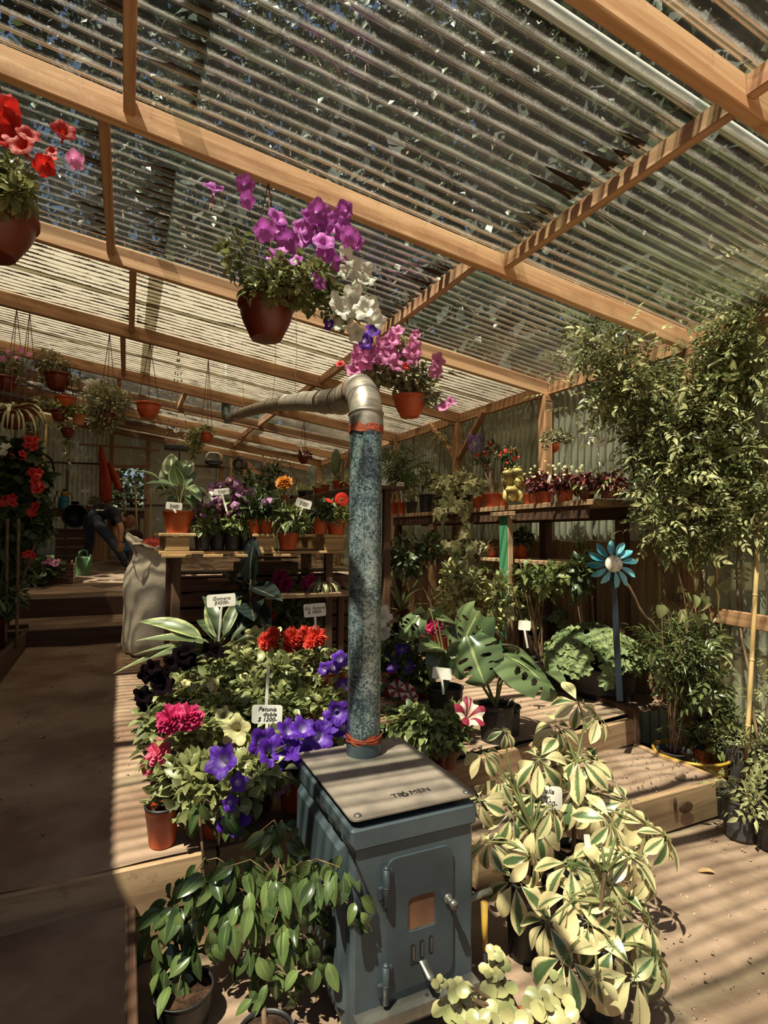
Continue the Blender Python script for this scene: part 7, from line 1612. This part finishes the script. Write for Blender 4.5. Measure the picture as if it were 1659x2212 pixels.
for k in range(22):
    x, y = R.uniform(530, 640), R.uniform(980, 1030); P = [at(x, y, cd-.4)]; 
    for i in range(4): x += R.uniform(-16, 16); y += R.uniform(4, 22); P.append(at(x, y, cd-.4))
    b.tube(P, .006, 4, False)
b.tube([WL[t.name], at(560, 1050, cd-.4), at(580, 1010, cd-.4)], .012, 6); b.obj('stem', MT['bark'], t); leafy(t, 'dark', 'tiny', [(570, 1050, cd-.4, 40, 26, 120, .06), (600, 990, cd-.4, 40, 12, 60, .05)])
# plants along the back-right
for k, (x, y, lab) in enumerate(((545, 1060, 'tall dark plant behind the cinerarias at the back'), (590, 1040, 'second dark plant at the back, below the brace'))):
    q = onp(x, 1170); q = V((on(x, 1100, Y=8.6+.4*k).x, 8.6+.4*k, pz(8.6+.4*k))); t = thing('potted_shrub', lab, 'potted plant', q); pot(t, q, 'nursery', .15, .28, 'black'); dd = dep(q)
    leafy(t, 'dark', 'lan', [(x, y, dd, 30, 40, 160, .14), (x, y+50, dd, 34, 40, 120, .14)]); stems(t, q+V((0, 0, .25)), [at(x+R.gauss(0, 15), y+R.gauss(0, 20), dd) for _ in range(6)], .008, 'bark')

# ================================================================== LEFT SIDE
R.seed(91)
pb_ = thing('planter_box', 'dark wooden planter box along the left side of the aisle', 'planter', (-1.25, 4.7, .4))
bx = on(60, 1440, Z=.45).x
plank((-.78, 2.9, .52), (-.78, 6.0, .52), .03, .26, pb_, 'darkwood', 'side_board'); plank((-2.2, 2.9, .52), (-.78, 2.9, .52), .03, .26, pb_, 'darkwood', 'end_board'); plank((-2.2, 6.0, .55), (-.78, 6.0, .55), .03, .26, pb_, 'darkwood', 'end_board'); plank((-2.2, 2.9, .52), (-2.2, 6.0, .52), .03, .26, pb_, 'darkwood', 'side_board')
b = MB(); b.add([(x, y, .60) for y in (2.91, 5.99) for x in (-2.19, -.79)], [(0, 1, 3, 2)]); b.obj('earth', MT['peat'], pb_)
d = 4.75; base = V((at(30, 1300, d).x-.1, at(30, 1300, d).y, .6)); t = thing('climbing_geranium', 'tall red-flowered climbing geranium rising from the planter at the left', 'climbing plant', base)
xf = []
for x, y, rx, ry, n in ((30, 1080, 60, 60, 330), (20, 1000, 50, 50, 220), (70, 1040, 40, 50, 170), (20, 1160, 50, 50, 240), (80, 1130, 30, 50, 110), (-30, 1060, 50, 90, 250), (60, 980, 30, 30, 80), (30, 1230, 44, 40, 130)): xf += pb(x, y, d, rx, ry, n, .075)
scatter('foliage', t, LM['dark'], T['round'], xf); stems(t, base, [at(x, y, d) for x, y in ((20, 1000), (60, 980), (80, 1040), (30, 1100), (-20, 1000), (90, 1120), (60, 1200))], .01, 'bark')
for x, y, m, n, sz in ((66, 957, 'red', 5, .075), (40, 972, 'mag2', 5, .07), (45, 988, 'red', 4, .06), (72, 1028, 'red', 6, .07), (82, 1052, 'red', 7, .075), (78, 1050, 'red', 4, .07), (35, 1015, 'mag2', 3, .06), (22, 1080, 'red', 4, .065), (68, 1100, 'red', 5, .07), (8, 1082, 'red', 3, .06), (58, 1196, 'red', 3, .055), (12, 965, 'white', 3, .07)):
    for _ in range(n): flower(t, at(x+R.gauss(0, 6), y+R.gauss(0, 6), d-.35+R.uniform(-.08, .08)), sz, 'fun2', {'red': 'red', 'mag2': 'black', 'white': 'white'}[m])
for x, y in ((20, 760), (45, 757), (35, 770), (8, 775), (62, 764)): flower(t, at(x, y, 4.6), .06, 'five', 'pink')
b = MB(); b.tube([at(-40, 790, 4.6), at(0, 765, 4.6), at(40, 757, 4.6)], .004, 5); b.tube([at(0, 765, 4.6), at(62, 764, 4.6)], .003, 5); b.tube([base, at(-50, 1000, 4.7), at(-40, 790, 4.6)], .008, 5); b.obj('stem', MT['stem'], t)
for x in (14, 38): cane(('dark stake at the left edge among the red geraniums', 'second dark stake among the red geraniums')[x > 20], V((at(x, 1340, 4.4).x, at(x, 1340, 4.4).y, .6)), at(x+2, 1120, 4.4), .012, 'bark', False)
t, rim, r, h = hanging('brown hanging pot of pale arching spider plant at the left edge', 28, 890, 4.6, 30, 36, (28, 780), 'terrad'); xf = []
for k in range(60): a = R.uniform(0, 6.28); xf.append(frame(V((cos(a), sin(a), R.uniform(.1, .9))), V((-cos(a)*.6, -sin(a)*.6, 1)), rim, R.uniform(.25, .5)))
scatter('foliage', t, LM['pale'], [leaf('strap', 1, .06, 7, 3, .25, c) for c in (1.2, 1.9, 2.3)], xf)
t = thing('hose_loop', 'loop of dark hose hanging by the grey back wall at the left', 'hose', V((on(100, 1005, Y=10.9).x, 10.9, on(100, 1045, Y=10.9).z))); hd = dep(on(100, 1005, Y=10.9)); b = MB(); b.tube([at(96+20*cos(2*pi*i/24), 1015+31*sin(2*pi*i/24), hd) for i in range(25)], .02, 7); b.obj('hose', MT['black'], t)
b = MB(); b.tube([at(96, 984, hd), at(96, 960, hd+.2)], .012, 5); b.obj('tie', MT['wire'], t)
t = thing('dry_stalk', 'pale curved dry stalk hanging down left of the grey back wall', 'stalk', at(97, 1075, 5.2)); b = MB(); b.tube([at(x, y, 5.2) for x, y in ((100, 915), (99, 950), (94, 985), (89, 1020), (93, 1045), (97, 1075))], [.006, .012, .012, .010, .008, .006], 7); b.obj('stalk', MT['cane'], t)
for lab, x, y, rp, hp, m, lm, l in (('dark pot with a leafy plant at the left edge of the aisle', 8, 1395, 40, 60, 'terrad', 'dark', [(10, 1290, 40, 40, 120, .09)]), ('pot of aloe-like straps in the gloom by the left planter', 50, 1330, 26, 40, 'black', 'grass', [(30, 1290, 30, 20, 30, .12)])):
    o = on(x, y, Z=.61); o = V((min(o.x, -.92), o.y, .61)); d = dep(o); t = thing('potted_plant', lab, 'potted plant', o); pot(t, o, 'pot', rp*.7*d/F, hp*d/F, m); xf = []
    for q in l: xf += pb(q[0], q[1], d, q[2], q[3], q[4], q[5])
    scatter('foliage', t, LM[lm], T['lan'], xf)

# ================================================================== PERSON bending down on the platform
R.seed(95)
ft = onp(277, 1229); D = dep(ft); s = D/F
per = thing('person', 'person in dark T-shirt, jeans and brown cap bending far forward at the back', 'person', ft)
def P(x, y, q=0.): return at(x, y, D+q)
J = dict(pel=P(196, 1118, .05), sp1=P(212, 1108, .04), sp2=P(230, 1105, .02), chest=P(246, 1109, 0), neck=P(258, 1114, 0), hd0=P(265, 1119, 0), hd1=P(277, 1127, 0),
 hipA=P(206, 1124, -.08), knA=P(238, 1164, -.12), anA=P(267, 1207, -.06), heA=P(272, 1222, -.04), toA=P(286, 1226, -.14),
 hipB=P(190, 1124, .14), knB=P(196, 1166, .2), anB=P(188, 1208, .3), heB=P(186, 1222, .32), toB=P(196, 1224, .2),
 shA=P(252, 1114, -.16), elA=P(262, 1142, -.2), wrA=P(259, 1172, -.2), shB=P(250, 1116, .16), elB=P(246, 1146, .2), wrB=P(256, 1172, .12))
names = list(J); E = [('pel', 'sp1'), ('sp1', 'sp2'), ('sp2', 'chest'), ('chest', 'neck'), ('neck', 'hd0'), ('hd0', 'hd1'), ('pel', 'hipA'), ('hipA', 'knA'), ('knA', 'anA'), ('anA', 'heA'), ('heA', 'toA'), ('pel', 'hipB'), ('hipB', 'knB'), ('knB', 'anB'), ('anB', 'heB'), ('heB', 'toB'), ('chest', 'shA'), ('shA', 'elA'), ('elA', 'wrA'), ('chest', 'shB'), ('shB', 'elB'), ('elB', 'wrB')]
RAD = dict(pel=.135, sp1=.135, sp2=.14, chest=.14, neck=.062, hd0=.075, hd1=.075, hipA=.105, knA=.072, anA=.055, heA=.045, toA=.035, hipB=.105, knB=.072, anB=.055, heB=.045, toB=.035, shA=.06, elA=.045, wrA=.03, shB=.06, elB=.045, wrB=.03)
me = bpy.data.meshes.new('body'); me.from_pydata([tuple(J[n]-ft) for n in names], [(names.index(a), names.index(c)) for a, c in E], []); me.update()
bo = bpy.data.objects.new('body', me); COL.objects.link(bo); bo.parent = per; WL[bo.name] = ft.copy()
md = bo.modifiers.new('skin', 'SKIN'); 
for i, n in enumerate(names): me.skin_vertices[0].data[i].radius = (RAD[n], RAD[n]); me.skin_vertices[0].data[i].use_root = (i == 0)
sb_ = bo.modifiers.new('sub', 'SUBSURF'); sb_.levels = 2; sb_.render_levels = 2
dg = bpy.context.evaluated_depsgraph_get(); dg.update(); m2 = bpy.data.meshes.new_from_object(bo.evaluated_get(dg)); bo.modifiers.clear(); bo.data = m2
for m in ('cloth', 'jeans', 'skin'): m2.materials.append(MT[m])
def near(p):
    best = None
    for a, c in E:
        A, B = J[a]-ft, J[c]-ft; u = max(0, min(1, (p-A).dot(B-A)/(B-A).length_squared)); dd = (A+(B-A)*u-p).length-(RAD[a]*(1-u)+RAD[c]*u)*.6
        if best is None or dd < best[0]: best = (dd, a, c, u)
    return best[1:]
for poly in m2.polygons:
    a, c, u = near(poly.center); poly.use_smooth = True
    k = 0
    if c[:2] in ('hi', 'kn', 'an', 'he', 'to') or (a == 'pel' and u < .35): k = 1
    if c[:2] in ('wr',) or (c[:2] == 'el' and u > .6) or c in ('hd0', 'hd1') or (c == 'neck' and u > .6): k = 2
    poly.material_index = k
hc = (J['hd0']+J['hd1'])/2; hx = (J['hd1']-J['hd0']).normalized()          # head axis, crown forward-down
face = (V((0, 0, -1))-hx*hx.dot(V((0, 0, -1)))).normalized(); hs = hx.cross(face); Hm = frame(face, hx, hc+hx*.02)
b = MB(); b.ell((0, 0, 0), (.075, .098, .11), 16, 12, Hm); b.ell((0, .10, -.015), (.014, .02, .02), 8, 6, Hm); b.ell((.078, 0, -.01), (.012, .025, .032), 8, 6, Hm); b.ell((-.078, 0, -.01), (.012, .025, .032), 8, 6, Hm); b.obj('head', MT['skin'], per)
b = MB(); b.ell((.03, .09, .015), (.012, .008, .007), 8, 6, Hm); b.ell((-.03, .09, .015), (.012, .008, .007), 8, 6, Hm); b.ell((0, .088, -.05), (.024, .008, .005), 8, 6, Hm); b.obj('eyes_and_mouth', MT['slot'], per, kind='stuff')
b = MB(); vs = []
b.ell((0, -.005, .035), (.088, .108, .095), 16, 10, Hm); b.ell((0, .11, .045), (.06, .06, .008), 12, 6, Hm); b.obj('cap', MT['cap'], per)
b = MB(); b.ell((0, -.06, -.03), (.07, .045, .06), 12, 8, Hm); b.obj('hair', MT['peat'], per)
for w, sh_ in (('wrA', 'elA'), ('wrB', 'elB')):                              # hands: palm, four fingers and a thumb, reaching down
    wv = J[w]; ax = (J[w]-J[sh_]).normalized(); sd_ = ax.cross(fw).normalized(); b = MB(); hm = frame(ax, fw, wv)
    b.ell((0, .045, 0), (.04, .055, .018), 10, 8, hm)
    for k in range(4):
        x = -.03+.02*k; L = (.07, .08, .075, .06)[k]; b.tube([hm @ V((x, .08, 0)), hm @ V((x*1.1, .08+L*.5, .008)), hm @ V((x*1.15, .08+L*.85, .03))], [.010, .009, .007], 6)
    b.tube([hm @ V((.035, .03, 0)), hm @ V((.06, .06, .012)), hm @ V((.058, .09, .022))], [.012, .011, .008], 6); b.obj('hand', MT['skin'], per)
for a, c in (('heA', 'toA'), ('heB', 'toB')):
    H_, T_ = J[a], J[c]; dv = (T_-H_); dv.z = 0; dv.normalize(); g = H_.copy(); g.z = pz(g.y); mx_ = frame(dv, V((0, 0, 1)), g+dv*.08)
    b = MB(); b.ell((0, 0, .055), (.05, .14, .05), 14, 8, mx_); b.ell((0, -.06, .085), (.046, .06, .05), 12, 8, mx_); b.obj('shoe', MT['grey'], per, 'grey shoe'); b = MB(); b.ell((0, 0, .018), (.054, .148, .018), 14, 6, mx_); b.obj('sole', MT['white'], per, 'white shoe sole')
b = MB(); tm = frame(rt, -fw+up*.9, P(216, 1102, -.16)); b.box((0, 0, 0), (.02, .11, .006), mx=tm); b.obj('shirt_print', MT['white'], per, 'white mark on the shirt')

# ================================================================== LITTLE THINGS ON THE GROUND
R.seed(99)
def dryleaf(lab, x, y, z, s_):
    p = on(x, y, Z=z); t = thing('dry_leaf', lab, 'dry leaf', p); b = MB(); a = R.uniform(0, 6); b.add(*leaf('ovate', s_, s_*.38, 6, 3, .3, .6, .1), mx=frame(V((cos(a), sin(a), .1)), V((0, 0, 1)), p+V((0, 0, .012)))); b.obj('blade', MT['drywood'], t)
dryleaf('curled dry leaf on the bare ground below the wooden step', 1545, 1892, 0.005, .09); dryleaf('dry leaf on the aisle floor nearest the flower display', 318, 1600, .37, .05) if 0 else None
for lab, x, y in (('pale dry leaf on the dark aisle, nearest of three', 88, 1600), ('pale dry leaf on the dark aisle, middle one of three', 62, 1545), ('pale dry leaf on the dark aisle, farthest of three', 141, 1463)): dryleaf(lab, x, y, fz(3.5), .06)
p = on(1470, 1685, Z=.19); t = thing('stone', 'rounded stone on the wooden step', 'stone', p); b = MB(); b.ell(p+V((0, 0, .018)), (.032, .026, .022), 12, 8); b.obj('stone', MT['stone'], t)
xf = []
for k in range(520):
    x, y = R.uniform(1.4, 3.2), R.uniform(.8, 2.0); xf.append(M.Translation((x, y, .006)) @ Euler((R.random(), R.random(), R.random()*6)).to_matrix().to_4x4() @ M.Scale(R.uniform(.0015, .006), 4))
for k in range(300):
    x, y = R.uniform(1.4, 2.9), R.uniform(2.08, 2.6); xf.append(M.Translation((x, y, .195)) @ Euler((R.random(), R.random(), R.random()*6)).to_matrix().to_4x4() @ M.Scale(R.uniform(.0015, .006), 4))
for k in range(500):
    x, y = R.uniform(-.9, 2.9), R.uniform(2.5, 5.5); xf.append(M.Translation((x, y, fz(y)+.008)) @ Euler((R.random(), R.random(), R.random()*6)).to_matrix().to_4x4() @ M.Scale(R.uniform(.0015, .006), 4))
tet = ([(1, 1, 1), (-1, -1, 1), (-1, 1, -1), (1, -1, -1)], [(0, 1, 2), (0, 3, 1), (0, 2, 3), (1, 3, 2)], [(0, 0)]*4)
o = scatter('pebbles', None, MT['stone'], [tet], xf); tag(o, 'scattered pebbles and crumbs of earth on the ground', 'pebbles')
